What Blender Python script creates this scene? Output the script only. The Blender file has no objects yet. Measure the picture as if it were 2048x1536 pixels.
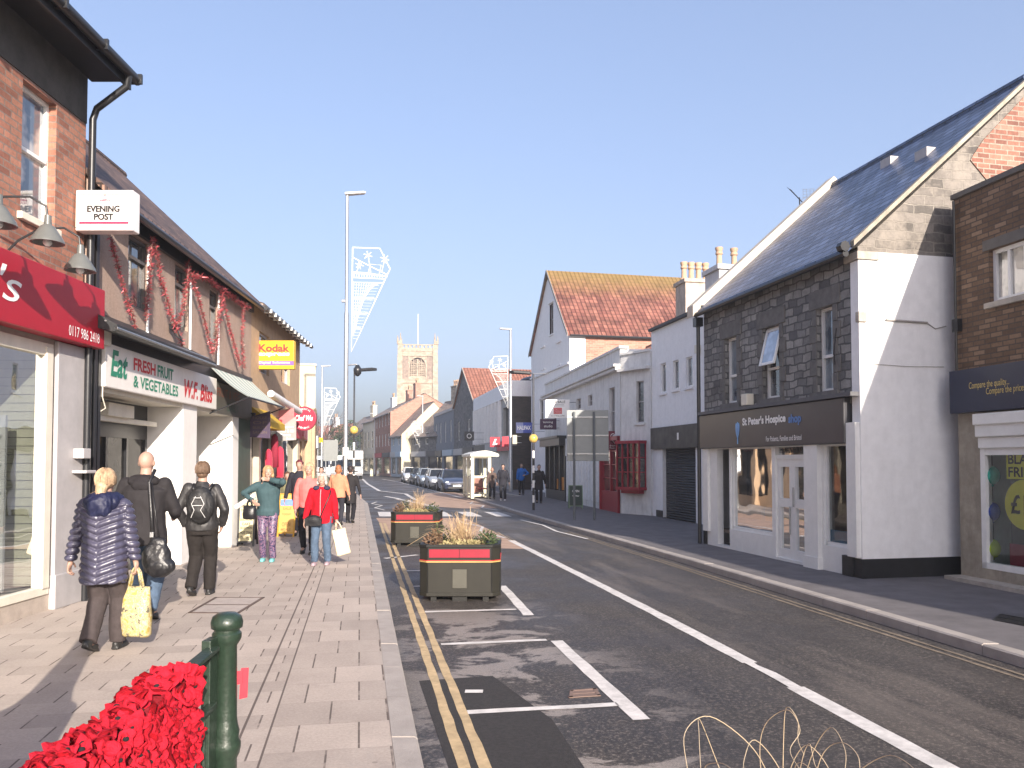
import bpy, bmesh, math, random
from mathutils import Vector, Matrix, noise
R = math.radians
random.seed(7)
SC = bpy.context.scene
COL = SC.collection
# ---------------- camera ----------------
CAMH, FPX, PITCH, PY = 1.8, 1600.0, R(2.0), 869.0
cd = bpy.data.cameras.new('camera'); cam = bpy.data.objects.new('camera', cd); COL.objects.link(cam)
cam.location = (0, 0, CAMH); cam.rotation_euler = (R(90) + PITCH, 0, 0)
cd.sensor_width = 36; cd.lens = FPX / 2048 * 36; cd.shift_y = (PY - 768) / 2048
cd.clip_start = 0.05; cd.clip_end = 6000
SC.camera = cam
# ---------------- world, sun, exposure ----------------
EL, AZ = 19.5, (0.345, -0.939)          # sun elevation, horizontal direction towards the sun
w = bpy.data.worlds.new('World'); SC.world = w; w.use_nodes = True
nt = w.node_tree; nt.nodes.clear()
sky = nt.nodes.new('ShaderNodeTexSky'); sky.sky_type = 'NISHITA'; sky.sun_disc = False
sky.sun_elevation = R(EL); sky.sun_rotation = math.atan2(AZ[0], AZ[1])
sky.altitude = 0; sky.air_density = 1.0; sky.dust_density = 5; sky.ozone_density = 2.2
bg = nt.nodes.new('ShaderNodeBackground'); bg.inputs[1].default_value = 0.15
wo = nt.nodes.new('ShaderNodeOutputWorld')
gm = nt.nodes.new('ShaderNodeGamma'); gm.inputs[1].default_value = .7
tn = nt.nodes.new('ShaderNodeMix'); tn.data_type = 'RGBA'; tn.blend_type = 'MULTIPLY'; tn.inputs[0].default_value = 1; tn.inputs[7].default_value = (1.20, 1.22, 1.42, 1)
nt.links.new(sky.outputs[0], gm.inputs[0]); nt.links.new(gm.outputs[0], tn.inputs[6]); nt.links.new(tn.outputs[2], bg.inputs[0]); nt.links.new(bg.outputs[0], wo.inputs[0])
sl = bpy.data.lights.new('sun', 'SUN'); sl.energy = 5.0; sl.angle = R(0.5); sl.color = (1.0, 0.89, 0.77)
so = bpy.data.objects.new('sun', sl); COL.objects.link(so)
sd = Vector((-AZ[0] * math.cos(R(EL)), -AZ[1] * math.cos(R(EL)), -math.sin(R(EL))))
so.rotation_euler = sd.to_track_quat('-Z', 'Y').to_euler(); so.location = (5, -10, 20)
SC.view_settings.view_transform = 'Standard'; SC.view_settings.look = 'None'
SC.view_settings.exposure = 1.0; SC.view_settings.gamma = 1
SC.cycles.max_bounces = 6; SC.cycles.transparent_max_bounces = 8

# ---------------- layout helpers ----------------
def ray(px, py):
    x, y, z = px - 1024, FPX, -(py - PY)
    c, s = math.cos(PITCH), math.sin(PITCH)
    return Vector((x, y * c - z * s, y * s + z * c))
def W(px, py, z=0.0):
    r = ray(px, py); t = (z - CAMH) / r.z
    return Vector((r.x * t, r.y * t, z))
def At(px, py, D):
    r = ray(px, py); t = D / r.y
    return Vector((r.x * t, D, CAMH + r.z * t))
# ---------------- materials ----------------
def nodes(name):
    m = bpy.data.materials.new(name); m.use_nodes = True
    n = m.node_tree; b = n.nodes['Principled BSDF']
    return m, n, b
def N(n, t, **k):
    x = n.nodes.new(t)
    for a, v in k.items(): setattr(x, a, v)
    return x
def L(n, a, b): n.links.new(a, b)
def coord(n, kind='Object'):
    return N(n, 'ShaderNodeTexCoord').outputs[kind]
def noisen(n, vec, sc, det=4, rough=.6, dist=0):
    t = N(n, 'ShaderNodeTexNoise'); t.inputs['Scale'].default_value = sc; t.inputs['Detail'].default_value = det
    t.inputs['Roughness'].default_value = rough; t.inputs['Distortion'].default_value = dist
    L(n, vec, t.inputs['Vector']); return t.outputs[0]
def ramp(n, fac, pts):
    r = N(n, 'ShaderNodeValToRGB'); e = r.color_ramp.elements
    while len(e) > 1: e.remove(e[-1])
    for i, (p, c) in enumerate(pts):
        x = e[0] if i == 0 else e.new(p)
        x.position = p; x.color = (*c, 1) if hasattr(c, '__len__') else (c, c, c, 1)
    L(n, fac, r.inputs[0]); return r.outputs[0]
def mixc(n, fac, a, b, mode='MIX'):
    x = N(n, 'ShaderNodeMix', data_type='RGBA', blend_type=mode)
    for sock, v in ((x.inputs[0], fac), (x.inputs[6], a), (x.inputs[7], b)):
        if isinstance(v, (int, float)): sock.default_value = v
        elif isinstance(v, tuple): sock.default_value = (*v[:3], 1)
        else: L(n, v, sock)
    return x.outputs[2]
def math_(n, op, a, b=None, c=None):
    x = N(n, 'ShaderNodeMath', operation=op)
    for i, v in enumerate((a, b, c)):
        if v is None: continue
        if isinstance(v, (int, float)): x.inputs[i].default_value = v
        else: L(n, v, x.inputs[i])
    return x.outputs[0]
def bumpn(n, b, h, st=.3, d=.02):
    x = N(n, 'ShaderNodeBump'); x.inputs['Strength'].default_value = st; x.inputs['Distance'].default_value = d
    L(n, h, x.inputs['Height']); L(n, x.outputs[0], b.inputs['Normal']); return x
def mapping(n, vec, rot=0, sc=(1, 1, 1), loc=(0, 0, 0)):
    x = N(n, 'ShaderNodeMapping'); x.inputs['Rotation'].default_value = (0, 0, rot); x.inputs['Scale'].default_value = sc
    x.inputs['Location'].default_value = loc; L(n, vec, x.inputs[0]); return x.outputs[0]
def sc3(c, k): return tuple(max(0, min(1, v * k)) for v in c)
_M = {}
def M(name, c=(.5, .5, .5), r=.65, met=0, var=.14, vs=6, bump=.12, bs=60, dirt=0, spec=.5, sheen=0, coat=0):
    if name in _M: return _M[name]
    m, n, b = nodes(name); co = coord(n)
    f = noisen(n, co, vs, 5, .65)
    col = ramp(n, f, [(.3, sc3(c, 1 - var)), (.7, sc3(c, 1 + var))])
    if dirt:
        g = noisen(n, mapping(n, co, 0, (1.2, 1.2, .35)), 3.1, 7, .7)
        col = mixc(n, ramp(n, g, [(.45, 0), (.75, dirt)]), col, sc3(c, .35))
    L(n, col, b.inputs['Base Color'])
    b.inputs['Roughness'].default_value = r; b.inputs['Metallic'].default_value = met
    b.inputs['Specular IOR Level'].default_value = spec
    if sheen: b.inputs['Sheen Weight'].default_value = sheen
    if coat: b.inputs['Coat Weight'].default_value = coat; b.inputs['Coat Roughness'].default_value = .06
    if bump: bumpn(n, b, noisen(n, co, bs, 3, .6), bump, .01)
    _M[name] = m; return m
def brick(name, c1, c2, mortar, bw=.225, bh=.075, ms=.011, var=.5, st=.5, distort=0, rough=.85, stain=.25, off=.5, lime=None, burnt=None):
    m, n, b = nodes(name); uv = coord(n, 'UV'); co = coord(n)
    v = uv
    if distort:
        nz = N(n, 'ShaderNodeTexNoise'); nz.inputs['Scale'].default_value = 3.2; nz.inputs['Detail'].default_value = 2
        L(n, uv, nz.inputs['Vector'])
        s = N(n, 'ShaderNodeVectorMath', operation='MULTIPLY_ADD')
        L(n, nz.outputs['Color'], s.inputs[0]); s.inputs[1].default_value = (distort,) * 3; L(n, uv, s.inputs[2]); v = s.outputs[0]
    t = N(n, 'ShaderNodeTexBrick'); t.offset = off
    t.inputs['Scale'].default_value = 1; t.inputs['Brick Width'].default_value = bw; t.inputs['Row Height'].default_value = bh
    t.inputs['Mortar Size'].default_value = ms; t.inputs['Mortar Smooth'].default_value = .15; t.inputs['Bias'].default_value = 0
    t.inputs['Color1'].default_value = (*c1, 1); t.inputs['Color2'].default_value = (*c2, 1); t.inputs['Mortar'].default_value = (*mortar, 1)
    L(n, v, t.inputs['Vector'])
    f = noisen(n, co, 1.3, 6, .7)
    col = mixc(n, stain, t.outputs[0], ramp(n, f, [(.25, .12), (.75, .9)]), 'OVERLAY')
    f2 = noisen(n, co, 22, 3, .7)
    col = mixc(n, var * .5, col, ramp(n, f2, [(.3, .3), (.7, .8)]), 'OVERLAY')
    if burnt:
        t2 = N(n, 'ShaderNodeTexBrick'); t2.offset = off
        t2.inputs['Scale'].default_value = 1; t2.inputs['Brick Width'].default_value = bw; t2.inputs['Row Height'].default_value = bh
        t2.inputs['Mortar Size'].default_value = ms; t2.inputs['Bias'].default_value = -.72
        t2.inputs['Color1'].default_value = (0, 0, 0, 1); t2.inputs['Color2'].default_value = (1, 1, 1, 1); t2.inputs['Mortar'].default_value = (0, 0, 0, 1)
        L(n, v, t2.inputs['Vector'])
        col = mixc(n, t2.outputs[0], col, burnt)
    if lime:
        g = noisen(n, co, .9, 5, .75)
        col = mixc(n, ramp(n, g, [(.5, 0), (.62, .8)]), col, lime)
    L(n, col, b.inputs['Base Color']); b.inputs['Roughness'].default_value = rough
    h = math_(n, 'SUBTRACT', math_(n, 'MULTIPLY', f2, .5), t.outputs[1])
    bumpn(n, b, h, st, .02)
    _M[name] = m; return m
def tiles(name, c1, c2, tw=.17, th=.1, var=.4, rough=.7, moss=None, gloss=False, pan=False, mosslo=None):
    m, n, b = nodes(name); uv = coord(n, 'UV'); co = coord(n)
    t = N(n, 'ShaderNodeTexBrick'); t.offset = 0 if pan else .5
    for k, v in (('Scale', 1), ('Brick Width', tw), ('Row Height', th), ('Mortar Size', .016), ('Bias', 0)): t.inputs[k].default_value = v
    t.inputs['Color1'].default_value = (*c1, 1); t.inputs['Color2'].default_value = (*c2, 1); t.inputs['Mortar'].default_value = (*sc3(c1, .35), 1)
    L(n, uv, t.inputs['Vector'])
    f = noisen(n, co, 1.1, 6, .7)
    col = mixc(n, var, t.outputs[0], ramp(n, f, [(.3, .2), (.7, .85)]), 'OVERLAY')
    if moss:
        z = N(n, 'ShaderNodeSeparateXYZ'); L(n, co, z.inputs[0])
        zz = math_(n, 'ADD', z.outputs[2], math_(n, 'MULTIPLY', noisen(n, co, 2.2, 6, .8), 2.6))
        mr = N(n, 'ShaderNodeMapRange'); mr.inputs[1].default_value = mosslo; mr.inputs[2].default_value = mosslo + 1.6; L(n, zz, mr.inputs[0])
        col = mixc(n, math_(n, 'MULTIPLY', mr.outputs[0], .75), col, moss)
    L(n, col, b.inputs['Base Color']); b.inputs['Roughness'].default_value = rough
    s = N(n, 'ShaderNodeSeparateXYZ'); L(n, uv, s.inputs[0])
    saw = math_(n, 'FRACT', math_(n, 'DIVIDE', s.outputs[1], th))
    h = math_(n, 'SUBTRACT', math_(n, 'MULTIPLY', saw, -1.0), t.outputs[1])
    if pan:
        h = math_(n, 'ADD', h, math_(n, 'MULTIPLY', math_(n, 'SINE', math_(n, 'MULTIPLY', s.outputs[0], 2 * math.pi / tw)), .8))
    bumpn(n, b, h, 1, .06)
    _M[name] = m; return m
def glass(name, tint=(.9, .95, .95), refl=.5):
    m = bpy.data.materials.new(name); m.use_nodes = True; n = m.node_tree; n.nodes.clear()
    o = N(n, 'ShaderNodeOutputMaterial'); mx = N(n, 'ShaderNodeMixShader'); g = N(n, 'ShaderNodeBsdfGlossy'); t = N(n, 'ShaderNodeBsdfTransparent')
    g.inputs['Roughness'].default_value = .02; t.inputs[0].default_value = (*tint, 1)
    fr = N(n, 'ShaderNodeFresnel'); fr.inputs[0].default_value = 1.5
    f = math_(n, 'ADD', math_(n, 'MULTIPLY', fr.outputs[0], .75), refl * .1)
    bp = N(n, 'ShaderNodeBump'); bp.inputs['Strength'].default_value = .06; bp.inputs['Distance'].default_value = .05
    L(n, noisen(n, coord(n), 1.7, 1), bp.inputs['Height']); L(n, bp.outputs[0], g.inputs['Normal'])
    L(n, f, mx.inputs[0]); L(n, t.outputs[0], mx.inputs[1]); L(n, g.outputs[0], mx.inputs[2]); L(n, mx.outputs[0], o.inputs[0])
    _M[name] = m; return m
def pane_mat(name, c, curtain=None):
    m, n, b = nodes(name); co = coord(n)
    b.inputs['Roughness'].default_value = .03; b.inputs['Specular IOR Level'].default_value = .9
    b.inputs['Coat Weight'].default_value = 1; b.inputs['Coat Roughness'].default_value = .02
    f = noisen(n, co, 1.9, 3)
    L(n, ramp(n, f, [(.44, c), (.56, curtain or sc3(c, 1.6))]), b.inputs['Base Color'])
    bumpn(n, b, noisen(n, co, 2.3, 1), .12, .05)
    _M[name] = m; return m
# ---------------- mesh builder ----------------
class MB:
    def __init__(s): s.v = []; s.f = []; s.m = []
    def add(s, vs, fs, m=0):
        k = len(s.v); s.v += [tuple(p) for p in vs]
        for f in fs: s.f.append([k + i for i in f]); s.m.append(m)
        return s
    def box(s, x0, x1, y0, y1, z0, z1, m=0):
        if x0 > x1: x0, x1 = x1, x0
        if y0 > y1: y0, y1 = y1, y0
        return s.add([(x0, y0, z0), (x1, y0, z0), (x1, y1, z0), (x0, y1, z0), (x0, y0, z1), (x1, y0, z1), (x1, y1, z1), (x0, y1, z1)],
                     [(0, 3, 2, 1), (4, 5, 6, 7), (0, 1, 5, 4), (1, 2, 6, 5), (2, 3, 7, 6), (3, 0, 4, 7)], m)
    def poly(s, pts, m=0): return s.add(pts, [tuple(range(len(pts)))], m)
    def prism(s, pts, vec, m=0):
        n = len(pts); vec = Vector(vec); a = [Vector(p) for p in pts]; b = [p + vec for p in a]
        return s.add(a + b, [tuple(range(n))[::-1], tuple(range(n, 2 * n))] + [(i, (i + 1) % n, n + (i + 1) % n, n + i) for i in range(n)], m)
    def tube(s, pts, r, n=8, m=0, cap=True):
        pts = [Vector(p) for p in pts]; k = len(pts)
        rs = r if isinstance(r, (list, tuple)) else [r] * k
        vs = []; up = None
        for i, p in enumerate(pts):
            d = (pts[min(i + 1, k - 1)] - pts[max(i - 1, 0)])
            if d.length < 1e-9: d = Vector((0, 0, 1))
            d.normalize()
            if up is None or abs(up.dot(d)) > .98: up = Vector((0, 0, 1)) if abs(d.z) < .9 else Vector((1, 0, 0))
            a = d.cross(up).normalized(); b = a.cross(d); up = b
            for j in range(n):
                t = 2 * math.pi * j / n; vs.append(p + (a * math.cos(t) + b * math.sin(t)) * rs[i])
        fs = [(i * n + j, i * n + (j + 1) % n, (i + 1) * n + (j + 1) % n, (i + 1) * n + j) for i in range(k - 1) for j in range(n)]
        if cap: fs += [tuple(range(n))[::-1], tuple((k - 1) * n + j for j in range(n))]
        return s.add(vs, fs, m)
    def lathe(s, prof, c=(0, 0, 0), n=16, m=0, sx=1, sy=1):
        vs = []; k = len(prof)
        for r, z in prof:
            for j in range(n):
                t = 2 * math.pi * j / n; vs.append((c[0] + r * sx * math.cos(t), c[1] + r * sy * math.sin(t), c[2] + z))
        fs = [(i * n + j, i * n + (j + 1) % n, (i + 1) * n + (j + 1) % n, (i + 1) * n + j) for i in range(k - 1) for j in range(n)]
        fs += [tuple(range(n))[::-1], tuple((k - 1) * n + j for j in range(n))]
        return s.add(vs, fs, m)
    def rings(s, rs, n=18, m=0):            # (cx,cy,z,rx,ry[,pow])
        vs = []; k = len(rs)
        for q in rs:
            cx, cy, z, rx, ry = q[:5]
            for j in range(n):
                t = 2 * math.pi * j / n; vs.append((cx + rx * math.cos(t), cy + ry * math.sin(t), z))
        fs = [(i * n + j, i * n + (j + 1) % n, (i + 1) * n + (j + 1) % n, (i + 1) * n + j) for i in range(k - 1) for j in range(n)]
        fs += [tuple(range(n))[::-1], tuple((k - 1) * n + j for j in range(n))]
        return s.add(vs, fs, m)
    def sph(s, c, r, n=12, m=0, rot=None):
        if not hasattr(r, '__len__'): r = (r, r, r)
        h = n // 2 + 1; vs = []; c = Vector(c)
        for i in range(h + 1):
            a = math.pi * (i + .02 if i == 0 else (i - .02 if i == h else i)) / h
            for j in range(n):
                t = 2 * math.pi * j / n
                p = Vector((r[0] * math.sin(a) * math.cos(t), r[1] * math.sin(a) * math.sin(t), r[2] * math.cos(a)))
                if rot is not None: p = rot @ p
                vs.append(c + p)
        fs = [(i * n + j, (i + 1) * n + j, (i + 1) * n + (j + 1) % n, i * n + (j + 1) % n) for i in range(h) for j in range(n)]
        fs += [tuple(range(n)), tuple(h * n + j for j in range(n))[::-1]]
        return s.add(vs, fs, m)
    def cap(s, a, b, r0, r1, n=10, m=0):    # capsule with taper
        a = Vector(a); b = Vector(b); s.tube([a, b], [r0, r1], n, m); s.sph(a, r0 * .99, n, m); s.sph(b, r1 * .99, n, m); return s
    def build(s, name, mats, parent=None, smooth=False, bevel=0, origin=None, fix=True, scale=1.0):
        me = bpy.data.meshes.new(name)
        o0 = Vector(origin) if origin is not None else Vector((0, 0, 0))
        me.from_pydata([((Vector(p) - o0) * scale)[:] for p in s.v], [], s.f)
        if not isinstance(mats, (list, tuple)): mats = [mats]
        for q in mats: me.materials.append(q)
        me.polygons.foreach_set('material_index', s.m)
        if fix:
            b = bmesh.new(); b.from_mesh(me); bmesh.ops.recalc_face_normals(b, faces=b.faces); b.to_mesh(me); b.free()
        uvs(me)
        if smooth:
            me.polygons.foreach_set('use_smooth', [True] * len(me.polygons))
            if smooth != 'all':
                try: me.set_sharp_from_angle(angle=R(38))
                except Exception: pass
        o = bpy.data.objects.new(name, me); COL.objects.link(o)
        if origin is not None: o.location = o0
        if parent is not None: o.parent = parent
        if bevel:
            bv = o.modifiers.new('bevel', 'BEVEL'); bv.width = bevel; bv.segments = 2; bv.limit_method = 'ANGLE'; bv.angle_limit = R(40)
        return o
def uvs(me):
    uv = me.uv_layers.new(name='UVMap').data; Z = Vector((0, 0, 1))
    vs = me.vertices
    for p in me.polygons:
        n = p.normal
        if abs(n.z) > .97: t = Vector((1, 0, 0)); b = Vector((0, 1, 0))
        else:
            t = Z.cross(n).normalized(); b = n.cross(t)
        for li in p.loop_indices:
            c = vs[me.loops[li].vertex_index].co
            uv[li].uv = (c.dot(t), c.dot(b))
def tag(o, label=None, cat=None, group=None, kind=None):
    if label: o['label'] = label
    if cat: o['category'] = cat
    if group: o['group'] = group
    if kind: o['kind'] = kind
    return o
def thing(name, label, cat, loc=(0, 0, 0), rz=0, group=None):
    o = bpy.data.objects.new(name, None); COL.objects.link(o); o.empty_display_size = .2
    o.location = loc; o.rotation_euler = (0, 0, rz); return tag(o, label, cat, group)
def dup(root, loc=None, rz=None, label=None, group=None):
    r = root.copy(); COL.objects.link(r)
    if loc is not None: r.location = loc
    if rz is not None: r.rotation_euler = (0, 0, rz)
    if label: r['label'] = label
    if group: r['group'] = group
    for ch in list(root.children):
        c = ch.copy(); COL.objects.link(c); c.parent = r
        for g in ch.children:
            d = g.copy(); COL.objects.link(d); d.parent = c
    return r
def bake(o):
    dg = bpy.context.evaluated_depsgraph_get(); dg.update()
    me = bpy.data.meshes.new_from_object(o.evaluated_get(dg)); old = o.data
    o.modifiers.clear(); o.data = me; return o
def text(s, mat, parent, org, r, w, h, up=(0, 0, 1), ext=.004, shear=0, bold=0, name='lettering', spacing=1, label=None):
    """fit the words s into a w x h box whose lower left corner is org"""
    cu = bpy.data.curves.new('lettering', 'FONT'); cu.body = s; cu.size = 1; cu.extrude = 0.0; cu.shear = shear; cu.offset = bold; cu.space_character = spacing
    cu.resolution_u = 3
    cu.space_line = .95
    o = bpy.data.objects.new(name, cu); COL.objects.link(o); bake_t = bpy.context.evaluated_depsgraph_get(); bake_t.update()
    me = bpy.data.meshes.new_from_object(o.evaluated_get(bake_t)); bpy.data.objects.remove(o)
    xs = [v.co.x for v in me.vertices]; ys = [v.co.y for v in me.vertices]
    x0, x1, y0, y1 = min(xs), max(xs), min(ys), max(ys)
    r = Vector(r).normalized(); up = Vector(up).normalized(); nn = r.cross(up); org = Vector(org)
    for v in me.vertices:
        a = (v.co.x - x0) / (x1 - x0) * w; b = (v.co.y - y0) / (y1 - y0) * h
        v.co = org + r * a + up * b + nn * ext
    me.materials.clear(); me.materials.append(mat)
    o = bpy.data.objects.new(name, me); COL.objects.link(o)
    if parent is not None: o.parent = parent
    return o
# ---------------- facade helper ----------------
class Fc:
    """near ground point (x0,y0), far ground point (x1,y1); side +1 = right of the street, -1 = left"""
    def __init__(s, name, label, x0, y0, x1, y1, side, cat='building', group=None):
        s.o = Vector((x0, y0)); d = Vector((x1 - x0, y1 - y0)); s.L = d.length; s.d = d.normalized(); s.s = side
        s.n = Vector((-s.d.y, s.d.x)) * side
        s.E = thing(name, label, cat, (x0, y0, 0), math.atan2(d.y, d.x), group)
    def uz(s, px, py, out=0):
        r = ray(px, py); q = s.o + s.n * out
        # q + d*u = t*r
        det = s.d.x * (-r.y) + r.x * s.d.y
        t = (s.d.x * (-q.y) + q.x * s.d.y) / det
        u = (Vector((r.x * t, r.y * t)) - q).dot(s.d)
        return u, CAMH + r.z * t
    def u(s, px, out=0): return s.uz(px, 900, out)[0]
    def z(s, px, py, out=0): return s.uz(px, py, out)[1]
    def P(s, u, out, z): return (u, s.s * out, z)
    def box(s, mb, u0, u1, o0, o1, z0, z1, m=0): return mb.box(u0, u1, s.s * o0, s.s * o1, z0, z1, m)
    def wall(s, mb, u0, u1, z0, z1, holes=(), rev=.12, o=0, m=0, mr=None):
        us = sorted({u0, u1, *[min(max(h[i], u0), u1) for h in holes for i in (0, 1)]})
        zs = sorted({z0, z1, *[min(max(h[i], z0), z1) for h in holes for i in (2, 3)]})
        mr = m if mr is None else mr
        for i in range(len(us) - 1):
            for j in range(len(zs) - 1):
                cu, cz = (us[i] + us[i + 1]) / 2, (zs[j] + zs[j + 1]) / 2
                if any(h[0] < cu < h[1] and h[2] < cz < h[3] for h in holes): continue
                mb.poly([s.P(us[i], o, zs[j]), s.P(us[i + 1], o, zs[j]), s.P(us[i + 1], o, zs[j + 1]), s.P(us[i], o, zs[j + 1])], m)
        for h in holes:
            a, b, c, d = h[:4]
            for (p, q) in (((a, c), (a, d)), ((b, c), (b, d)), ((a, c), (b, c)), ((a, d), (b, d))):
                mb.poly([s.P(p[0], o, p[1]), s.P(q[0], o, q[1]), s.P(q[0], o - rev, q[1]), s.P(p[0], o - rev, p[1])], mr)
    def window(s, u0, u1, z0, z1, rev=.1, fm=None, pm=None, fw=.05, mid=True, mull=0, sill=None, o=0, name='window', casing=None, label=None):
        fm = fm or WHITEP; pm = pm or PANE
        mb = MB(); a, b = o - rev - .04, o - rev + .03
        s.box(mb, u0, u0 + fw, a, b, z0, z1); s.box(mb, u1 - fw, u1, a, b, z0, z1)
        s.box(mb, u0 + fw, u1 - fw, a, b, z0, z0 + fw); s.box(mb, u0 + fw, u1 - fw, a, b, z1 - fw, z1)
        if mid:
            zm = z0 + (z1 - z0) * (mid if isinstance(mid, float) else .5)
            s.box(mb, u0 + fw, u1 - fw, a, b + .01, zm - fw * .5, zm + fw * .5)
        for k in range(mull):
            um = u0 + (u1 - u0) * (k + 1) / (mull + 1); s.box(mb, um - fw * .4, um + fw * .4, a, b - .006, z0 + fw, z1 - fw)
        wo_ = mb.build(name, fm, s.E); 
        if label: wo_['label'] = label
        p = MB(); p.poly([s.P(u0 + .01, o - rev - .01, z0 + .01), s.P(u1 - .01, o - rev - .01, z0 + .01), s.P(u1 - .01, o - rev - .01, z1 - .01), s.P(u0 + .01, o - rev - .01, z1 - .01)])
        p.build('pane', pm, wo_)
        if sill:
            q = MB(); s.box(q, u0 - .06, u1 + .06, o - rev, o + .06, z0 - .09, z0 - .005); q.build('sill', sill, wo_, bevel=.008)
        return wo_
def shell(f, mb, depth, h, near=None, far=None, back=True, m=0, z0=0):
    """end and back walls of a plain block; near/far = optional list of extra (out,z) points making a gable"""
    for u, g in ((0, near), (f.L, far)):
        pts = [f.P(u, 0, z0), f.P(u, 0, h)] + [f.P(u, a, b) for a, b in (g or [])] + [f.P(u, -depth, h), f.P(u, -depth, z0)]
        mb.poly(pts, m)
    if back: mb.poly([f.P(0, -depth, z0), f.P(f.L, -depth, z0), f.P(f.L, -depth, h), f.P(0, -depth, h)], m)
def roof_par(f, depth, h, rise, mat, over=.25, t=.09, ends=.08, ridge_at=None, name='roof', m_edge=None, gut=True, gmat=None, u0=None, u1=None):
    r = depth / 2 if ridge_at is None else ridge_at
    u0 = -ends if u0 is None else u0; u1 = f.L + ends if u1 is None else u1
    k = rise / r; mb = MB()
    prof = [(over, h - k * over), (-r, h + rise), (-depth - over * .5, h - (rise / (depth - r)) * over * .5)]
    top = [f.P(u0, a, z + t) for a, z in prof]; bot = [f.P(u0, a, z) for a, z in prof][::-1]
    mb.prism(top + bot, (u1 - u0, 0, 0))
    ro = mb.build(name, mat, f.E)
    rd = MB(); rd.tube([f.P(u0, -r, h + rise + t - .02), f.P(u1, -r, h + rise + t - .02)], .09, 8); rd.build('ridge_tiles', m_edge or mat, ro, smooth=True)
    if gut:
        g = MB(); zg = h - k * over - .03; g.tube([f.P(u0, over + .04, zg), f.P(u1, over + .04, zg)], .055, 8); g.build('gutter', gmat or BLACKP, f.E, smooth=True)
    return ro
def roof_gab(f, depth, h, rise, mat, over=.15, t=.1, name='roof', edge=None):
    c = f.L / 2; k = rise / c; mb = MB()
    prof = [(-over, h - k * over), (c, h + rise), (f.L + over, h - k * over)]
    pts = [(a, z + t) for a, z in prof] + [(a, z) for a, z in prof][::-1]
    mb.prism([f.P(a, over, z) for a, z in pts], (0, -f.s * (depth + over), 0))
    ro = mb.build(name, mat, f.E)
    q = MB()
    for (a0, z0), (a1, z1) in ((prof[0], prof[1]), (prof[1], prof[2])):
        q.prism([f.P(a0, over, z0 - .05), f.P(a1, over, z1 - .05), f.P(a1, over, z1 + t + .03), f.P(a0, over, z0 + t + .03)], (0, f.s * .05, 0))
    q.build('bargeboard', edge or mat, ro)
    return ro
def pot(parent, c, h=.5, mat=None, r=.11):
    MB().lathe([(r * 1.15, 0), (r * 1.2, h * .08), (r * .8, h * .2), (r * .72, h * .62), (r * 1.02, h * .68), (r * .95, h * .76), (r * .8, h * .8), (r * 1.1, h * .94), (r * 1.05, h), (r * .7, h), (r * .6, h * .9)], c, 14).build('chimney_pot', mat or TERRA, parent, smooth=True)
def chimney(parent, x0, x1, y0, y1, z0, z1, mat, pots=2, ph=.5, axis=0, pr=.11):
    mb = MB(); mb.box(x0, x1, y0, y1, z0, z1 - .12)
    mb.box(x0 - .06, x1 + .06, y0 - .06, y1 + .06, z1 - .12, z1)
    c = mb.build('chimney', mat, parent, bevel=.01)
    for i in range(pots):
        t = (i + .5) / pots
        p = (x0 + (x1 - x0) * t, (y0 + y1) / 2, z1) if axis == 0 else ((x0 + x1) / 2, y0 + (y1 - y0) * t, z1)
        pot(c, p, ph, r=pr)
    return c
# ---------------- shared materials ----------------
WHITEP = M('white_paint', (.78, .78, .76), .4, var=.05, bump=.03)
BLACKP = M('black_paint', (.018, .019, .022), .35, var=.2, bump=.05)
DARK = M('dark_interior', (.02, .02, .022), .9)
GREYP = M('grey_paint', (.3, .31, .32), .45, var=.08)
STEEL = M('galvanised_steel', (.38, .39, .4), .38, met=.75, var=.15, vs=14)
PANE = pane_mat('window_pane', (.035, .04, .05), (.16, .17, .18))
PANED = pane_mat('dark_pane', (.010, .011, .013), (.035, .035, .035))
PANED.node_tree.nodes['Principled BSDF'].inputs['Coat Weight'].default_value = .1; PANED.node_tree.nodes['Principled BSDF'].inputs['Specular IOR Level'].default_value = .5
PANES = pane_mat('shop_pane', (.02, .02, .024), (.10, .085, .07))
GLASS = glass('clear_glass')
CONC = M('concrete', (.42, .38, .33), .85, var=.2, bump=.3, dirt=.4)
TERRA = M('buff_clay', (0.465, 0.315, 0.210), .8, var=.15, dirt=.3)
BRED = brick('red_brick', (.20, .08, .055), (.42, .19, .125), (.20, .15, .125), bw=.235, bh=.085, ms=.009, var=.7, burnt=(.09, .045, .04), stain=.4)
BFAR = brick('pale_red_brick', (0.322, 0.130, 0.093), (0.434, 0.223, 0.161), (0.372, 0.279, 0.223), bw=.3, bh=.1)
BBROWN = brick('brown_brick', (.10, .06, .036), (.22, .135, .08), (.08, .058, .045), bw=.225, bh=.076, ms=.010, var=.7, burnt=(.36, .27, .20))
BDARK = brick('dark_brick', (.035, .028, .026), (.06, .045, .04), (.05, .045, .042), bw=.3, bh=.1, st=.3)
STONE = brick('grey_pennant_rubble', (.10, .10, .105), (.33, .32, .30), (.085, .085, .085), bw=.27, bh=.145, ms=.014, distort=.12, st=1, stain=.7, off=.4, burnt=(.045, .045, .05))
STONEL = brick('buff_rubble', (.075, .068, .062), (.235, .21, .185), (.21, .19, .165), bw=.36, bh=.15, ms=.012, distort=.10, st=1, off=.43, stain=.6, burnt=(.09, .08, .075), lime=(.27, .24, .205))
STONEF = brick('pale_limestone', (.29, .235, .18), (.40, .33, .25), (.25, .205, .16), bw=.7, bh=.32, st=.4, distort=.04, stain=.5)
STONEG = brick('dark_grey_stone', (.09, .09, .095), (.17, .165, .16), (.12, .12, .115), bw=.4, bh=.2, distort=.08)
REND = M('white_render', (.84, .84, .845), .8, var=.05, bump=.25, bs=90, dirt=.12)
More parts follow.
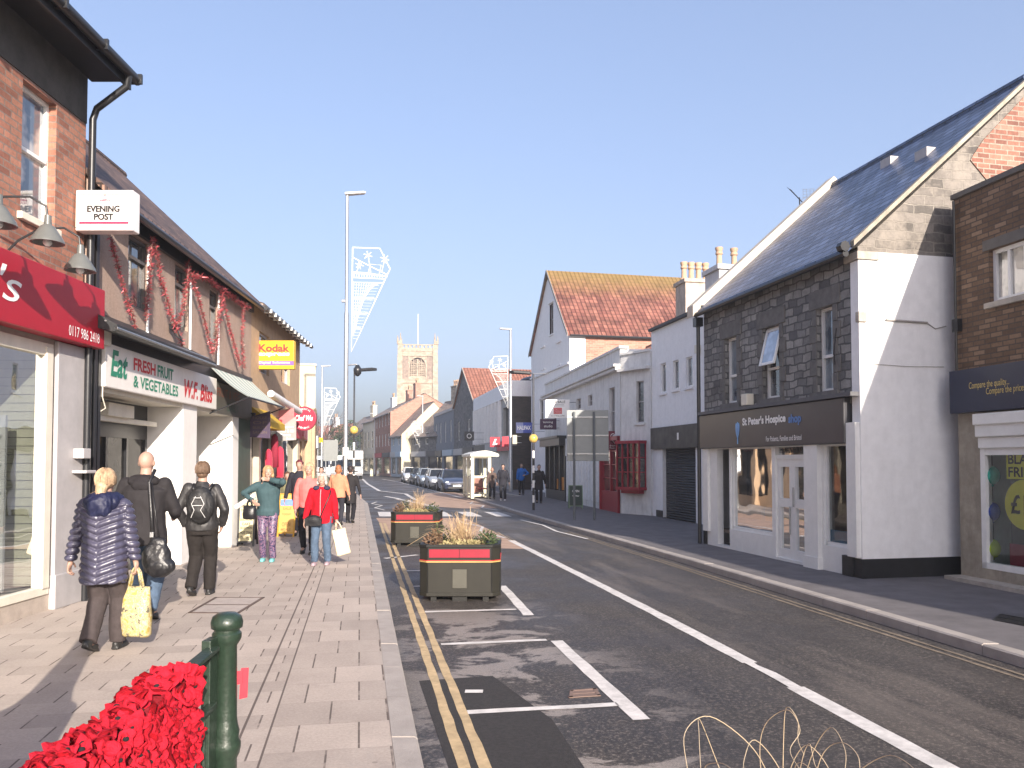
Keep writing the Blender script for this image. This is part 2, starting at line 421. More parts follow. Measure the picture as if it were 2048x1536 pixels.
RENDG = M('pale_grey_render', (.60, .60, .60), .85, var=.09, bump=.3, dirt=.35)
RENDC = M('cream_render', (0.593, 0.530, 0.390), .85, var=.07, bump=.2, dirt=.15)
BUFFR = M('buff_render', (0.449, 0.313, 0.197), .85, var=.12, bump=.3, dirt=.2)
PEBBLE = M('pinkish_pebbledash', (0.403, 0.295, 0.238), .95, var=.16, vs=30, bump=.9, bs=140, dirt=.35)
SLATE = tiles('blue_slate', (.022, .035, .08), (.085, .115, .20), .30, .20, rough=.40, var=.8)
PAN = tiles('red_pantile', (.17, .06, .045), (.33, .14, .10), .26, .34, var=.9, pan=True, moss=(.30, .21, .06), mosslo=12.6)
PANR = tiles('red_double_roman_tile', (0.315, 0.120, 0.075), (0.413, 0.180, 0.120), .3, .35, pan=True)
BROWNT = tiles('brown_plain_tile', (.08, .05, .042), (.24, .145, .105), .17, .12, var=.7)
GREYT = tiles('grey_brown_tile', (.2, .15, .12), (.3, .23, .19), .3, .25)

# ---------------- ground, road, pavements ----------------
ZR, ZP = -.11, 0.0
ROT = -.188
def asphalt(name, c=(.042, .037, .034), worn=True):
    m, n, b = nodes(name); co = coord(n); sc = mapping(n, co, ROT)
    f = noisen(n, co, 1.1, 6, .7); g = noisen(n, co, 160, 2, .8)
    col = ramp(n, f, [(.3, sc3(c, .8)), (.7, sc3(c, 1.35))])
    # wheel-track polish running along the street
    st = noisen(n, mapping(n, sc, 0, (1.3, .07, 1)), 1.2, 4, .6)
    col = mixc(n, ramp(n, st, [(.5, 0), (.75, .3)]), col, sc3(c, 2.2))
    spk = ramp(n, g, [(.66, 0), (.76, 1)])
    col = mixc(n, math_(n, 'MULTIPLY', spk, .55), col, (.34, .31, .28))
    col = mixc(n, math_(n, 'MULTIPLY', ramp(n, g, [(.28, 1), (.38, 0)]), .6), col, sc3(c, .35))
    g2 = noisen(n, co, 34, 3, .9)
    col = mixc(n, math_(n, 'MULTIPLY', ramp(n, g2, [(.53, 0), (.64, 1)]), .6), col, (.26, .215, .18))
    col = mixc(n, math_(n, 'MULTIPLY', ramp(n, g2, [(.38, 1), (.47, 0)]), .6), col, sc3(c, .45))
    s = N(n, 'ShaderNodeSeparateXYZ'); L(n, sc, s.inputs[0])
    a, v = s.outputs[0], s.outputs[1]
    if worn:
        def band(x, lo, hi, soft):
            u = N(n, 'ShaderNodeMapRange'); u.inputs[1].default_value = lo - soft; u.inputs[2].default_value = lo + soft; L(n, x, u.inputs[0])
            d = N(n, 'ShaderNodeMapRange'); d.inputs[1].default_value = hi - soft; d.inputs[2].default_value = hi + soft; d.inputs[3].default_value = 1; d.inputs[4].default_value = 0; L(n, x, d.inputs[0])
            return math_(n, 'MULTIPLY', u.outputs[0], d.outputs[0])
        reg = math_(n, 'MULTIPLY', band(a, .45, 2.3, .45), band(v, 1.5, 10.5, 1.2))
        wn = noisen(n, mapping(n, sc, 0, (.8, 1.15, 1)), 1.0, 8, .72, .4)
        wm = math_(n, 'MULTIPLY', ramp(n, wn, [(.50, 0), (.535, 1)]), reg)
        wm = math_(n, 'MULTIPLY', wm, ramp(n, g, [(.35, .35), (.55, 1)]))
        col = mixc(n, math_(n, 'MULTIPLY', wm, .9), col, (.33, .29, .26))
        # dusty streaks in the right-hand lane
        r2 = math_(n, 'MULTIPLY', band(a, 3.6, 5.2, .5), band(v, 3, 24, 3))
        w2 = ramp(n, noisen(n, mapping(n, sc, 0, (2.2, .28, 1)), 1.0, 5, .6), [(.48, 0), (.66, .85)])
        col = mixc(n, math_(n, 'MULTIPLY', math_(n, 'MULTIPLY', w2, r2), .5), col, (.22, .185, .155))
    L(n, col, b.inputs['Base Color'])
    L(n, ramp(n, noisen(n, co, .55, 4), [(.4, .45), (.65, .75)]), b.inputs['Roughness'])
    bumpn(n, b, g, .55, .008)
    return m
ASPH = asphalt('road_asphalt')
ASPHP = M('pavement_asphalt', (.135, .125, .13), .85, var=.22, vs=2.5, bump=.5, bs=150)
def paving():
    m, n, b = nodes('slab_paving'); co = coord(n); sc = mapping(n, co, ROT)
    s = N(n, 'ShaderNodeSeparateXYZ'); L(n, sc, s.inputs[0]); a, v = s.outputs[0], s.outputs[1]
    def pat(w_, h_, off, tk, thin):
        row = math_(n, 'FLOOR', math_(n, 'DIVIDE', v, h_))
        u = math_(n, 'ADD', math_(n, 'DIVIDE', a, w_), math_(n, 'MULTIPLY', math_(n, 'MODULO', row, 2), off))
        fu = math_(n, 'FRACT', u); fv = math_(n, 'FRACT', math_(n, 'DIVIDE', v, h_))
        ju = math_(n, 'LESS_THAN', fu, tk / w_); jv = math_(n, 'LESS_THAN', fv, thin / h_)
        # per-slab tone
        wn = N(n, 'ShaderNodeTexWhiteNoise', noise_dimensions='2D'); cb = N(n, 'ShaderNodeCombineXYZ')
        L(n, math_(n, 'FLOOR', u), cb.inputs[0]); L(n, row, cb.inputs[1]); L(n, cb.outputs[0], wn.inputs[0])
        return ju, jv, wn.outputs[0]
    j1, k1, t1 = pat(.45, .30, .5, .013, .0015)
    j2, k2, t2 = pat(.40, .52, .5, .013, .007)
    sel = math_(n, 'GREATER_THAN', a, -.58)
    def pick(x, y):
        q = N(n, 'ShaderNodeMix'); L(n, sel, q.inputs[0]); L(n, x, q.inputs[2]); L(n, y, q.inputs[3]); return q.outputs[0]
    ju, jv, tn = pick(j1, j2), pick(k1, k2), pick(t1, t2)
    gapn = ramp(n, noisen(n, co, 5, 2), [(.36, .35), (.5, 1)])
    ju = math_(n, 'MULTIPLY', ju, gapn)
    ln = math_(n, 'MAXIMUM', math_(n, 'LESS_THAN', math_(n, 'ABSOLUTE', math_(n, 'ADD', a, .58)), .007), math_(n, 'LESS_THAN', math_(n, 'ABSOLUTE', math_(n, 'ADD', a, .76)), .009))
    ju = math_(n, 'MAXIMUM', ju, ln)
    f = noisen(n, co, .8, 6, .7)
    col = ramp(n, f, [(.3, (.335, .283, .245)), (.7, (.435, .370, .320))])
    col = mixc(n, .22, col, ramp(n, tn, [(0, .25), (1, .8)]), 'OVERLAY')
    col = mixc(n, .5, col, ramp(n, noisen(n, co, 45, 4, .75), [(.3, .35), (.7, .65)]), 'OVERLAY')
    col = mixc(n, ramp(n, noisen(n, co, 2.7, 4, .6), [(.62, 0), (.72, .35)]), col, (.24, .2, .18))
    vo = N(n, 'ShaderNodeTexVoronoi'); vo.inputs['Scale'].default_value = 1.9; L(n, co, vo.inputs['Vector'])
    sp = math_(n, 'LESS_THAN', math_(n, 'ADD', vo.outputs['Distance'], math_(n, 'MULTIPLY', noisen(n, co, 30, 2), .03)), .045)
    col = mixc(n, math_(n, 'MULTIPLY', sp, .45), col, (.13, .11, .10))
    col = mixc(n, ramp(n, noisen(n, mapping(n, sc, 0, (.5, .12, 1)), 1.6, 5, .7), [(.5, 0), (.66, .35)]), col, (.48, .42, .37))
    col = mixc(n, math_(n, 'MULTIPLY', jv, .45), col, (.20, .165, .145))
    col = mixc(n, math_(n, 'MULTIPLY', ju, .85), col, (.07, .05, .042))
    L(n, col, b.inputs['Base Color']); b.inputs['Roughness'].default_value = .8
    h = math_(n, 'SUBTRACT', math_(n, 'MULTIPLY', noisen(n, co, 60, 3), .25), math_(n, 'MAXIMUM', ju, math_(n, 'MULTIPLY', jv, .5)))
    bumpn(n, b, h, .4, .01)
    return m
PAVE = paving()
KERB = M('kerb_stone', (0.340, 0.306, 0.281), .85, var=.15, vs=3, bump=.4)
LINEW = M('road_paint_white', (0.627, 0.598, 0.570), .75, var=.16, vs=9, bump=.3, dirt=.45)
LINEY = M('road_paint_yellow', (0.496, 0.368, 0.208), .8, var=.2, vs=9, bump=.3, dirt=.5)
BUFF = M('buff_surfacing', (0.391, 0.264, 0.196), .9, var=.18, vs=2.5, bump=.4, bs=120, dirt=.2)
GRD = M('far_ground', (.12, .11, .09), .95)
def interp(pts, y):
    for (x0, y0), (x1, y1) in zip(pts, pts[1:]):
        if y0 <= y <= y1: return x0 + (x1 - x0) * (y - y0) / (y1 - y0)
    return pts[0][0] if y < pts[0][1] else pts[-1][0]
LK = [(3.2, -14), (-.56, 5), (-2.46, 15), (-6.4, 35.6), (-12.5, 61), (-22.8, 96), (-36, 138), (-58, 185), (-90, 240)]
RK = [(8.9, -14), (4.86, 7), (3.2, 15.4), (0, 30.3), (-1.95, 40.5), (-6.6, 60), (-11.4, 80), (-18.5, 105), (-28.5, 135), (-48, 180), (-80, 240)]
MB().poly([(-900, -300, -.16), (900, -300, -.16), (900, 1500, -.16), (-900, 1500, -.16)]).build('ground', GRD, fix=False)['kind'] = 'structure'
ys = sorted(set([y for _, y in LK] + [y for _, y in RK]))
def strip(name, fa, fb, z, mat, ylist):
    mb = MB()
    for a, b in zip(ylist, ylist[1:]): mb.poly([(fa(a), a, z), (fb(a), a, z), (fb(b), b, z), (fa(b), b, z)])
    o = mb.build(name, mat, fix=False); o['kind'] = 'structure'; return o
strip('road', lambda y: interp(LK, y) - .05, lambda y: interp(RK, y) + 3.2 * (1 if y > 43 else 0) + .05, ZR, ASPH, sorted(ys + [42.9, 43.1]))
strip('pavement', lambda y: -9.5 if y < 30 else interp(LK, y) - 9, lambda y: interp(LK, y) - .17, ZP, PAVE, ys)
def rk2(y): return interp(RK, y) + (3.0 if y > 43 else 0)
strip('pavement', lambda y: rk2(y) + .17, lambda y: rk2(y) + 11, ZP, ASPHP, sorted(ys + [42.9, 43.1]))
def kerb(fx, sgn, y0, y1, seg=.9):
    mb = MB(); y = y0
    while y < y1:
        sg = seg if y < 45 else 4
        e = min(y + sg, y1); g = .006
        a0, a1 = fx(y + g), fx(e - g); w_ = .17 * sgn
        dz = random.uniform(-.004, .004)
        mb.prism([(a0, y + g, ZR - .04), (a0 + .02 * sgn * 0, y + g, ZP - .012 + dz), (a0 + .018 * sgn, y + g, ZP + .004 + dz), (a0 + w_, y + g, ZP + .004 + dz), (a0 + w_, y + g, ZR - .04)],
                 (a1 - a0, e - y - 2 * g, 0))
        y = e
    o = mb.build('kerb', KERB); o['kind'] = 'structure'
kerb(lambda y: interp(LK, y), -1, -10, 180); kerb(rk2, 1, -10, 42.9); kerb(rk2, 1, 43.1, 180)
MB().box(interp(RK, 43), rk2(43.5), 42.85, 43.05, ZR - .04, ZP + .004).build('kerb', KERB)['kind'] = 'structure'
# ---------------- painted markings ----------------
def line(name, pts, w_, mat, z=ZR + .004, jit=.0):
    """flat painted band along ground points"""
    pts = [Vector((p[0], p[1])) for p in pts]; q = []
    for a, b in zip(pts, pts[1:]):
        k = max(1, int((b - a).length / .25)) if jit else 1
        q += [a.lerp(b, i / k) for i in range(k)]
    q.append(pts[-1]); mb = MB(); lf = []; rt = []
    for i, p in enumerate(q):
        d = (q[min(i + 1, len(q) - 1)] - q[max(i - 1, 0)]).normalized(); nn = Vector((-d.y, d.x))
        lf.append(p + nn * (w_ / 2 + random.uniform(-jit, jit))); rt.append(p - nn * (w_ / 2 + random.uniform(-jit, jit)))
    for i in range(len(q) - 1):
        mb.poly([(*lf[i], z), (*rt[i], z), (*rt[i + 1], z), (*lf[i + 1], z)])
    o = mb.build(name, mat, fix=False); o['kind'] = 'structure'; return o
WR = lambda px, py: W(px, py, ZR)
for off in (.27, .40): line('yellow_line', [(interp(LK, y) + off * 1.02 + (.0 if y > 0 else 0), y) for y in (-6, 5, 15, 25.3)], .075, LINEY, jit=.006)
LINEO = M('worn_yellow_paint', (.19, .15, .11), .85, var=.3, vs=9, bump=.3, dirt=.6)
for off in (.22, .34): line('yellow_line', [(interp(RK, y) - off, y) for y in (-6, 7, 15.4, 22)], .05, LINEO, jit=.008)
line('lane_line', [WR(2150, 1690), WR(1900, 1540), WR(1590, 1375)], .16, LINEW, jit=.006)
line('lane_line', [WR(1605, 1383), WR(1480, 1317)], .115, LINEW, jit=.02, z=ZR + .0055)
line('lane_line', [WR(1500, 1326), WR(1300, 1221), WR(1160, 1150), WR(1022, 1081)], .16, LINEW, jit=.006)
for a, b, t in (((935, 1425), (1235, 1409), .09), ((882, 1289), (1093, 1280), .09), ((850, 1224), (1032, 1219), .09), ((770, 1117), (835, 1110), .12), ((812, 1142), (880, 1141), .09),
                ((825, 1173), (860, 1172), .09), ((1113, 1282), (1283, 1440), .13), ((1004, 1172), (1058, 1231), .13)):
    line('bay_line', [WR(*a), WR(*b)], t, LINEW, jit=.008)
line('drain_mark', [WR(930, 1384), WR(966, 1384)], .09, LINEW, z=ZR + .007)
# buff surfacing around the crossing
def sheet(name, px, mat, z=ZR + .002):
    o = MB().poly([WR(*p)[:2] + (z,) if False else (WR(*p).x, WR(*p).y, z) for p in px]).build(name, mat, fix=False); o['kind'] = 'structure'
sheet('buff_road_surface', [(752, 1036), (930, 1036), (985, 1062), (1052, 1098), (905, 1095), (882, 1060), (778, 1072)], BUFF)
sheet('buff_road_surface', [(850, 987), (905, 984), (985, 1001), (1065, 1016), (930, 1017), (815, 1010)], BUFF)
PATCH = M('tar_patch', (.030, .027, .026), .8, var=.35, vs=30, bump=.8, bs=120)
sheet('road_patch', [(838, 1362), (985, 1352), (1105, 1440), (1185, 1560), (905, 1560)], PATCH)
# zebra crossing
for k in range(5):
    t0 = .06 + k * .19
    a = Vector((interp(LK, 28.3), 28.3)); b = Vector((interp(RK, 28.3), 28.3)); c = Vector((interp(LK, 30.9), 30.9)); d = Vector((interp(RK, 30.9), 30.9))
    p = [a.lerp(b, t0), a.lerp(b, t0 + .1), c.lerp(d, t0 + .1), c.lerp(d, t0)]
    o = MB().poly([(q.x, q.y, ZR + .008) for q in p]).build('zebra_stripe', LINEW, fix=False); o['kind'] = 'structure'
def zig(y0, y1, fx, amp=.18, seg=1.7):
    pts = []; y = y0; s = 1
    while y < y1: pts.append((fx(y) + amp * s, y)); y += seg; s = -s
    line('zigzag_line', pts, .09, LINEW, z=ZR + .009)
zig(20.3, 27.8, lambda y: -.1 - (y - 18.6) * .205 + .1); zig(20, 28, lambda y: interp(RK, y) - .42, .09, 2.2); zig(32, 40, lambda y: interp(RK, y) - .45); zig(32, 40, lambda y: interp(LK, y) + .45)
line('lane_line', [WR(831, 1000), WR(811, 988), WR(759, 982), WR(735, 968), WR(725, 958)], .22, LINEW, z=ZR + .011)
line('bay_line', [(interp(RK, y) - .12, y) for y in (43, 60, 80, 92)], .14, LINEW, z=ZR + .011)
for k in range(4): line('lane_line', [WR(770 + k * 22, 993 + k * 5), WR(800 + k * 24, 998 + k * 5)], .25, LINEW, z=ZR + .011)
# covers and gratings
def cover(name, px, mat, z, lab, ro=.04, cat='manhole cover'):
    p = [W(*q, z) for q in px]; c = sum(p, Vector()) / 4
    t = thing(name, lab, cat, c)
    mb = MB()
    for i in range(4):
        a, b = p[i] - c, p[(i + 1) % 4] - c; d = (b - a).normalized(); nn = Vector((-d.y, d.x, 0)) * ro
        mb.prism([a, b, b + nn, a + nn], (0, 0, .006))
    mid = [(p[0] + p[3]) / 2 - c, (p[1] + p[2]) / 2 - c]; d = (mid[1] - mid[0]).normalized(); nn = Vector((-d.y, d.x, 0)) * ro * .5
    mb.prism([mid[0] - nn, mid[1] - nn, mid[1] + nn, mid[0] + nn], (0, 0, .0055))
    mb.build('frame', mat, t)
    q = MB(); q.poly([(v - c) * .96 + Vector((0, 0, .003)) for v in p]); q.build('lid', PAVEC if z < .01 and z > -.05 and ro == .04 else mat, t, fix=False)
PAVEC = M('cover_infill', (.38, .33, .30), .85, var=.15, bump=.4)
IRON = M('rusty_iron', (.12, .085, .07), .6, met=.3, var=.3)
cover('manhole_cover', [(375, 1226), (478, 1227), (530, 1195), (430, 1195)], IRON, 0.001, 'recessed double manhole cover set in the pink paving behind the railing')
cover('drain_grate', [(1138, 1396), (1202, 1392), (1192, 1377), (1140, 1381)], M('rust', (.20, .135, .11), .8, dirt=.5), ZR + .001, 'rusty square drain cover in the road inside the parking bay', .03, 'drain cover')
cover('manhole_cover', [(1985, 1240), (2048, 1252), (2070, 1240), (2000, 1228)], BLACKP, 0.001, 'dark rectangular cover in the right-hand asphalt pavement', .02)
DPANE = pane_mat('unlit_pane', (.006, .006, .007), (.03, .028, .026)); _b = DPANE.node_tree.nodes['Principled BSDF']; _b.inputs['Coat Weight'].default_value = 0; _b.inputs['Specular IOR Level'].default_value = .15
# ================= LEFT SIDE BUILDINGS =================
REDS = M('red_fascia', (.36, .008, .022), .4, var=.05, bump=.02)
CREAMW = M('cream_paint', (.70, .66, .56), .55, var=.06, dirt=.2)
GREYL = M('pale_grey_paint', (.42, .40, .40), .55, var=.08, dirt=.2)
TWHITE = M('letter_white', (.85, .84, .82), .5, var=.02, bump=0)
TBLACK = M('letter_black', (.015, .015, .018), .5, bump=0)
TRED = M('letter_red', (.55, .02, .03), .5, bump=0)
TGREEN = M('letter_green', (.02, .23, .14), .5, bump=0)
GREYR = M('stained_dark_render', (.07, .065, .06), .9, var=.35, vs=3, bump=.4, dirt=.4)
# --- L1: brick shop with the red fascia ---
f = Fc('brick_shop_building', 'red brick shop with red fascia sign and dark overhanging eaves at left edge', -5.67, -4, -5.67, 10.5, -1)
uA, uB = f.u(30), f.u(100)
win = (uA, uB, 4.69, 6.25); sw0, sw1 = 2.0, f.u(100); shop = (sw0, sw1, .28, 3.2)
win2 = (uA - 2.6, uA - 1.7, 4.69, 6.25)
mb = MB(); f.wall(mb, 0, f.L, 4.0, 6.3, [win, win2], rev=.16); mb.build('upper_wall', BRED, f.E)
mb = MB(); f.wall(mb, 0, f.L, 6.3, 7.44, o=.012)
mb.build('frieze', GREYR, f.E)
mb = MB(); shell(f, mb, 7, 7.44, near=[(-3.5, 10.3)], far=[(-3.5, 10.3)], back=True); mb.build('side_wall', BRED, f.E)
mb = MB(); f.wall(mb, 0, f.L - .5, 0, 4.0, [shop], rev=.1)
mb.build('shopfront', M('brown_plinth', (.42, .36, .31), .7, dirt=.3), f.E)
for k, wv in enumerate((win, win2)): f.window(*wv, rev=.13, sill=CREAMW, pm=pane_mat('curtained_pane%d' % k, (.1, .13, .17), (.5, .47, .44)) if k == 0 else PANE, mid=.52, fw=.045)
# eaves
mb = MB(); f.box(mb, -1, f.L + .12, 0, .5, 6.93, 7.0); mb.build('soffit', BLACKP, f.E)
ro = roof_par(f, 7, 7.47, 2.9, BROWNT, over=.5, u0=-1, u1=f.L + .12, gut=False)
mb = MB(); f.box(mb, -1, f.L + .13, .5, .53, 6.82, 7.02); mb.build('fascia_board', BLACKP, f.E)
mb = MB(); mb.tube([f.P(-1, .6, 6.99), f.P(f.L + .16, .6, 6.96)], .065, 10)
for k in range(12): 
    u = f.L + .1 - k * .9; f.box(mb, u, u + .04, .52, .68, 6.9, 7.03, 0)
mb.build('gutter', BLACKP, f.E, smooth=True)
mb = MB(); mb.tube([f.P(f.L - .08, .6, 6.93), f.P(f.L - .08, .58, 6.78), f.P(f.L - .02, .15, 6.5), f.P(f.L - .02, .1, 6.35), f.P(f.L - .02, .1, 0)], .045, 10); mb.build('downpipe', BLACKP, f.E, smooth=True)
# red fascia
t0 = f.u(205, .22)
fs = MB(); f.box(fs, 0, t0, 0.02, .22, 3.31, 4.1); sg = fs.build('shop_fascia', REDS, f.E, bevel=.01)
a = f.uz(-22, 625, .22); b = f.uz(34, 520, .22)
text("'s", TWHITE, sg, f.P(f.u(-9, .22), .222, 3.55), (1, 0, 0), f.u(36, .22) - f.u(-9, .22), .38, shear=.25)
ua, za = f.uz(137, 664, .22); ub = f.u(194, .22)
text('0117 986 2418', TWHITE, sg, f.P(ua, .222, 3.365), (1, 0, 0), ub - ua, .13)
# shopfront posts, glass, interior
mb = MB(); u0 = f.u(84); f.box(mb, u0, u0 + .14, -.05, .04, .28, 3.2); f.box(mb, sw0, sw1, -.08, .02, .2, .3); f.box(mb, sw0, sw1, -.08, .02, 3.1, 3.25); f.box(mb, sw0 + 1.5, sw0 + 1.58, -.05, .02, .28, 3.2)
wf = mb.build('shop_window', CREAMW, f.E, bevel=.006)
MB().poly([f.P(sw0, -.03, .3), f.P(sw1, -.03, .3), f.P(sw1, -.03, 3.1), f.P(sw0, -.03, 3.1)]).build('pane', GLASS, wf)
m_, n_, b_ = nodes('slat_panel'); s_ = N(n_, 'ShaderNodeSeparateXYZ'); L(n_, coord(n_), s_.inputs[0])
sl_ = math_(n_, 'LESS_THAN', math_(n_, 'FRACT', math_(n_, 'DIVIDE', s_.outputs[2], .105)), .09)
L(n_, mixc(n_, sl_, (.70, .68, .52), (.10, .09, .07)), b_.inputs['Base Color']); SLAT = m_
mb = MB(); u0 = f.u(97)
f.box(mb, u0 - .03, u0 + .02, -1.7, -.09, .3, 3.1); mb.build('slatwall', SLAT, f.E)
mb = MB(); f.box(mb, 1.8, u0, -1.75, -1.7, 0, 3.2); f.box(mb, 1.8, u0, -1.7, -.1, .2, .28); f.box(mb, 1.8, u0, -1.7, -.1, 3.1, 3.18); mb.build('display_interior', M('display_back', (.24, .25, .22), .8), f.E)
mb = MB(); uu = f.u(60)
for k in range(6): f.box(mb, uu - 1.0, uu - .1, -.55, -.25, .45 + k * .33, .475 + k * .33)
f.box(mb, uu - .12, uu - .08, -.57, -.22, .3, 2.35); f.box(mb, uu - 1.02, uu - .98, -.57, -.22, .3, 2.35); mb.build('shelving', WHITEP, f.E)
GC = [M('goods_%d' % i, c, .6) for i, c in enumerate([(.06, .2, .4), (.4, .3, .2), (.1, .12, .1), (.5, .5, .48), (.35, .08, .1), (.05, .3, .3)])]
for k in range(6):
    for j in range(5):
        q = MB(); u = uu - .9 + j * .16; z = .478 + k * .33; h_ = random.uniform(.1, .24); q.lathe([(.05, 0), (.055, h_ * .6), (.03, h_ * .8), (.035, h_)], f.P(u, -.4, z), 8); q.build('goods', GC[(k * 3 + j) % 6], f.E, smooth=True)
# pilaster to the right of the window
mb = MB(); pu = f.u(104); f.box(mb, pu, f.L - .02, 0, .06, 0, 3.3); f.box(mb, pu - .02, f.L, 0, .085, 0, .42); mb.build('pilaster', GREYL, f.E, bevel=.01)
mb = MB(); f.box(mb, f.L - .28, f.L - .1, .06, .2, 1.85, 1.98); mb.build('letter_box', GREYL, f.E, bevel=.01); mb = MB(); f.box(mb, f.L - .3, f.L - .05, .06, .25, 1.66, 1.70); mb.build('ledge', GREYL, f.E, bevel=.01)
# swan neck lamps
GREYSH = M('lamp_grey', (.12, .125, .12), .35, var=.1)
for px, py, lab in ((-14, 430, 'grey swan-neck sign lamp cut by the left picture edge'), (86, 468, 'grey swan-neck sign lamp over the middle of the red fascia'), (152, 525, 'grey swan-neck sign lamp beside the projecting newspaper sign')):
    u, z = f.uz(px, py, .62)
    t = thing('sign_lamp', lab, 'lamp', f.E.matrix_world @ Vector((0, 0, 0)), group='swan-neck lamps over the red shop sign')
    bw = f.o + f.d * u; t.location = (bw.x, bw.y, z)
    # wall plate at x-0.62; arm arcs out
    arm = [Vector((-.62, -.32, .02)), Vector((-.5, -.28, .18)), Vector((-.3, -.2, .34)), Vector((-.1, -.08, .38)), Vector((.03, 0, .30)), Vector((.05, 0, .16))]
    t.location.x += .62
    MB().tube(arm, .013, 8).build('arm', BLACKP, t, smooth=True)
    MB().lathe([(.035, .2), (.04, .1), (.07, .08), (.16, -.06), (.17, -.1), (.15, -.1), (.05, .05)], (.05, 0, 0), 18).build('lamp_shade', GREYSH, t, smooth=True)
    MB().sph((.05, 0, -.09), .045).build('bulb', WHITEP, t, smooth=True)
# projecting newspaper sign
t = thing('projecting_sign', 'white lightbox newspaper sign with black serif lettering and red stripe', 'sign', (-5.67, 10.25, 4.8))
mb = MB(); mb.box(.02, .76, 0, .2, 0, .53); b0 = mb.build('sign_box', M('lightbox_white', (.80, .76, .74), .35, var=.05, dirt=.25), t, bevel=.012)
mb = MB()
for a in ((.05, .73, .04, .06), (.05, .73, .47, .49)): mb.box(a[0], a[1], -.012, 0.005, a[2], a[3])
for a in ((.03, .05, .04, .49), (.73, .75, .04, .49)): mb.box(a[0], a[1], -.012, 0.005, a[2], a[3])
mb.build('sign_frame', CREAMW, t)
for q_ in (0, .0045):
    text('EVENING', TBLACK, b0, (.17 + q_, -.002 - q_ * .2, .24), (1, 0, 0), .42, .085, bold=.03); text('POST', TBLACK, b0, (.26 + q_, -.002 - q_ * .2, .135), (1, 0, 0), .25, .085, bold=.03)
MB().box(.07, .71, -.006, 0.001, .085, .112).build('stripe', M('crimson', (.5, .02, .08), .5), b0)
mb = MB(); mb.box(.33, .47, -.005, 0.001, .355, .365); mb.tube([(.34, -.003, .38), (.35, -.003, .43), (.4, -.003, .46), (.45, -.003, .43), (.46, -.003, .38)], .005, 5); mb.tube([(.4, -.003, .37), (.4, -.003, .485)], .004, 5); mb.tube([(.36, -.003, .40), (.44, -.003, .41)], .006, 5); mb.tube([(.33, -.003, .39), (.47, -.003, .385)], .006, 5)
mb.build('emblem', M('faded_red', (.5, .2, .25), .6), b0)
mb = MB(); mb.box(-.02, .03, .05, .12, .06, .12); mb.box(-.02, .03, .05, .12, .42, .48); mb.build('bracket', STEEL, t)

# --- L2: greengrocer ---
f = Fc('greengrocer_building', 'pebbledashed greengrocer building with brown tiled roof and white shop sign', -5.66, 10.62, -6.06, 18.5, -1)
def U(px, o=0): return f.u(px, o)
W1 = [(U(250), U(292), 4.15, 5.25), (U(345), U(372), 4.15, 5.25), (U(415), U(433), 4.15, 5.2)]
mb = MB(); f.wall(mb, 0, f.L, 3.7, 5.65, W1, rev=.1); mb.build('upper_wall', PEBBLE, f.E)
mb = MB(); shell(f, mb, 6, 5.6, near=[(-3, 8.3)], far=[(-3, 8.3)]); mb.build('side_wall', PEBBLE, f.E)
for wv in W1: f.window(*wv, rev=.08, mid=.7, fm=M('bronze_frame', (.10, .09, .085), .4), pm=PANE)
mb = MB(); f.box(mb, 0, f.L, .0, .06, 5.28, 5.5); mb.build('eaves_board', BLACKP, f.E)
roof_par(f, 6, 5.62, 2.8, BROWNT, over=.22, ridge_at=3)
mb = MB()
for px in (291, 377, 434): mb.tube([f.P(U(px, .05), .05, 3.75), f.P(U(px, .05), .05, 5.2)], .022, 8)
mb.build('wall_pipes', WHITEP, f.E, smooth=True)
# fascia signs
us0, us1, us2 = U(208, .1), U(432, .1), U(482, .1)
mb = MB(); f.box(mb, us0, us1, 0, .1, 2.84, 3.45); sg = mb.build('sign_board', M('sign_white', (.80, .77, .73), .45, var=.04, dirt=.12), f.E, bevel=.01)
def tx(s, mat, px0, px1, z0, z1, **k):
    a, b = U(px0, .1), U(px1, .1); text(s, mat, sg, f.P(a, .102, z0), (1, 0, 0), b - a, z1 - z0, **k)
tx('Eat', TGREEN, 218, 252, 3.0, 3.38, shear=.2, bold=.03)
tx('FRESH', TRED, 264, 308, 3.17, 3.36, bold=.03); tx('FRUIT', TGREEN, 312, 344, 3.17, 3.36, bold=.03)
tx('& VEGETABLES', TGREEN, 264, 354, 2.92, 3.1, bold=.02)
tx('W.F. Bliss', TRED, 366, 423, 2.94, 3.26, shear=.25, bold=.03)
mb = MB(); f.box(mb, us1 + .01, us2 + .9, 0, .08, 2.78, 3.4); s2 = mb.build('sign_board', M('dull_sign', (.10, .095, .08), .5, dirt=.3), f.E, bevel=.01)
text('FRUIT & VEG', M('faded_rust', (.25, .08, .05), .6), s2, f.P(us1 + .08, .082, 3.12), (1, 0, 0), 1.5, .17); text('DAILY', M('faded_green', (.04, .1, .07), .6), s2, f.P(us1 + .75, .082, 2.86), (1, 0, 0), .8, .16)
mb = MB(); f.box(mb, .02, f.L, -.02, .04, 3.45, 3.75); mb.build('awning_housing', BLACKP, f.E)
# canopy over the white sign (folded blind)
mb = MB(); a, b = U(222, .4), U(425, .4)
mb.prism([f.P(a, .0, 3.86), f.P(a, .45, 3.62), f.P(a, .45, 3.55), f.P(a, .38, 3.53), f.P(a, 0, 3.62)], (b - a, 0, 0)); cn = mb.build('canopy', M('black_canvas', (.02, .022, .024), .5, var=.3), f.E)
mb = MB(); mb.tube([f.P(a, .44, 3.57), f.P(b, .44, 3.57)], .022, 8); mb.tube([f.P(a, .30, 3.66), f.P(b, .30, 3.70)], .018, 8); mb.build('rail', STEEL, cn, smooth=True)
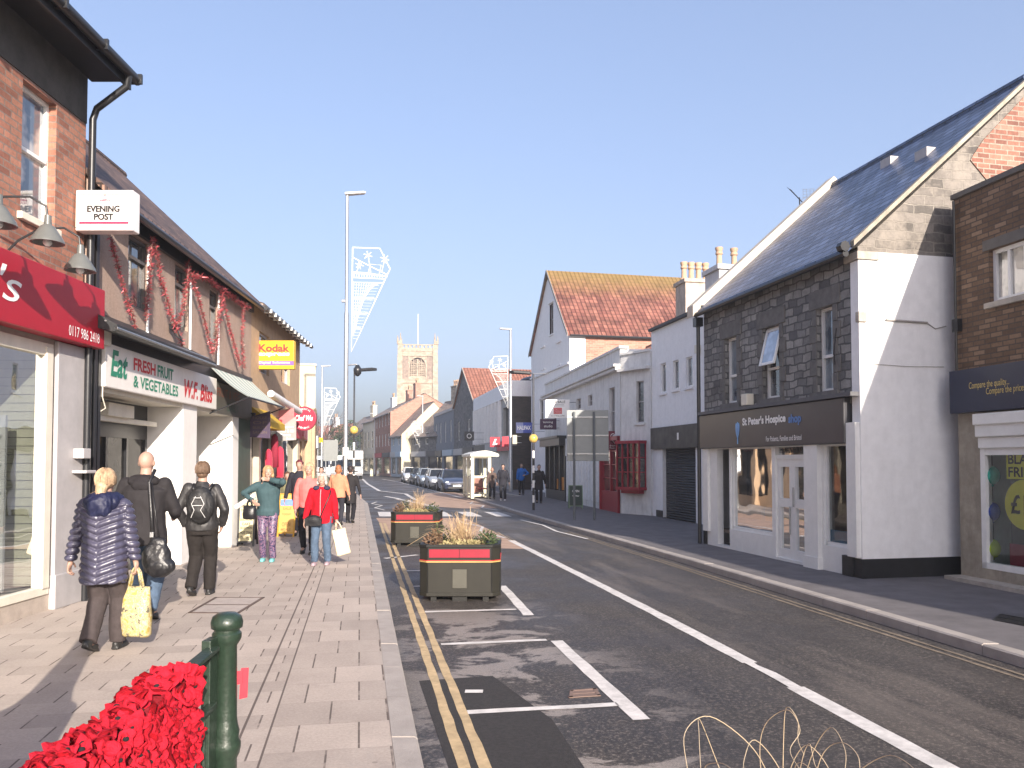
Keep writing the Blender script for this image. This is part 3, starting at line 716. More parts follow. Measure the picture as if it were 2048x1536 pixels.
# striped open awning
m_, n_, b_ = nodes('striped_awning'); s_ = N(n_, 'ShaderNodeSeparateXYZ'); L(n_, coord(n_), s_.inputs[0])
q_ = math_(n_, 'LESS_THAN', math_(n_, 'FRACT', math_(n_, 'DIVIDE', s_.outputs[0], .36)), .42)
L(n_, mixc(n_, q_, (.56, .57, .52), (.27, .36, .32)), b_.inputs['Base Color']); b_.inputs['Roughness'].default_value = .9
a, b = U(415), f.L - .05
mb = MB(); k = 14
for i in range(k):
    s0, s1 = i / k, (i + 1) / k; o0, o1 = .04 + .74 * s0, .04 + .74 * s1; z0 = 3.66 - .58 * s0 - .05 * math.sin(math.pi * s0); z1 = 3.66 - .58 * s1 - .05 * math.sin(math.pi * s1)
    mb.poly([f.P(a, o0, z0), f.P(b, o0, z0), f.P(b, o1, z1), f.P(a, o1, z1)]); mb.poly([f.P(a, o0, z0 - .012), f.P(b, o0, z0 - .012), f.P(b, o1, z1 - .012), f.P(a, o1, z1 - .012)])
aw = mb.build('awning', m_, f.E)
mb = MB(); mb.tube([f.P(a, .78, 3.07), f.P(b, .78, 3.07)], .02, 8); mb.tube([f.P(b, .03, 2.75), f.P(b, .78, 3.07)], .014, 6); mb.tube([f.P(a, .03, 2.75), f.P(a, .78, 3.07)], .014, 6); mb.build('awning_frame', BLACKP, aw, smooth=True)
# ground floor: recesses
uP0, uP1, uQ0, uQ1 = U(363), U(391), U(463), U(475)
SHW = M('shop_wall_white', (.80, .78, .74), .6, var=.04, dirt=.12)
mb = MB(); f.box(mb, uP0, uP1, -.62, .02, 0, 2.84); mb.build('shop_pier', SHW, f.E, bevel=.008); mb = MB(); f.box(mb, uQ0, uQ1, -.75, .02, 0, 2.8); mb.build('shop_pier', SHW, f.E, bevel=.008)
mb = MB(); f.box(mb, 0, uQ1, -2.2, .0, 2.78, 2.84); mb.build('soffit', CREAMW, f.E)
mb = MB(); f.box(mb, .35, uP0, -.66, -.60, 0, .5); f.box(mb, .35, uP0, -.66, -.6, 2.2, 2.78)
for k in range(5): u = .4 + k * (uP0 - .5) / 4; f.box(mb, u, u + .07, -.67, -.59, .5, 2.2)
f.box(mb, uP1, uQ0, -.80, -.75, 0, .4); f.box(mb, uP1, uQ0, -.80, -.75, 2.3, 2.78)
for k in range(4): u = uP1 + k * (uQ0 - uP1 - .07) / 3; f.box(mb, u, u + .07, -.81, -.74, .4, 2.3)
wf = mb.build('shop_window', BLACKP, f.E)
MB().poly([f.P(.35, -.63, .5), f.P(uP0, -.63, .5), f.P(uP0, -.63, 2.2), f.P(.35, -.63, 2.2)]).build('pane', DPANE, wf)
MB().poly([f.P(uP1, -.77, .4), f.P(uQ0, -.77, .4), f.P(uQ0, -.77, 2.3), f.P(uP1, -.77, 2.3)]).build('pane', DPANE, wf)
mb = MB(); f.box(mb, 0, .35, -.66, .0, 0, 2.84); f.box(mb, .05, .13, .0, .08, 0, 5.3); f.box(mb, .22, .30, 0, .05, 0, 3.4); mb.build('dark_pier', BLACKP, f.E)
mb = MB(); u1_ = uP0 - .3; f.box(mb, .5, uP0 - .2, -.45, -.35, 2.42, 2.50); f.box(mb, 1.3, 2.2, -.46, -.28, 2.5, 2.7); mb.build('shutter_rail', CREAMW, f.E, bevel=.01)
mb = MB(); f.box(mb, uQ1, f.L, -.2, .01, 0, 2.8)
mb.build('end_pier', M('dull_green_paint', (.06, .09, .07), .5, dirt=.3), f.E)
# skirting of the recess
mb = MB(); f.box(mb, uP1 + .05, uQ0 - .01, -.72, -.6, 0, .38); mb.build('brown_plinth', M('plinth_brown', (.17, .07, .05), .6), f.E)
mb = MB(); mb.tube([f.P(.35, .05, 2.95), f.P(.32, .06, 2.7), f.P(.42, .06, 2.55), f.P(.3, .05, 2.5)], .008, 6); mb.box(*sorted((.1, .34)), *sorted((f.s * .04, f.s * .16)), 3.4, 3.75); mb.build('cable_box', CREAMW, f.E)

# tinsel garlands
TINS = M('red_tinsel', (.50, .10, .12), .35, met=.35, var=.4, bump=0); TIND = M('brown_tinsel', (.22, .12, .10), .5, met=.2, var=.4, bump=0)
def garland(pix, rad, lab, dens=330, out=.16):
    pts = [Vector((*(f.o + f.d * U(px, out) + f.n * out), f.z(px, py, out))) for px, py in pix]
    mb = MB(); mb.tube(pts, .008, 5, 1)
    for a, b in zip(pts, pts[1:]):
        for i in range(int((b - a).length * dens)):
            p = a.lerp(b, random.random()); d = Vector((random.gauss(0, 1), random.gauss(0, 1), random.gauss(0, 1))).normalized(); l = rad * random.uniform(.5, 1.15)
            e = d.cross(Vector((random.random(), random.random(), random.random()))).normalized() * .009
            p += d * .01
            mb.poly([p - e, p + d * l, p + e], 0 if random.random() < .75 else 1)
    o = mb.build('tinsel_garland', [TINS, TIND], fix=False, origin=pts[-1]); tag(o, lab, 'garland', 'red tinsel garlands on the greengrocer upper wall')
garland([(213, 470), (232, 540), (250, 600), (268, 655)], .07, 'tinsel garland nearest the newspaper sign, on the shaded wall corner')
garland([(298, 470), (294, 540), (289, 640)], .08, 'bushy tinsel garland falling straight beside the first white pipe')
garland([(300, 468), (318, 560), (338, 625), (362, 690)], .08, 'long slanting tinsel garland ending at the canopy below the second window')
garland([(372, 520), (370, 560), (362, 610), (352, 650)], .08, 'tinsel garland hanging left of the second white pipe')
garland([(376, 545), (392, 590), (408, 650), (424, 708)], .07, 'thin slanting tinsel garland right of the second white pipe')
garland([(380, 545), (412, 556), (442, 578), (470, 598), (494, 614)], .10, 'thick tinsel swag running along under the gutter')
garland([(444, 575), (434, 630), (428, 700)], .10, 'thick tinsel garland dropping beside the third white pipe')
garland([(440, 590), (455, 650), (478, 730)], .07, 'thin tinsel garland slanting toward the striped awning')
garland([(484, 610), (482, 680), (486, 735)], .07, 'last tinsel garland at the end of the pebbledash wall')
# flood lamp on wall
t = thing('floodlight', 'black floodlight bracketed to the greengrocer wall between garlands', 'lamp', (*(f.o + f.d * U(345, .1) + f.n * .05), f.z(342, 655, .1)))
mb = MB(); mb.box(-.02, .14, -.06, .06, -.02, .08); mb.build('lamp_head', BLACKP, t, bevel=.01)
MB().tube([(0, 0, 0), (.1, 0, -.12), (.2, 0, -.22), (.08, -.05, .06)], .012, 6).build('arm', BLACKP, t)
L2 = f

# --- L3: photo shop block ---
f = Fc('buff_shop_building', 'buff rendered two-storey shops with the yellow photo sign', -6.06, 18.5, -6.55, 24.6, -1)
W3 = [(.8, 1.9, 4.0, 5.0), (3.4, 4.6, 4.0, 5.0)]
mb = MB(); f.wall(mb, 0, f.L, 2.9, 5.5, W3, rev=.1); mb.build('upper_wall', BUFFR, f.E)
mb = MB(); shell(f, mb, 6, 5.5, near=[(-3, 6.5)], far=[(-3, 6.5)]); mb.build('side_wall', BUFFR, f.E)
for wv in W3: f.window(*wv, pm=PANE, fm=GREYL)
roof_par(f, 6, 5.5, .9, GREYT, over=.3, ends=.1)
mb = MB()
for k in range(12): f.box(mb, .2 + k * .5, .26 + k * .5, .24, .42, 5.32, 5.40)
mb.build('gutter_clips', WHITEP, f.E)
mb = MB(); f.wall(mb, 0, f.L, 0, 2.9, [(.15, .9, 0, 2.5), (1.1, 2.6, .3, 2.5), (2.9, 3.5, 0, 2.4), (3.7, 5.9, .3, 2.5)], rev=.15); mb.build('shopfront', M('cream_shopfront', (.5, .45, .36), .6, dirt=.3), f.E)
mb = MB(); f.box(mb, .1, f.L - .1, -.16, -.15, .0, 2.5); mb.build('shop_window', PANED, f.E)
for k, (a, b, c) in enumerate((( .0, 2.7, (.03, .025, .03)), (2.8, f.L, (.45, .02, .04)))):
    mb = MB(); f.box(mb, a + .02, b, 0, .1, 2.52, 2.95); mb.build('shop_fascia', M('fascia_c%d' % k, c, .45), f.E)
mb = MB(); mb.tube([f.P(1.2, .2, 3.5), f.P(4.2, .35, 3.25)], .09, 10); mb.build('rolled_blind', M('white_vinyl', (.72, .72, .72), .5), f.E, smooth=True)
# orange blind
mb = MB(); mb.prism([f.P(.1, 0, 3.1), f.P(.1, .45, 2.75), f.P(.1, .45, 2.6), f.P(.1, 0, 2.6)], (1.6, 0, 0)); mb.build('dutch_blind', M('ochre_canvas', (.52, .33, .02), .7, var=.1), f.E)
L3 = f
# projecting signs, each facing up the street
def proj(name, lab, px0, px1, py0, py1, D, fx, col, D2=.12, cat='sign'):
    """sign box whose face spans the pixels at distance D; bracket reaches back to wall x = fx"""
    a, b = At(px0, py1, D), At(px1, py0, D); w_, h_ = b.x - a.x, b.z - a.z
    t = thing(name, lab, cat, (a.x, D, a.z))
    bd = MB().box(0, w_, 0, D2, 0, h_).build('sign_box', col, t, bevel=.01)
    mb = MB(); mb.tube([(fx - a.x, D2 / 2, h_ * .85), (0, D2 / 2, h_ * .85)], .018, 6); mb.tube([(fx - a.x, D2 / 2, h_ * .15), (0, D2 / 2, h_ * .15)], .018, 6); mb.build('bracket', STEEL, t)
    return t, bd, w_, h_
KY = M('sign_yellow', (.62, .40, .02), .4, var=.03, bump=0)
t, bd, w_, h_ = proj('projecting_sign', 'yellow square lightbox sign with red lettering of the photo shop', 510, 588, 681, 738, 19.3, -6.1, KY, .18)
text('Kodak', M('deep_red', (.62, .03, .03), .5, bump=0), bd, (.09 * w_, -.002, .6 * h_), (1, 0, 0), w_ * .8, h_ * .27, bold=.035); text('express', TWHITE, bd, (.09 * w_, -.002, .42 * h_), (1, 0, 0), w_ * .8, h_ * .15, bold=.03)
MB().box(.0, w_, -.005, 0.001, .13 * h_, .28 * h_).build('stripe', M('violet', (.2, .1, .32), .5), bd)
text('Digital Solutions', TWHITE, bd, (.1 * w_, -.008, .165 * h_), (1, 0, 0), w_ * .8, h_ * .1)
# purple house-shaped hanging board
def board_shape(name, lab, pxs, D, mat, T=.04, brk=None):
    p = [At(px, py, D) for px, py in pxs]; o0 = Vector((min(q.x for q in p), D, min(q.z for q in p)))
    t = thing(name, lab, 'sign', o0)
    bd = MB().prism([q - o0 for q in p], (0, T, 0)).build('board', mat, t, bevel=.004)
    if brk is not None:
        z = max(q.z for q in p) - o0.z - .05
        MB().tube([(brk - o0.x, T / 2, z), (.1, T / 2, z)], .015, 6).build('bracket', BLACKP, t)
    return t, bd, o0
t, bd, o0 = board_shape('hanging_sign', 'dark purple hanging board with a sloping top beside the striped awning', [(500, 834), (540, 822), (540, 877), (500, 874)], 18.25, M('plum', (.055, .035, .07), .5), brk=-6.05)
for k in range(4): text(('HOUSE', 'OF', 'BEAUTY', 'SALON')[k], M('dim_gold', (.14, .10, .08), .6), bd, (.07, -.002, .44 - k * .11), (1, 0, 0), .32, .065)
t, bd, o0 = board_shape('hanging_sign', 'grey board with pointed top advertising passport photographs', [(551, 862), (592, 832), (592, 880), (552, 883)], 20.9, M('grey_board', (.30, .29, .28), .5), brk=-6.25)
for k, s in enumerate(('Passport', 'Visa & ID', 'Photos', 'here')): text(s, TWHITE, bd, (.12 if k < 3 else .3, -.002, .34 - k * .10), (1, 0, 0), (.36, .36, .28, .17)[k], .07)
t = thing('round_sign', 'round red restaurant sign with white script projecting over the pavement', 'sign', At(608, 837, 23.6))
bd = MB().tube([(0, 0, 0), (0, .1, 0)], .36, 36).build('disc', M('rose_red', (.28, .02, .05), .45, var=.05), t, bevel=.008)
text('Chef Wu', TWHITE, bd, (-.26, -.002, -.07), (1, 0, 0), .52, .17, shear=.25, bold=.02)
for s, yy, sg_ in (('ORIENTAL', .24, 1), ('DINING', -.26, -1)):
    for i, ch in enumerate(s):
        a = (i - (len(s) - 1) / 2) * .2
        c = Vector((math.sin(a) * .28, -.002, sg_ * math.cos(a) * .28)); rr = Vector((math.cos(a), 0, -sg_ * math.sin(a))); uu = Vector((sg_ * math.sin(a), 0, math.cos(a)))
        text(ch, TWHITE, bd, c - rr * .022 - uu * .025, rr, .04, .05, up=uu)
MB().tube([(-.6, .05, .1), (-.34, .05, .1)], .02, 6).build('bracket', STEEL, t)
board_shape('hanging_sign', 'pink hanging board half hidden behind the passport photo sign', [(553, 822), (588, 816), (588, 850), (553, 852)], 21.6, M('dusty_rose', (.42, .16, .16), .5), brk=-6.3)
proj('projecting_sign', 'small white and red shop sign below the round restaurant sign', 576, 596, 868, 889, 27, -7.2, M('whitish', (.7, .68, .66), .5))
t, bd, w_, h_ = proj('projecting_sign', 'small pale blue shop sign far along the left pavement', 588, 600, 880, 893, 32, -8.5, M('paleblue', (.3, .5, .66), .5))
# --- L4 low shops and L5 pale block ---
f = Fc('low_shop_building', 'single-storey buff shop row past the round sign', -6.55, 24.65, -9.6, 38, -1)
mb = MB(); f.wall(mb, 0, f.L, 0, 3.6, [(.4, 2.6, .4, 2.5), (3.2, 4.1, 0, 2.3), (4.6, 7, .4, 2.5), (8, 12, .4, 2.5)], rev=.15); shell(f, mb, 6, 3.6); mb.poly([f.P(0, 0, 3.6), f.P(f.L, 0, 3.6), f.P(f.L, -6, 3.6), f.P(0, -6, 3.6)]); mb.build('wall', BUFFR, f.E)
MB().box(.2, f.L - .2, *sorted((f.s * -.16, f.s * -.15)), 0, 2.6).build('shop_window', PANED, f.E)
for k, (a, b, c) in enumerate(((.1, 4.3, (.4, .08, .1)), (4.4, 7.4, (.1, .25, .4)), (7.6, 12.6, (.5, .45, .35)))):
    mb = MB(); f.box(mb, a, b, 0, .12, 2.6, 3.1); mb.build('shop_fascia', M('fascia_d%d' % k, c, .5), f.E)
mb = MB(); f.box(mb, 5.0, 5.4, 0, .25, 0, 3.6); mb.build('pilaster', BUFFR, f.E); mb = MB(); f.box(mb, 9.5, 10, 0, .3, 0, 3.6); mb.build('pilaster', BUFFR, f.E)
f = Fc('pale_block_building', 'pale cream three-storey block with a blank end wall rising behind the left shops', -10.6, 43, -13.0, 52, -1)
mb = MB(); f.wall(mb, 0, f.L, 0, 7.0, [(1, 2.2, 4, 5.6), (4, 5.2, 4, 5.6), (7, 8.2, 4, 5.6), (.6, 8.5, .3, 2.6)], rev=.12); shell(f, mb, 8, 7.0)
mb.poly([f.P(0, 0, 7), f.P(f.L, 0, 7), f.P(f.L, -8, 7), f.P(0, -8, 7)]); mb.build('wall', RENDC, f.E)
mb = MB(); f.box(mb, -.05, f.L, -8, .05, 7.0, 7.12); mb.build('coping', CONC, f.E)
for a in (1, 4, 7): f.window(a, a + 1.2, 4, 5.6)
MB().box(.6, 8.5, *sorted((f.s * -.13, f.s * -.12)), .2, 2.7).build('shop_window', PANED, f.E)
f = Fc('beige_shop_building', 'beige two-storey shop whose lit end wall shows above the crowd', -9.9, 38.3, -10.95, 42.8, -1)
mb = MB(); f.wall(mb, 0, f.L, 0, 4.4, [(.5, 2.2, .3, 2.4)], rev=.1, o=.5); f.wall(mb, 0, f.L, 0, 4.4); shell(f, mb, 6, 4.4); f.box(mb, 0, f.L, 0, .5, 0, 4.4); mb.build('wall', BUFFR, f.E)
mb = MB(); f.box(mb, .5, 3.9, .5, .6, 2.5, 3.1); mb.build('shop_fascia', M('fascia_pale', (.45, .5, .55), .5), f.E)
f = Fc('terrace_building', 'low grey-brown terrace far down the left side of the street', -15, 56, -23, 84, -1)
mb = MB(); f.wall(mb, 0, f.L, 0, 3.2); shell(f, mb, 7, 3.2, near=[(-3.5, 4.6)], far=[(-3.5, 4.6)]); mb.build('wall', RENDC, f.E)
roof_par(f, 7, 3.2, 1.4, GREYT)
for k in range(5):
    f.window(1.5 + k * 5, 3.2 + k * 5, .8, 2.3, pm=PANED)
# red clothes rack items hung outside
CL = M('red_cloth', (.55, .015, .05), .8, var=.2, sheen=.3); CL2 = M('dark_red_cloth', (.22, .01, .03), .85, var=.2)
for k, (px, py0, py1, D, mm, lb) in enumerate(((537, 898, 975, 19.6, CL, 'long bright red dress hanging leftmost outside the clothes shop'), (560, 893, 955, 21.0, CL, 'red top hanging right of the long red dress'), (549, 868, 935, 20.3, CL2, 'dark red garment hanging between the two bright ones'))):
    a, b = At(px - 8, py1, D), At(px + 8, py0, D); h_ = b.z - a.z; w_ = (b.x - a.x) / 2
    o = MB().rings([(0, 0, 0, w_ * 1.1, .09), (.01, 0, h_ * .4, w_ * .95, .08), (0, 0, h_ * .75, w_ * 1.0, .07), (0, 0, h_ * .92, w_ * .85, .05), (0, 0, h_, w_ * .25, .03)], 14).build('hanging_garment', mm, smooth='all')
    for v in o.data.vertices:
        a_ = math.atan2(v.co.y, v.co.x); s_ = 1 + .12 * math.sin(a_ * 7) * (1 - v.co.z / h_); v.co.x *= s_; v.co.y *= s_
    o.location = ((a.x + b.x) / 2, D, a.z); tag(o, lb, 'clothing', 'red clothes hung outside the shop')
# ================= RIGHT SIDE BUILDINGS =================
NAVY = M('navy_fascia', (.012, .018, .05), .4, var=.08, bump=.02)
CHAR = M('charcoal_fascia', (.055, .055, .062), .3, var=.12, bump=.02, vs=2)
STONEP = M('dirty_stone_pier', (.34, .30, .24), .85, var=.2, bump=.4, dirt=.6)
GOLD = M('letter_gold', (.62, .48, .16), .5, bump=0)
LIME = M('poster_lime', (.72, .70, .08), .6, var=.03, bump=0)
# --- R0 brown brick ---
f = Fc('brown_brick_building', 'brown brick building with navy fascia and Black Friday posters at right edge', 6.98 + .2 * 16, -3.5, 6.98, 12.5, 1)
Lr = f.L
def far(px, o=0): return f.u(px, o)
wz0, wz1 = f.z(1990, 603), f.z(1990, 497)
wn = (far(2120), far(1986), wz0, wz1)
wz = (min(wn[0], wn[1]), max(wn[0], wn[1]), wz0, wz1)
fz1, fz0 = f.z(1920, 740, .15), f.z(1920, 826, .15)
mb = MB(); f.wall(mb, 0, Lr, fz1 - .2, 5.94, [wz], rev=.14); shell(f, mb, 9, 5.94); mb.build('wall', BBROWN, f.E)
mb = MB(); f.box(mb, 0, Lr + .03, -.3, .04, 5.942, 6.02); f.box(mb, Lr - .3, Lr + .04, -9, -.3, 5.942, 6.02); f.box(mb, wz[0] - .1, wz[1] + .1, 0, .02, wz1 + .005, wz1 + .16); mb.build('coping', M('dark_stone', (.13, .12, .11), .85), f.E)
MB().poly([f.P(0, -.1, 5.95), f.P(Lr, -.1, 5.95), f.P(Lr, -9, 5.95), f.P(0, -9, 5.95)]).build('roof', GREYP, f.E)
f.window(*wz, rev=.1, mid=False, mull=3, sill=CONC, pm=pane_mat('curtain_pane', (.12, .12, .11), (.55, .52, .46)), fw=.06)
mb = MB(); f.box(mb, 0, Lr, -.1, .15, fz0, fz1); sg = mb.build('shop_fascia', NAVY, f.E, bevel=.008)
a, b = far(1941, .15), far(2022, .15)
text('Compare the quality...', GOLD, sg, f.P(a, .152, f.z(1941, 782, .15)), (-1, 0, 0), a - b, .13)
a2 = far(1975, .15); text('Compare the prices...', GOLD, sg, f.P(a2, .152, f.z(1975, 793, .15)), (-1, 0, 0), a - b, .13)
wu1 = far(1961); wu0 = wu1 - 4.5
wzz0, wzz1 = .22, f.z(1970, 897)
mb = MB(); f.wall(mb, 0, Lr, 0, fz0, [(wu0, wu1, wzz0, fz0 - .02)], rev=.1); mb.build('stone_pier', STONEP, f.E)
mb = MB(); f.box(mb, wu0, wu1, -.1, .10, wzz1 + .17, fz0 - .02); f.box(mb, wu0, wu1 + .0, -.1, .14, fz0 - .2, fz0 - .03); f.box(mb, wu0, wu1, -.1, .05, wzz1, wzz1 + .17)
mb.build('shutter_box', WHITEP, f.E, bevel=.015)
mb = MB(); f.box(mb, wu1 - .09, wu1, -.1, .01, wzz0, wzz1); f.box(mb, wu0, wu1, -.1, .01, wzz0, wzz0 + .09); f.box(mb, wu0, wu1, -.1, 0.005, wzz1 - .1, wzz1); f.box(mb, wu1 - 2.4, wu1 - 2.33, -.1, .005, wzz0, wzz1)
wf = mb.build('shop_window', WHITEP, f.E)
MB().poly([f.P(wu0, -.05, wzz0), f.P(wu1, -.05, wzz0), f.P(wu1, -.05, wzz1), f.P(wu0, -.05, wzz1)]).build('pane', GLASS, wf)
mb = MB(); f.box(mb, 0, Lr, .0, .3, 0, .06); mb.build('step', CONC, f.E)
mb = MB(); f.box(mb, wu0, wu1 + .3, -.75, -.70, 0, wzz1); f.box(mb, wu1 + .02, wu1 + .06, -.70, -.11, 0, wzz1); f.box(mb, wu0, wu1, -.70, -.1, .12, .2); mb.build('display_interior', M('display_pale', (.56, .64, .61), .8, var=.2, vs=2), f.E)
mb = MB(); pz = f.z(2018, 910, -.1); a = far(2012, -.1)
q = MB(); f.box(q, a - .9, a, -.12, -.10, 1.56, 1.95); ps = q.build('poster', LIME, f.E)
text('BLACK', TBLACK, ps, f.P(a - .04, -.098, 1.775), (-1, 0, 0), .62, .145, bold=.02); text('FRIDAY', TBLACK, ps, f.P(a - .04, -.098, 1.59), (-1, 0, 0), .7, .145, bold=.02)
q = MB(); f.box(q, a - 1.7, a - .02, -.16, -.14, .35, 1.6); q.build('poster', M('poster_slate', (.05, .06, .065), .6), f.E)
c0 = f.P(far(2050, -.1) + .02, -.11, f.z(2040, 1010)); q = MB(); q.tube([Vector(c0), Vector(c0) + Vector((0, .012 * f.s, 0))], .36, 28); ps = q.build('price_sticker', LIME, f.E)
text('£10', TBLACK, ps, Vector(c0) + Vector((.24, .016, -.14)), (-1, 0, 0), .5, .28, bold=.02)
MB().box(f.u(2012, -.1) - 1.6, f.u(2012, -.1), -.138, -.125, .3, .62).build('red_poster', M('maroon', (.25, .02, .05), .6), f.E)
BAL = [(1984, 951, (.02, .38, .28)), (1984, 1023, (.02, .07, .36)), (1985, 1097, (.42, .58, .03))]
for k, (px, py, c) in enumerate(BAL):
    u, z = f.uz(px, py, -.14)
    bo = f.o + f.d * u + f.n * -.14
    MBx = MB().sph((0, 0, 0), (.115, .115, .145), 18); MBx.tube([(0, 0, -.14), (0, 0, -.165)], [.02, .03], 8)
    o = MBx.build('balloon', M('balloon_%d' % k, c, .25, var=.03, coat=.5), smooth='all'); o.location = (bo.x, bo.y, z)
    tag(o, ('teal balloon, topmost on the string in the right shop window', 'dark blue balloon, middle one on the string in the right shop window', 'lime green balloon, lowest on the string in the right shop window')[k], 'balloon', 'balloons strung in the shop window')
u, z = f.uz(1984, 925, -.14); q = MB(); q.tube([f.P(u, -.14, 2.2), f.P(u, -.14, .4)], .006, 6); q.build('balloon_string', BLACKP, f.E)
mb = MB(); mb.tube([f.P(Lr - .06, .06, 5.9), f.P(Lr - .06, .06, fz1)], .02, 8); f.box(mb, Lr - .12, Lr - .0, .0, .08, f.z(1912, 665), f.z(1912, 640)); mb.build('downpipe', BLACKP, f.E)

BREDD = brick('weathered_red_brick', (.13, .055, .04), (.30, .13, .09), (.24, .20, .16), bw=.235, bh=.085, ms=.011, var=.8, burnt=(.28, .24, .2), stain=.5)
# --- R1 stone building with the white gable ---
X0, Y0, X1, Y1 = 5.45, 12.5, 4.29, 17.8
f = Fc('stone_shop_building', 'dark grey stone charity shop with slate roof and white rendered gable wall', X0, Y0, X1, Y1, 1)
HE = 5.2; DEP = 6.6; RISE = 2.95
f1z1, f1z0 = 2.84, 2.10
wins = []
for (pa, pb, pt, pbm) in ((1476, 1452, 674, 806), (1562, 1528, 652, 796), (1670, 1637, 613, 782)):
    a, b = f.u(pa), f.u(pb); zt, zb = f.z((pa + pb) / 2, pt), f.z((pa + pb) / 2, pbm); wins.append((a, b, zb, zt))
mb = MB(); f.wall(mb, 0, f.L, f1z1 - .1, HE, wins, rev=.16); mb.build('stone_wall', STONE, f.E)
SUR = M('window_surround_stone', (.15, .145, .14), .9, var=.25, bump=.5, dirt=.3)
for k, (a, b, c, d) in enumerate(wins):
    mb = MB()
    f.box(mb, a - .2, b + .2, -.1, .025, d + .003, d + .32)
    for j in range(5):
        e = .20 if j % 2 else .12; zz0 = c + (d - c) * j / 5; zz1 = c + (d - c) * (j + 1) / 5
        f.box(mb, a - e, a - .002, -.02, .02, zz0 + .004, zz1 - .004); f.box(mb, b + .002, b + e, -.02, .02, zz0 + .004, zz1 - .004)
    f.box(mb, a - .16, b + .16, -.1, .06, c - .12, c - .004)
    mb.build('window_surround', SUR, f.E, bevel=.006)
    if k != 1: f.window(a, b, c, d, rev=.12, mid=.42, fw=.05, pm=pane_mat('blue_pane%d' % k, (.05, .07, .10), (.20, .24, .28)))
    else:
        f.window(a, b, c, d - .0, rev=.12, mid=.42, fw=.05, pm=PANE, label='white window with its top light tilted open')
        zc = c + (d - c) * .42 + .04; th = R(14); hh = d - zc - .03
        mb = MB(); fr = .045
        def tp(u, s): return Vector(f.P(u, -.06 + (hh - s) * math.sin(th), d - .03 - (hh - s) * math.cos(th)))
        A = [tp(a + .03, 0), tp(b - .03, 0), tp(b - .03, hh), tp(a + .03, hh)]; nrm = (A[1] - A[0]).cross(A[3] - A[0]).normalized() * .03
        I = [tp(a + .08, .05), tp(b - .08, .05), tp(b - .08, hh - .05), tp(a + .08, hh - .05)]
        for i in range(4): mb.prism([A[i], A[(i + 1) % 4], I[(i + 1) % 4], I[i]], nrm)
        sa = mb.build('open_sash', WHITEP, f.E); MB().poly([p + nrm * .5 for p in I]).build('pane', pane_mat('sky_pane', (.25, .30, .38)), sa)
# gable (near end)
GM = MB(); zr = f.z(1722, 500); ZG = 5.12
pts = [f.P(0, -.0, ZG), f.P(0, -.0, HE + .0), f.P(0, -DEP / 2, HE + RISE), f.P(0, -DEP, HE), f.P(0, -DEP, ZG)]
GM.prism(pts, (.25, 0, 0)); GM.build('gable_stonework', STONEL, f.E)
# red brick patch where the chimney breast was
p0, p1 = (-2.35, 5.96), (-DEP / 2, HE + RISE)
MB().prism([f.P(-.02, -2.1, 6.75), f.P(-.02, -2.35, 7.1), f.P(-.02, -DEP / 2, HE + RISE - .12), f.P(-.02, -DEP + .6, 5.75), f.P(-.02, -DEP + .5, 5.2), f.P(-.02, -3.3, 5.2), f.P(-.02, -2.9, 6.1), f.P(-.02, -2.5, 6.35)], (.03, 0, 0)).build('brick_patch', BREDD, f.E)
mb = MB(); mb.prism([f.P(-.03, -.32, ZG), f.P(-.03, -DEP, ZG), f.P(-.03, -DEP, .3), f.P(-.03, .02, .3), f.P(-.03, .02, ZG - .14), f.P(-.03, -.32, ZG - .14)], (.2, 0, 0)); gr = mb.build('white_render_wall', REND, f.E)
mb = MB(); mb.prism([f.P(-.05, .04, .0), f.P(-.05, -DEP, .0), f.P(-.05, -DEP, .3), f.P(-.05, .04, .3)], (.2, 0, 0)); f.box(mb, .15, .42, .0, .07, 0, .32); mb.build('black_plinth', BLACKP, f.E)
mb = MB(); f.box(mb, -.06, .3, -.34, .05, ZG - .13, ZG - .0); f.box(mb, -.07, .02, -.1, .05, 4.0, 4.16); mb.build('corbel', CONC, f.E, bevel=.01)
mb = MB(); mb.tube([f.P(-.05, -.45, 4.05), f.P(-.05, -1.2, 4.03)], .018, 6); mb.tube([f.P(-.045, -1.2, 4.03), f.P(-.045, -1.35, 3.94), f.P(-.045, -1.55, 3.99)], .008, 5); mb.tube([f.P(-.04, 0, 3.9), f.P(-.04, -.45, 4.05)], .006, 5); mb.tube([f.P(-.04, 0, 3.35), f.P(-.04, -.8, 3.32), f.P(-.04, -1.5, 3.33)], .005, 5)
mb.build('wall_cable', M('cable_grey', (.35, .33, .31), .6), f.E)
# far gable & back
mb = MB(); mb.poly([f.P(f.L, 0, 0), f.P(f.L, 0, HE), f.P(f.L, -DEP / 2, HE + RISE), f.P(f.L, -DEP, HE), f.P(f.L, -DEP, 0)]); mb.poly([f.P(0, -DEP, 0), f.P(f.L, -DEP, 0), f.P(f.L, -DEP, HE), f.P(0, -DEP, HE)]); mb.build('rear_wall', RENDG, f.E)
ro = roof_par(f, DEP, HE + .06, RISE, SLATE, over=.16, t=.07, u0=.02, u1=f.L, gmat=BLACKP)
MB().tube([f.P(-.0, .22, HE + .0), f.P(.12, .22, HE)], .085, 8).build('gutter_end', BLACKP, f.E)
k_ = RISE / (DEP / 2)
mb = MB(); mb.prism([f.P(-.05, .1, HE + .0), f.P(-.05, -DEP / 2, HE + RISE + .05), f.P(-.05, -DEP / 2, HE + RISE + .13), f.P(-.05, .1, HE + .085)], (.1, 0, 0)); mb.build('verge', STONEP, f.E)
mb = MB(); u = f.L - .05
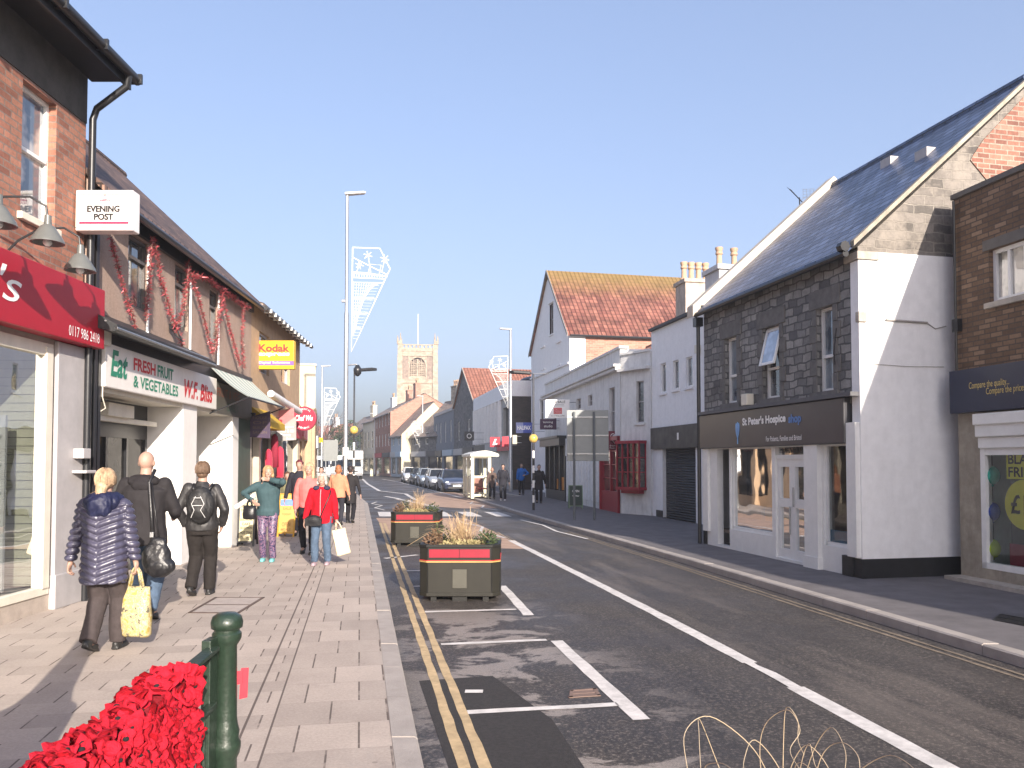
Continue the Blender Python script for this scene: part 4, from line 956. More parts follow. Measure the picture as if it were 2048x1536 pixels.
mb.prism([f.P(u, .28, HE - .16), f.P(u, -DEP / 2, HE + RISE + .12), f.P(u, -DEP / 2, HE + RISE + .34), f.P(u, .28, HE + .10)], (.32, 0, 0)); mb.prism([f.P(u, -DEP / 2, HE + RISE + .12), f.P(u, -DEP, HE), f.P(u, -DEP, HE + .3), f.P(u, -DEP / 2, HE + RISE + .34)], (.32, 0, 0))
mb.build('parapet_coping', M('coping_stone', (.52, .46, .38), .85, var=.15, vs=3, bump=.5, dirt=.3), f.E, bevel=.012)
for (uu, s) in ((2.6, .80), (.9, .62)):
    a0 = -DEP / 2 * s
    mb = MB(); mb.box(uu, uu + .3, *sorted((a0 * f.s, (a0 - .2) * f.s)), HE + RISE * s + .1, HE + RISE * s + .2 + .1); mb.build('roof_vent', GREYL, ro)
# shop front
mb = MB(); f.box(mb, .25, f.L + .02, -.1, .12, f1z0, f1z1); sg = mb.build('shop_fascia', CHAR, f.E, bevel=.02)
mb = MB(); f.box(mb, 0, f.L, 0, .17, f1z1 + .004, f1z1 + .07); mb.build('lead_flashing', M('lead', (.10, .10, .11), .6, dirt=.3), f.E)
a = f.u(1487, .12); b = f.u(1571, .12)
za = f.z(1487, 878, .12)
text("St Peter's Hospice", TWHITE, sg, f.P(f.u(1486, .12), .125, 2.485), (-1, 0, 0), f.u(1486, .12) - f.u(1573, .12), .2, bold=.045)
text('shop', M('letter_blue', (.10, .22, .50), .5, bump=0), sg, f.P(f.u(1578, .12), .125, 2.455), (-1, 0, 0), f.u(1578, .12) - f.u(1604, .12), .2, bold=.045)
text('For Patients, Families and Bristol', TWHITE, sg, f.P(f.u(1533, .12), .125, 2.175), (-1, 0, 0), f.u(1533, .12) - f.u(1604, .12), .11, bold=.01)
q = MB(); lc = f.P(f.u(1476, .12), .122, 2.47)
for ang in (-25, 0, 25):
    ca, sa_ = math.cos(R(ang)), math.sin(R(ang)); pl = []
    for i in range(14):
        t_ = 2 * math.pi * i / 14; x_, z_ = .05 * math.cos(t_), .17 * math.sin(t_) + .12; pl.append((lc[0] + x_ * ca - z_ * sa_ * .5, lc[1] + .002 + abs(ang) * .00008, lc[2] - .14 + x_ * sa_ + z_ * ca))
    q.prism(pl, (0, .004, 0))
q.tube([(lc[0], lc[1] + .004, lc[2] - .3), (lc[0], lc[1] + .004, lc[2] - .1)], .012, 6)
q.build('logo', M('pale_blue', (.22, .42, .72), .5, bump=0), sg)
def seg(pa, pb): return sorted((f.u(pa), f.u(pb)))
w1 = seg(1460, 1543); dr = seg(1547, 1615); pl1 = seg(1615, 1642); w2 = seg(1646, 1701); ep = (0, f.u(1703)); nd = seg(1434, 1458)
mb = MB(); f.wall(mb, 0, f.L, 0, f1z0, [(*w1, .42, f1z0 - .03), (*dr, .05, f1z0 - .02), (*w2, .42, f1z0 - .03), (*nd, .05, f1z0 - .02)], rev=.14); f.box(mb, *pl1, 0, .08, 0, f1z0); f.box(mb, *ep, 0, .1, .32, 2.43); f.box(mb, f.L - .25, f.L, 0, .06, .3, f1z0); f.box(mb, pl1[0] - .02, pl1[1] + .02, 0, .1, 0, .2)
mb.build('shopfront', WHITEP, f.E)
for (a, b) in (w1, w2):
    mb = MB(); f.box(mb, a, a + .05, -.12, -.04, .42, f1z0); f.box(mb, b - .05, b, -.12, -.04, .42, f1z0); f.box(mb, a, b, -.12, -.04, .42, .48); wf = mb.build('shop_window', WHITEP, f.E)
    MB().poly([f.P(a, -.08, .48), f.P(b, -.08, .48), f.P(b, -.08, f1z0), f.P(a, -.08, f1z0)]).build('pane', GLASS, wf)
    mb = MB(); f.box(mb, a + .05, b - .05, -.10, -.085, .48, .68); mb.build('blue_vinyl', M('teal_blue', (.02, .13, .25), .5), f.E)
TH = f.L
mb = MB(); f.box(mb, .1, TH - .2, -2.2, -2.15, 0, f1z0); f.box(mb, .1, TH - .2, -2.2, -.15, .3, .36); f.box(mb, w2[1] + .1, w2[1] + .14, -2.2, -.15, 0, f1z0); f.box(mb, w1[1] + .08, w1[1] + .12, -2.2, -.15, 0, f1z0)
mb.build('shop_interior', M('warm_interior', (.22, .17, .13), .9, var=.5, vs=2), f.E)
# clothes and goods behind the panes
for k in range(16):
    u = random.uniform(w1[0] + .2, w1[1] - .2) if k < 9 else random.uniform(w2[0] + .1, w2[1] - .1)
    z = .36 if k % 2 else 1.15; hh = random.uniform(.45, .95); c = random.choice([(.5, .42, .3), (.35, .05, .05), (.55, .5, .45), (.1, .1, .14), (.4, .2, .1), (.12, .2, .3)])
    r_ = random.uniform(.1, .2); MB().rings([(0, 0, 0, r_, .1), (0, 0, hh * .5, r_ * .7, .08), (0, 0, hh * .85, r_ * .9, .08), (0, 0, hh, r_ * .3, .04)], 12).build('display_item', M('cloth_%d' % k, c, .85), f.E, smooth='all').location = f.P(u, -random.uniform(.4, 1.2), z)
# doors
dw = dr[1] - dr[0]; mid = (dr[0] + dr[1]) / 2; dtop = 1.86
mb = MB(); f.box(mb, dr[0], dr[0] + .05, -.13, .0, .05, f1z0 - .02); f.box(mb, dr[1] - .05, dr[1], -.13, .0, .05, f1z0 - .02); f.box(mb, dr[0] + .05, dr[1] - .05, -.13, -.02, dtop, dtop + .08)
for (a, b) in ((dr[0] + .05, mid - .003), (mid + .003, dr[1] - .05)):
    f.box(mb, a, a + .09, -.11, -.04, .05, dtop); f.box(mb, b - .09, b, -.11, -.04, .05, dtop)
    for z0, z1 in ((.05, .22), (.98, 1.14), (dtop - .14, dtop)): f.box(mb, a + .09, b - .09, -.108, -.042, z0, z1)
do = mb.build('door', WHITEP, f.E)
MB().poly([f.P(dr[0], -.075, .1), f.P(dr[1], -.075, .1), f.P(dr[1], -.075, f1z0), f.P(dr[0], -.075, f1z0)]).build('pane', GLASS, do)
mb = MB(); mb.tube([f.P(mid + .06, -.02, .5), f.P(mid + .06, -.02, 1.0)], .015, 8); mb.tube([f.P(mid - .06, -.02, 1.0), f.P(mid - .06, -.02, 1.35)], .015, 8); mb.build('handle', STEEL, do)
text('THE MAIN ENTRANCE', TBLACK, do, f.P(dr[1] - .06, -.07, dtop + .11), (-1, 0, 0), dw - .12, .13, bold=.02)
mb = MB(); f.box(mb, nd[0] + .01, nd[1] - .01, -.5, -.42, .05, f1z0 - .05); mb.build('side_door', M('dark_green_door', (.03, .035, .033), .4), f.E)
mb = MB(); f.box(mb, f.L - .1, f.L + .04, -.1, .03, .0, .34); mb.build('plinth', BLACKP, f.E)
# wall loudspeaker / alarm, cable
u, z = f.uz(1492, 798, .1); mb = MB(); f.box(mb, u - .13, u + .1, .0, .16, z - .13, z + .1); mb.build('alarm_box', CREAMW, f.E, bevel=.015)
mb = MB(); u, z = f.uz(1712, 700, .02); mb.tube([f.P(.55, .02, 4.0), f.P(.62, .02, 3.6), f.P(.6, .02, 3.4)], .012, 6); mb.build('black_cable', BLACKP, f.E)
# party downpipe
mb = MB(); mb.tube([f.P(f.L + .12, .08, 4.95), f.P(f.L + .12, .08, 0)], .045, 8); f.box(mb, f.L + .03, f.L + .2, .0, .17, 4.85, 5.05); mb.build('downpipe', BLACKP, f.E, smooth=True)
mb = MB(); mb.tube([f.P(f.L - .04, .05, HE), f.P(f.L - .04, .05, HE + .1)], .05, 8); mb.build('gutter_outlet', BLACKP, f.E)
R1 = f
# aerial on the parapet
pa = At(1601, 440, 18.9)
t = thing('television_aerial', 'black television aerial on a mast above the slate roof parapet', 'aerial', pa)
sc_ = 18.9 / 1600
MB().tube([(0, 0, -.1), (-.02, 0, 46 * sc_)], .015, 6).build('mast', BLACKP, t)
mb = MB(); a, b = Vector((-24 * sc_, -.1, 60 * sc_)), Vector((16 * sc_, .1, 30 * sc_)); mb.tube([a, b], .012, 6)
for i in range(9):
    p = a.lerp(b, i / 8); mb.tube([p + Vector((-.05, .03, .05 + .004 * i)), p - Vector((-.05, .03, .05 + .004 * i))], .006, 5)
mb.build('yagi', BLACKP, t)
mb = MB()
for i in range(4): x_ = (6 + i * 7) * sc_; mb.tube([(x_, 0, 44 * sc_), (x_, 0, 64 * sc_)], .004, 4)
for z_ in (46, 52, 58, 62): mb.tube([(5 * sc_, 0, z_ * sc_), (29 * sc_, 0, (z_ + 2) * sc_)], .004, 4)
mb.tube([(0, 0, 40 * sc_), (16 * sc_, 0, 50 * sc_)], .006, 5); mb.build('grid_reflector', STEEL, t)

# --- R2 white building with three windows and a shutter ---
f = Fc('white_shutter_building', 'white rendered building with three small windows over a closed dark shutter', 6.62, 17.95, 4.76, 27.2, 1)
H2 = 6.25
fz1, fz0 = f.z(1350, 853, .1), f.z(1350, 893, .1)
w3 = []
for pa, pb, pt, pm_ in ((1333, 1322, 726, 785), (1359, 1347, 720, 778), (1386, 1373, 713, 773)):
    a, b = sorted((f.u(pa), f.u(pb))); w3.append((a, b, f.z((pa + pb) / 2, pm_), f.z((pa + pb) / 2, pt)))
sh = (f.u(1391), f.u(1325), 0, 2.25)
mb = MB(); f.wall(mb, 0, f.L, 0, H2, w3 + [sh], rev=.15); shell(f, mb, 6, H2); mb.poly([f.P(0, 0, H2), f.P(f.L, 0, H2), f.P(f.L, -6, H2), f.P(0, -6, H2)]); mb.build('wall', REND, f.E)
mb = MB(); f.box(mb, 0, f.L, -.25, .12, H2 + .004, H2 + .09); mb.build('verge', M('lead_dark', (.03, .03, .033), .6), f.E)
for wv in w3: f.window(*wv, rev=.08, mid=False, mull=0, sill=REND, fw=.045)
mb = MB(); f.box(mb, f.u(1397, .1), f.u(1302, .1), .0, .12, 2.24, 2.95); mb.build('shop_fascia', M('weathered_board', (.10, .09, .075), .7, var=.4, vs=2, dirt=.5), f.E, bevel=.01)
q = MB(); u = f.u(1356, .12); f.box(q, u - .06, u + .06, .12, .128, 2.5, 2.72); q.build('notice', WHITEP, f.E)
m_, n_, b_ = nodes('roller_shutter'); s_ = N(n_, 'ShaderNodeSeparateXYZ'); L(n_, coord(n_), s_.inputs[0]); b_.inputs['Base Color'].default_value = (.022, .024, .03, 1); b_.inputs['Roughness'].default_value = .4
bumpn(n_, b_, math_(n_, 'SINE', math_(n_, 'MULTIPLY', s_.outputs[2], 2 * math.pi / .08)), 1, .02)
MB().box(sh[0], sh[1], -.18, -.12, 0, 2.3).build('roller_shutter', m_, f.E)
mb = MB(); f.box(mb, sh[1], sh[1] + .55, 0, .02, 0, .22); mb.build('black_plinth', BLACKP, f.E)
q = MB(); u, z = f.uz(1393, 698, .1); f.box(q, u - .08, u + .08, 0, .14, z - .12, z + .12); q.build('alarm_box', CREAMW, f.E, bevel=.01)
t = f.E; f.E = None
c1 = At(1430, 540, 20.0)
f.E = t
# chimneys: placed in the building's frame
def loc(v): return t.matrix_basis.inverted() @ Vector(v)
a = loc(At(1424, 600, 19.6)); b = loc(At(1490, 600, 19.6)); 
ch1 = chimney(f.E, a.x - .4, a.x + .4, b.y, a.y, 5.9, At(1450, 536, 19.6).z, RENDG, pots=2, ph=.52, axis=1, pr=.09)
a = loc(At(1361, 600, 25.8)); b = loc(At(1424, 600, 25.8))
chimney(f.E, a.x - .4, a.x + .4, b.y, a.y, 6.1, At(1400, 562, 25.8).z, M('stained_chimney', (.45, .38, .32), .9, var=.2, dirt=.6), pots=4, ph=.62, axis=1, pr=.11)
R2 = f
# --- R3 white parapet building with chamfer ---
GRW = M('cool_white_render', (.68, .68, .67), .85, var=.07, bump=.3, dirt=.45)
f = Fc('parapet_shop_building', 'long white rendered shop building with moulded cornice and red heart charity shopfront', 3.85, 28.4, 1.75, 42, 1)
HP = 5.85; HC = 5.2
e = f.L
wl = []
for pa, pb, pt, pm_ in ((1230, 1219, 775, 870), (1185, 1176, 790, 812), (1162, 1153, 797, 818), (1113, 1105, 800, 855)):
    a, b = sorted((f.u(pa), f.u(pb))); wl.append((a, b, f.z((pa + pb) / 2, pm_), f.z((pa + pb) / 2, pt)))
dtr = (f.u(1240), f.u(1203)); 
mb = MB(); f.wall(mb, 0, e, 0, HP, wl + [(dtr[0], dtr[1], 0, 2.7), (f.u(1132), e - .4, .4, 2.6)], rev=.15); shell(f, mb, 5, HP)
cA = loc2 = None
mb.build('wall', GRW, f.E)
mb = MB(); f.box(mb, -.1, e, 0, .28, HC, HC + .1); f.box(mb, -.06, e, 0, .2, HC - .12, HC - .002); f.box(mb, -.1, e, -.3, .07, HP + .002, HP + .1); mb.build('cornice', GRW, f.E, bevel=.02)
MB().poly([f.P(0, -.3, HP - .3), f.P(e, -.3, HP - .3), f.P(e, -5, HP - .3), f.P(0, -5, HP - .3)]).build('flat_roof', GREYP, f.E)
for wv in wl: f.window(*wv, rev=.12, pm=PANE, fm=GREYL, fw=.04)
REDP = M('deep_red_paint', (.30, .012, .03), .4, var=.08, bump=.02)
a, b = dtr
mb = MB(); f.box(mb, a, a + .12, -.1, .1, 0, 2.75); f.box(mb, b - .12, b, -.1, .1, 0, 2.75); f.box(mb, (a + b) / 2 - .06, (a + b) / 2 + .06, -.1, .02, 0, 2.7); f.box(mb, a, b, -.1, .04, 0, .75); f.box(mb, a, b, -.1, .1, 2.6, 2.75)
for z in (1.2, 1.7, 2.2): f.box(mb, a + .1, b - .1, -.1, -.02, z, z + .04)
rs = mb.build('red_shopfront', REDP, f.E); MB().poly([f.P(a, -.08, .7), f.P(b, -.08, .7), f.P(b, -.08, 2.6), f.P(a, -.08, 2.6)]).build('pane', PANES, rs)
mb = MB()
for k in range(12): u = f.u(1200) + .1 + k * .5; f.box(mb, u, u + .3, 0.0, .03, .25, 2.1)
f.box(mb, f.u(1200), f.u(1133), -.02, .06, 2.1, 2.9)
mb.build('panelled_front', M('white_panel', (.66, .68, .70), .5), f.E)
a, b = f.u(1132), e - .4
mb = MB(); f.box(mb, a - .1, b + .2, -.1, .35, 2.6, 2.95); f.box(mb, a - .1, b + .2, -.1, .45, 2.95, 3.05); f.box(mb, a, b, -.1, .05, 0, .45)
for k in range(5): u = a + (b - a) * k / 4; f.box(mb, u - .06, u + .06, -.1, .08, .45, 2.6)
ds = mb.build('dark_shopfront', BLACKP, f.E); MB().poly([f.P(a, -.05, .45), f.P(b, -.05, .45), f.P(b, -.05, 2.6), f.P(a, -.05, 2.6)]).build('pane', PANES, ds)
mb = MB(); f.box(mb, a + .2, a + 1.6, -.045, -.03, .5, 1.1); f.box(mb, a + 2, a + 2.8, -.045, -.03, .5, 1.0); mb.build('orange_poster', M('orange', (.55, .22, .04), .6), f.E)
R3 = f
# chamfered end with red bay window
fc = Fc('chamfer_shop_building', 'narrow angled white shop end with red bay window beside the shutter building', 4.72, 27.15, 3.87, 28.36, 1)
a_, b_2 = fc.u(1288), fc.u(1273)
mb = MB(); wv = (a_, b_2, fc.z(1280, 845), fc.z(1280, 762)); fc.wall(mb, 0, fc.L, 0, 5.6, [wv], rev=.12); mb.poly([fc.P(0, 0, 5.6), fc.P(fc.L, 0, 5.6), fc.P(fc.L, -3, 5.6), fc.P(0, -3, 5.6)]); mb.poly([fc.P(0, 0, 0), fc.P(0, 0, 5.6), fc.P(0, -3, 5.6), fc.P(0, -3, 0)])
mb.build('wall', GRW, fc.E); fc.window(*wv, rev=.1, fm=GREYL, fw=.03, sill=GRW)
mb = MB(); fc.box(mb, 0, fc.L, 0, .2, 5.0, 5.1); fc.box(mb, 0, fc.L, 0, .06, 5.602, 5.68); mb.build('cornice', GRW, fc.E)
z0, z1 = .95, 2.45; u0, u1 = .25, fc.L - .12; o_ = .32
mb = MB(); fc.box(mb, u0 - .04, u1 + .04, 0, o_ + .04, z0 - .1, z0); fc.box(mb, u0 - .04, u1 + .04, 0, o_ + .06, z1, z1 + .1)
fc.box(mb, u0 + .1, u1 - .1, 0, o_ - .1, z0 - .22, z0 - .1)
for k in range(5): u = u0 + (u1 - u0) * k / 4; fc.box(mb, u - .022, u + .022, o_ - .03, o_ + .02, z0, z1)
for z in (1.45, 1.95): fc.box(mb, u0, u1, o_ - .02, o_ + .012, z, z + .035)
fc.box(mb, u0 - .02, u0 + .03, 0, .05, z0, z1); fc.box(mb, u1 - .03, u1 + .02, 0, .05, z0, z1); fc.box(mb, u0 - .01, u0 + .02, 0, o_, 1.45, 1.485); fc.box(mb, u0 - .01, u0 + .02, 0, o_, 1.95, 1.985)
bw = mb.build('bay_window', REDP, fc.E); mb = MB(); fc.box(mb, u0, u1, 0.01, o_ - .035, z0, z1); mb.build('pane', PANES, bw)
# heart sign
HS = M('maroon_sign', (.16, .015, .035), .5, bump=0)
t, bd, w_, h_ = proj('hanging_sign', 'maroon charity sign with a white heart outline over the red shopfront', 1217, 1244, 862, 900, 29.4, 3.75, HS, .06)
hp = [(w_ * (.5 + .36 * 16 * math.sin(q) ** 3 / 17), -.006, h_ * (.62 + .025 * (13 * math.cos(q) - 5 * math.cos(2 * q) - 2 * math.cos(3 * q) - math.cos(4 * q)) / 1.0 * .8)) for q in [i * math.pi / 14 for i in range(29)]]
MB().tube(hp, .012, 5).build('heart', TWHITE, bd)
text('British Heart', TWHITE, bd, (.05, -.003, .13), (1, 0, 0), w_ - .1, .055); text('Foundation', TWHITE, bd, (.05, -.003, .05), (1, 0, 0), w_ - .1, .055)
# red-tiled low roof behind the parapet
f = Fc('tiled_rear_building', 'low red-tiled roof seen between the white parapet and the big gabled building', 5.5, 29, 4.0, 37.5, 1)
mb = MB(); f.wall(mb, 0, f.L, 0, 5.8); shell(f, mb, 5, 5.8, near=[(-2.5, 7.2)], far=[(-2.5, 7.2)]); mb.build('wall', GRW, f.E)
roof_par(f, 5, 5.8, 1.4, PANR, over=.1, gut=False)
# --- R4 big gabled building ---
f = Fc('tall_gabled_building', 'tall white gabled building with a mossy red pantile roof and brick side wall', 3.1, 43, 1.24, 51.3, 1)
H4 = 8.75; RS = 4.35; DP = 13
wg = []
for pa, pb, pt, pm_ in ((1107, 1100, 608, 668), (1090, 1084, 697, 737), (1122, 1115, 687, 728), (1087, 1080, 800, 850)):
    a, b = sorted((f.u(pa), f.u(pb))); wg.append((a, b, f.z((pa + pb) / 2, pm_), f.z((pa + pb) / 2, pt)))
zl = H4 - .6
mb = MB(); f.wall(mb, 0, f.L, 0, zl, [w_ for w_ in wg if w_[3] < zl], rev=.15)
k = 2 * RS / f.L
# gable triangle built round the attic window
def gz(u): return H4 + RS - abs(u - f.L / 2) * k
aw = wg[0]
for u0_, u1_ in ((0, aw[0]), (aw[1], f.L)):
    n_s = 6
    for i in range(n_s):
        s0 = u0_ + (u1_ - u0_) * i / n_s; s1 = u0_ + (u1_ - u0_) * (i + 1) / n_s
        mb.poly([f.P(s0, 0, zl), f.P(s1, 0, zl), f.P(s1, 0, gz(s1)), f.P(s0, 0, gz(s0))])
mb.poly([f.P(aw[0], 0, zl), f.P(aw[1], 0, zl), f.P(aw[1], 0, aw[2]), f.P(aw[0], 0, aw[2])])
mb.poly([f.P(aw[0], 0, aw[3]), f.P(aw[1], 0, aw[3]), f.P(aw[1], 0, gz(aw[1])), f.P((aw[0] + aw[1]) / 2, 0, gz((aw[0] + aw[1]) / 2)), f.P(aw[0], 0, gz(aw[0]))])
mb.build('gable_wall', REND, f.E)
for a, b, c, d in wg:
    wo_ = f.window(a, b, c, d, rev=.12, pm=PANED, fm=GREYL, fw=.05, sill=REND)
    mb = MB(); f.box(mb, a - .12, b + .12, 0, .1, d + .05, d + .14); mb.build('hood_mould', REND, wo_)
mb = MB(); f.box(mb, -.04, f.L, 0, .1, f.z(1130, 728) - .1, f.z(1130, 728)); mb.build('string_course', REND, f.E)
mb = MB(); mb.poly([f.P(0, -.9, 0), f.P(0, -DP, 0), f.P(0, -DP, H4), f.P(0, -.9, H4)]); mb.build('brick_side_wall', BFAR, f.E, fix=False)
mb = MB(); f.box(mb, -.03, 0.02, -.9, 0, 0, H4); f.box(mb, -.06, -.03, -.55, 0, 0, f.z(1145, 715)); mb.build('white_quoin', REND, f.E)
mb = MB(); mb.poly([f.P(f.L, 0, 0), f.P(f.L, -DP, 0), f.P(f.L, -DP, H4), f.P(f.L, 0, H4)]); mb.poly([f.P(0, -DP, 0), f.P(f.L, -DP, 0), f.P(f.L, -DP, H4), f.P(f.L / 2, -DP, H4 + RS), f.P(0, -DP, H4)]); mb.build('rear_wall', BFAR, f.E)
roof_gab(f, DP, H4, RS, PAN, over=.12, edge=M('verge_grey', (.2, .19, .18), .7))
mb = MB(); mb.tube([f.P(-.22, 0, H4 - .12), f.P(-.22, -DP, H4 - .12)], .07, 8); mb.tube([f.P(-.15, -5.2, H4 - .15), f.P(-.15, -5.2, 5)], .06, 8); mb.build('gutter', BLACKP, f.E)
# signs there
t, bd, w_, h_ = proj('estate_agent_sign', 'large white for-sale board with a red logo panel standing off the gabled building', 1091, 1139, 799, 836, 35, 2.8, TWHITE, .05)
text('FOR SALE', TBLACK, bd, (w_ * .18, -.003, h_ * .80), (1, 0, 0), w_ * .64, h_ * .14, bold=.01)
MB().box(w_ * .34, w_ * .68, -.006, 0, h_ * .22, h_ * .55).build('logo_panel', TRED, bd)
for k in range(3): text(('Burnett', 'Cook', 'Estates')[k] if False else ('Agents', 'Sales', 'Lettings')[k], TWHITE, bd, (w_ * .37, -.008, h_ * (.45 - k * .1)), (1, 0, 0), w_ * .28, h_ * .06)
for zz in (.72, .64): MB().box(w_ * .22, w_ * .78, -.005, 0, h_ * zz, h_ * (zz + .025)).build('small_print', GREYP, bd)
text('0117 926 6799', TBLACK, bd, (w_ * .24, -.003, h_ * .08), (1, 0, 0), w_ * .55, h_ * .07)
t, bd, w_, h_ = proj('projecting_sign', 'small dark purple salon sign directly under the for-sale board', 1080, 1113, 838, 859, 38.5, 2.3, M('aubergine', (.05, .015, .05), .5), .08)
text('tanning', TWHITE, bd, (w_ * .18, -.003, h_ * .55), (1, 0, 0), w_ * .6, h_ * .25); text('studio', TWHITE, bd, (w_ * .25, -.003, h_ * .2), (1, 0, 0), w_ * .5, h_ * .25)
# ---------- generic far buildings ----------
def farb(name, lab, x0, y0, x1, y1, side, depth, h, wall, rf=None, rm=None, rise=2, rows=(1,), ncol=3, ww=.9, wh=1.4, fascia=None, chim=(), endm=None, gfm=None, edge=None, shopdark=PANED, parap=None, z1=None, par_over=.25, frame=None):
    f = Fc(name, lab, x0, y0, x1, y1, side); L_ = f.L; holes = []
    z1 = z1 or 3.9
    for r_ in range(len(rows)):
        for c in range(ncol):
            u = L_ * (c + .5) / ncol; z = z1 + r_ * 2.7; holes.append((u - ww / 2, u + ww / 2, z, z + wh))
    shops = [(L_ * (i + .08) / 2, L_ * (i + .92) / 2, .35, 2.4) for i in range(2)] if fascia else []
    mb = MB(); f.wall(mb, 0, L_, 0, h, holes + shops, rev=.12)
    if rf == 'gab': mb.poly([f.P(0, 0, h), f.P(L_, 0, h), f.P(L_ / 2, 0, h + rise)])
    mb.build('street_wall', wall, f.E, fix=False)
    g = [(-depth / 2, h + rise)] if rf == 'par' else None
    mb = MB(); shell(f, mb, depth, h, near=g, far=g); 
    if not rf: mb.poly([f.P(0, 0, h - .1), f.P(L_, 0, h - .1), f.P(L_, -depth, h - .1), f.P(0, -depth, h - .1)])
    if rf == 'gab': mb.poly([f.P(0, -depth, h), f.P(L_, -depth, h), f.P(L_ / 2, -depth, h + rise)])
    mb.build('side_wall', endm or wall, f.E)
    if rf == 'par': roof_par(f, depth, h, rise, rm, over=par_over, gut=True)
    if rf == 'gab': roof_gab(f, depth, h, rise, rm, edge=edge)
    for hh in holes: f.window(*hh, rev=.1, fw=.07, fm=frame or WHITEP, pm=PANED)
    if fascia:
        for i, s_ in enumerate(shops):
            mb = MB(); f.box(mb, s_[0], s_[1], -.14, -.13, .35, 2.4); mb.build('shop_window', shopdark, f.E)
            mb = MB(); f.box(mb, s_[0] - .2, s_[1] + .2, 0, .15, 2.5, 3.1); mb.build('shop_fascia', fascia[i % len(fascia)], f.E)
    if parap:
        mb = MB(); f.box(mb, -.05, L_ + .05, -.2, .08, h, h + parap[0]); f.box(mb, -.05, .15, -depth, -.2, h, h + parap[0]); mb.build('parapet', parap[1], f.E)
    for (u, o, zt, np_, sx) in chim:
        chimney(f.E, u - sx / 2, u + sx / 2, *sorted((f.s * (o - .35), f.s * (o + .35))), h, zt, endm or wall, pots=np_, ph=.7, pr=.14)
    return f
FB = [M('far_fascia_%d' % i, c, .5) for i, c in enumerate([(.45, .02, .04), (.02, .05, .2), (.35, .35, .36), (.03, .03, .035), (.3, .4, .5), (.5, .45, .35)])]
# R5
GMUL = M('grey_mullion', (.38, .38, .37), .7, dirt=.2)
f = Fc('flat_roofed_office_building', 'flat-roofed building with white roof band, ribbed windows and dark brick end', 0.0, 53, -3.2, 69, 1)
mb = MB(); f.wall(mb, 0, f.L, 0, 6.2, [(.3, 3.2, 3.6, 5.6)] + [(4 + k * 1.5, 5.1 + k * 1.5, 3.5, 5.9) for k in range(8)] + [(.5, f.L - .4, .3, 2.6)], rev=.2); mb.build('street_wall', GMUL, f.E)
mb = MB(); shell(f, mb, 9, 6.2); mb.build('brick_end_wall', BDARK, f.E)
mb = MB(); f.box(mb, -.1, f.L, -9, .15, 6.2, 7.25); mb.build('roof_band', REND, f.E)
MB().box(.2, f.L - .2, *sorted((-.21, -.2)), 0, 6).build('glazing', PANED, f.E)
mb = MB(); [f.box(mb, 4 + k * 1.5 - .2, 4 + k * 1.5 - .05, 0, .25, 3.3, 6.2) for k in range(9)]; f.box(mb, .2, 3.5, 0, .1, 3.3, 3.6); mb.build('fins', REND, f.E)
for k, (a, b) in enumerate(((.4, 4.5), (4.8, 10), (10.2, 15.8))):
    mb = MB(); f.box(mb, a, b, 0, .2, 2.6, 3.2); mb.build('shop_fascia', (FB[0], FB[2], FB[3])[k], f.E)
mb = MB(); [f.box(mb, .6 + k * .7, .7 + k * .7, -.18, .02, .3, 2.6) for k in range(20)]; mb.build('shop_mullions', WHITEP, f.E)
mb = MB(); f.box(mb, 1.5, 4.2, -5, -3, 7.25, 7.9); mb.sph(f.P(2.8, -2, 7.3), (1.3, 1.0, .55), 16); mb.build('roof_plant', BLACKP, f.E)
# projecting signs on that side
t, bd, w_, h_ = proj('projecting_sign', 'blue bank sign with white lettering beside the right-hand beacon', 1032, 1064, 845, 866, 46.5, 1.9, M('bank_blue', (.02, .05, .32), .4), .1)
text('HALIFAX', TWHITE, bd, (w_ * .08, -.003, h_ * .3), (1, 0, 0), w_ * .84, h_ * .4, bold=.03)
MB().box(0, w_ * .45, -.002, 0.001, 0, h_).build('faded_panel', M('faded_blue', (.25, .28, .5), .4), bd)
t, bd, w_, h_ = proj('projecting_sign', 'square red lightbox with a white slanting stroke right of the shelter roof', 980, 1000, 874, 894, 53, -.05, FB[0], .25)
text('L', TWHITE, bd, (w_ * .25, -.003, h_ * .2), (1, 0, 0), w_ * .5, h_ * .6, shear=.35, bold=.06)
proj('projecting_sign', 'second red lightbox sign just right of the one with the slanting stroke', 1004, 1020, 873, 893, 51.5, .3, FB[0], .25)
proj('projecting_sign', 'small cream and orange sign right of the lamp post by the red lightboxes', 1025, 1034, 870, 888, 50, .6, FB[5], .1)
t, bd, w_, h_ = proj('projecting_sign', 'black square sign with white ring emblem beyond the shelter', 929, 948, 863, 881, 63, -2.2, TBLACK, .1)
MB().tube([(w_ / 2 + .17 * math.cos(i * .524), -.01, h_ / 2 + .17 * math.sin(i * .524)) for i in range(13)], .03, 5).build('ring', TWHITE, bd)
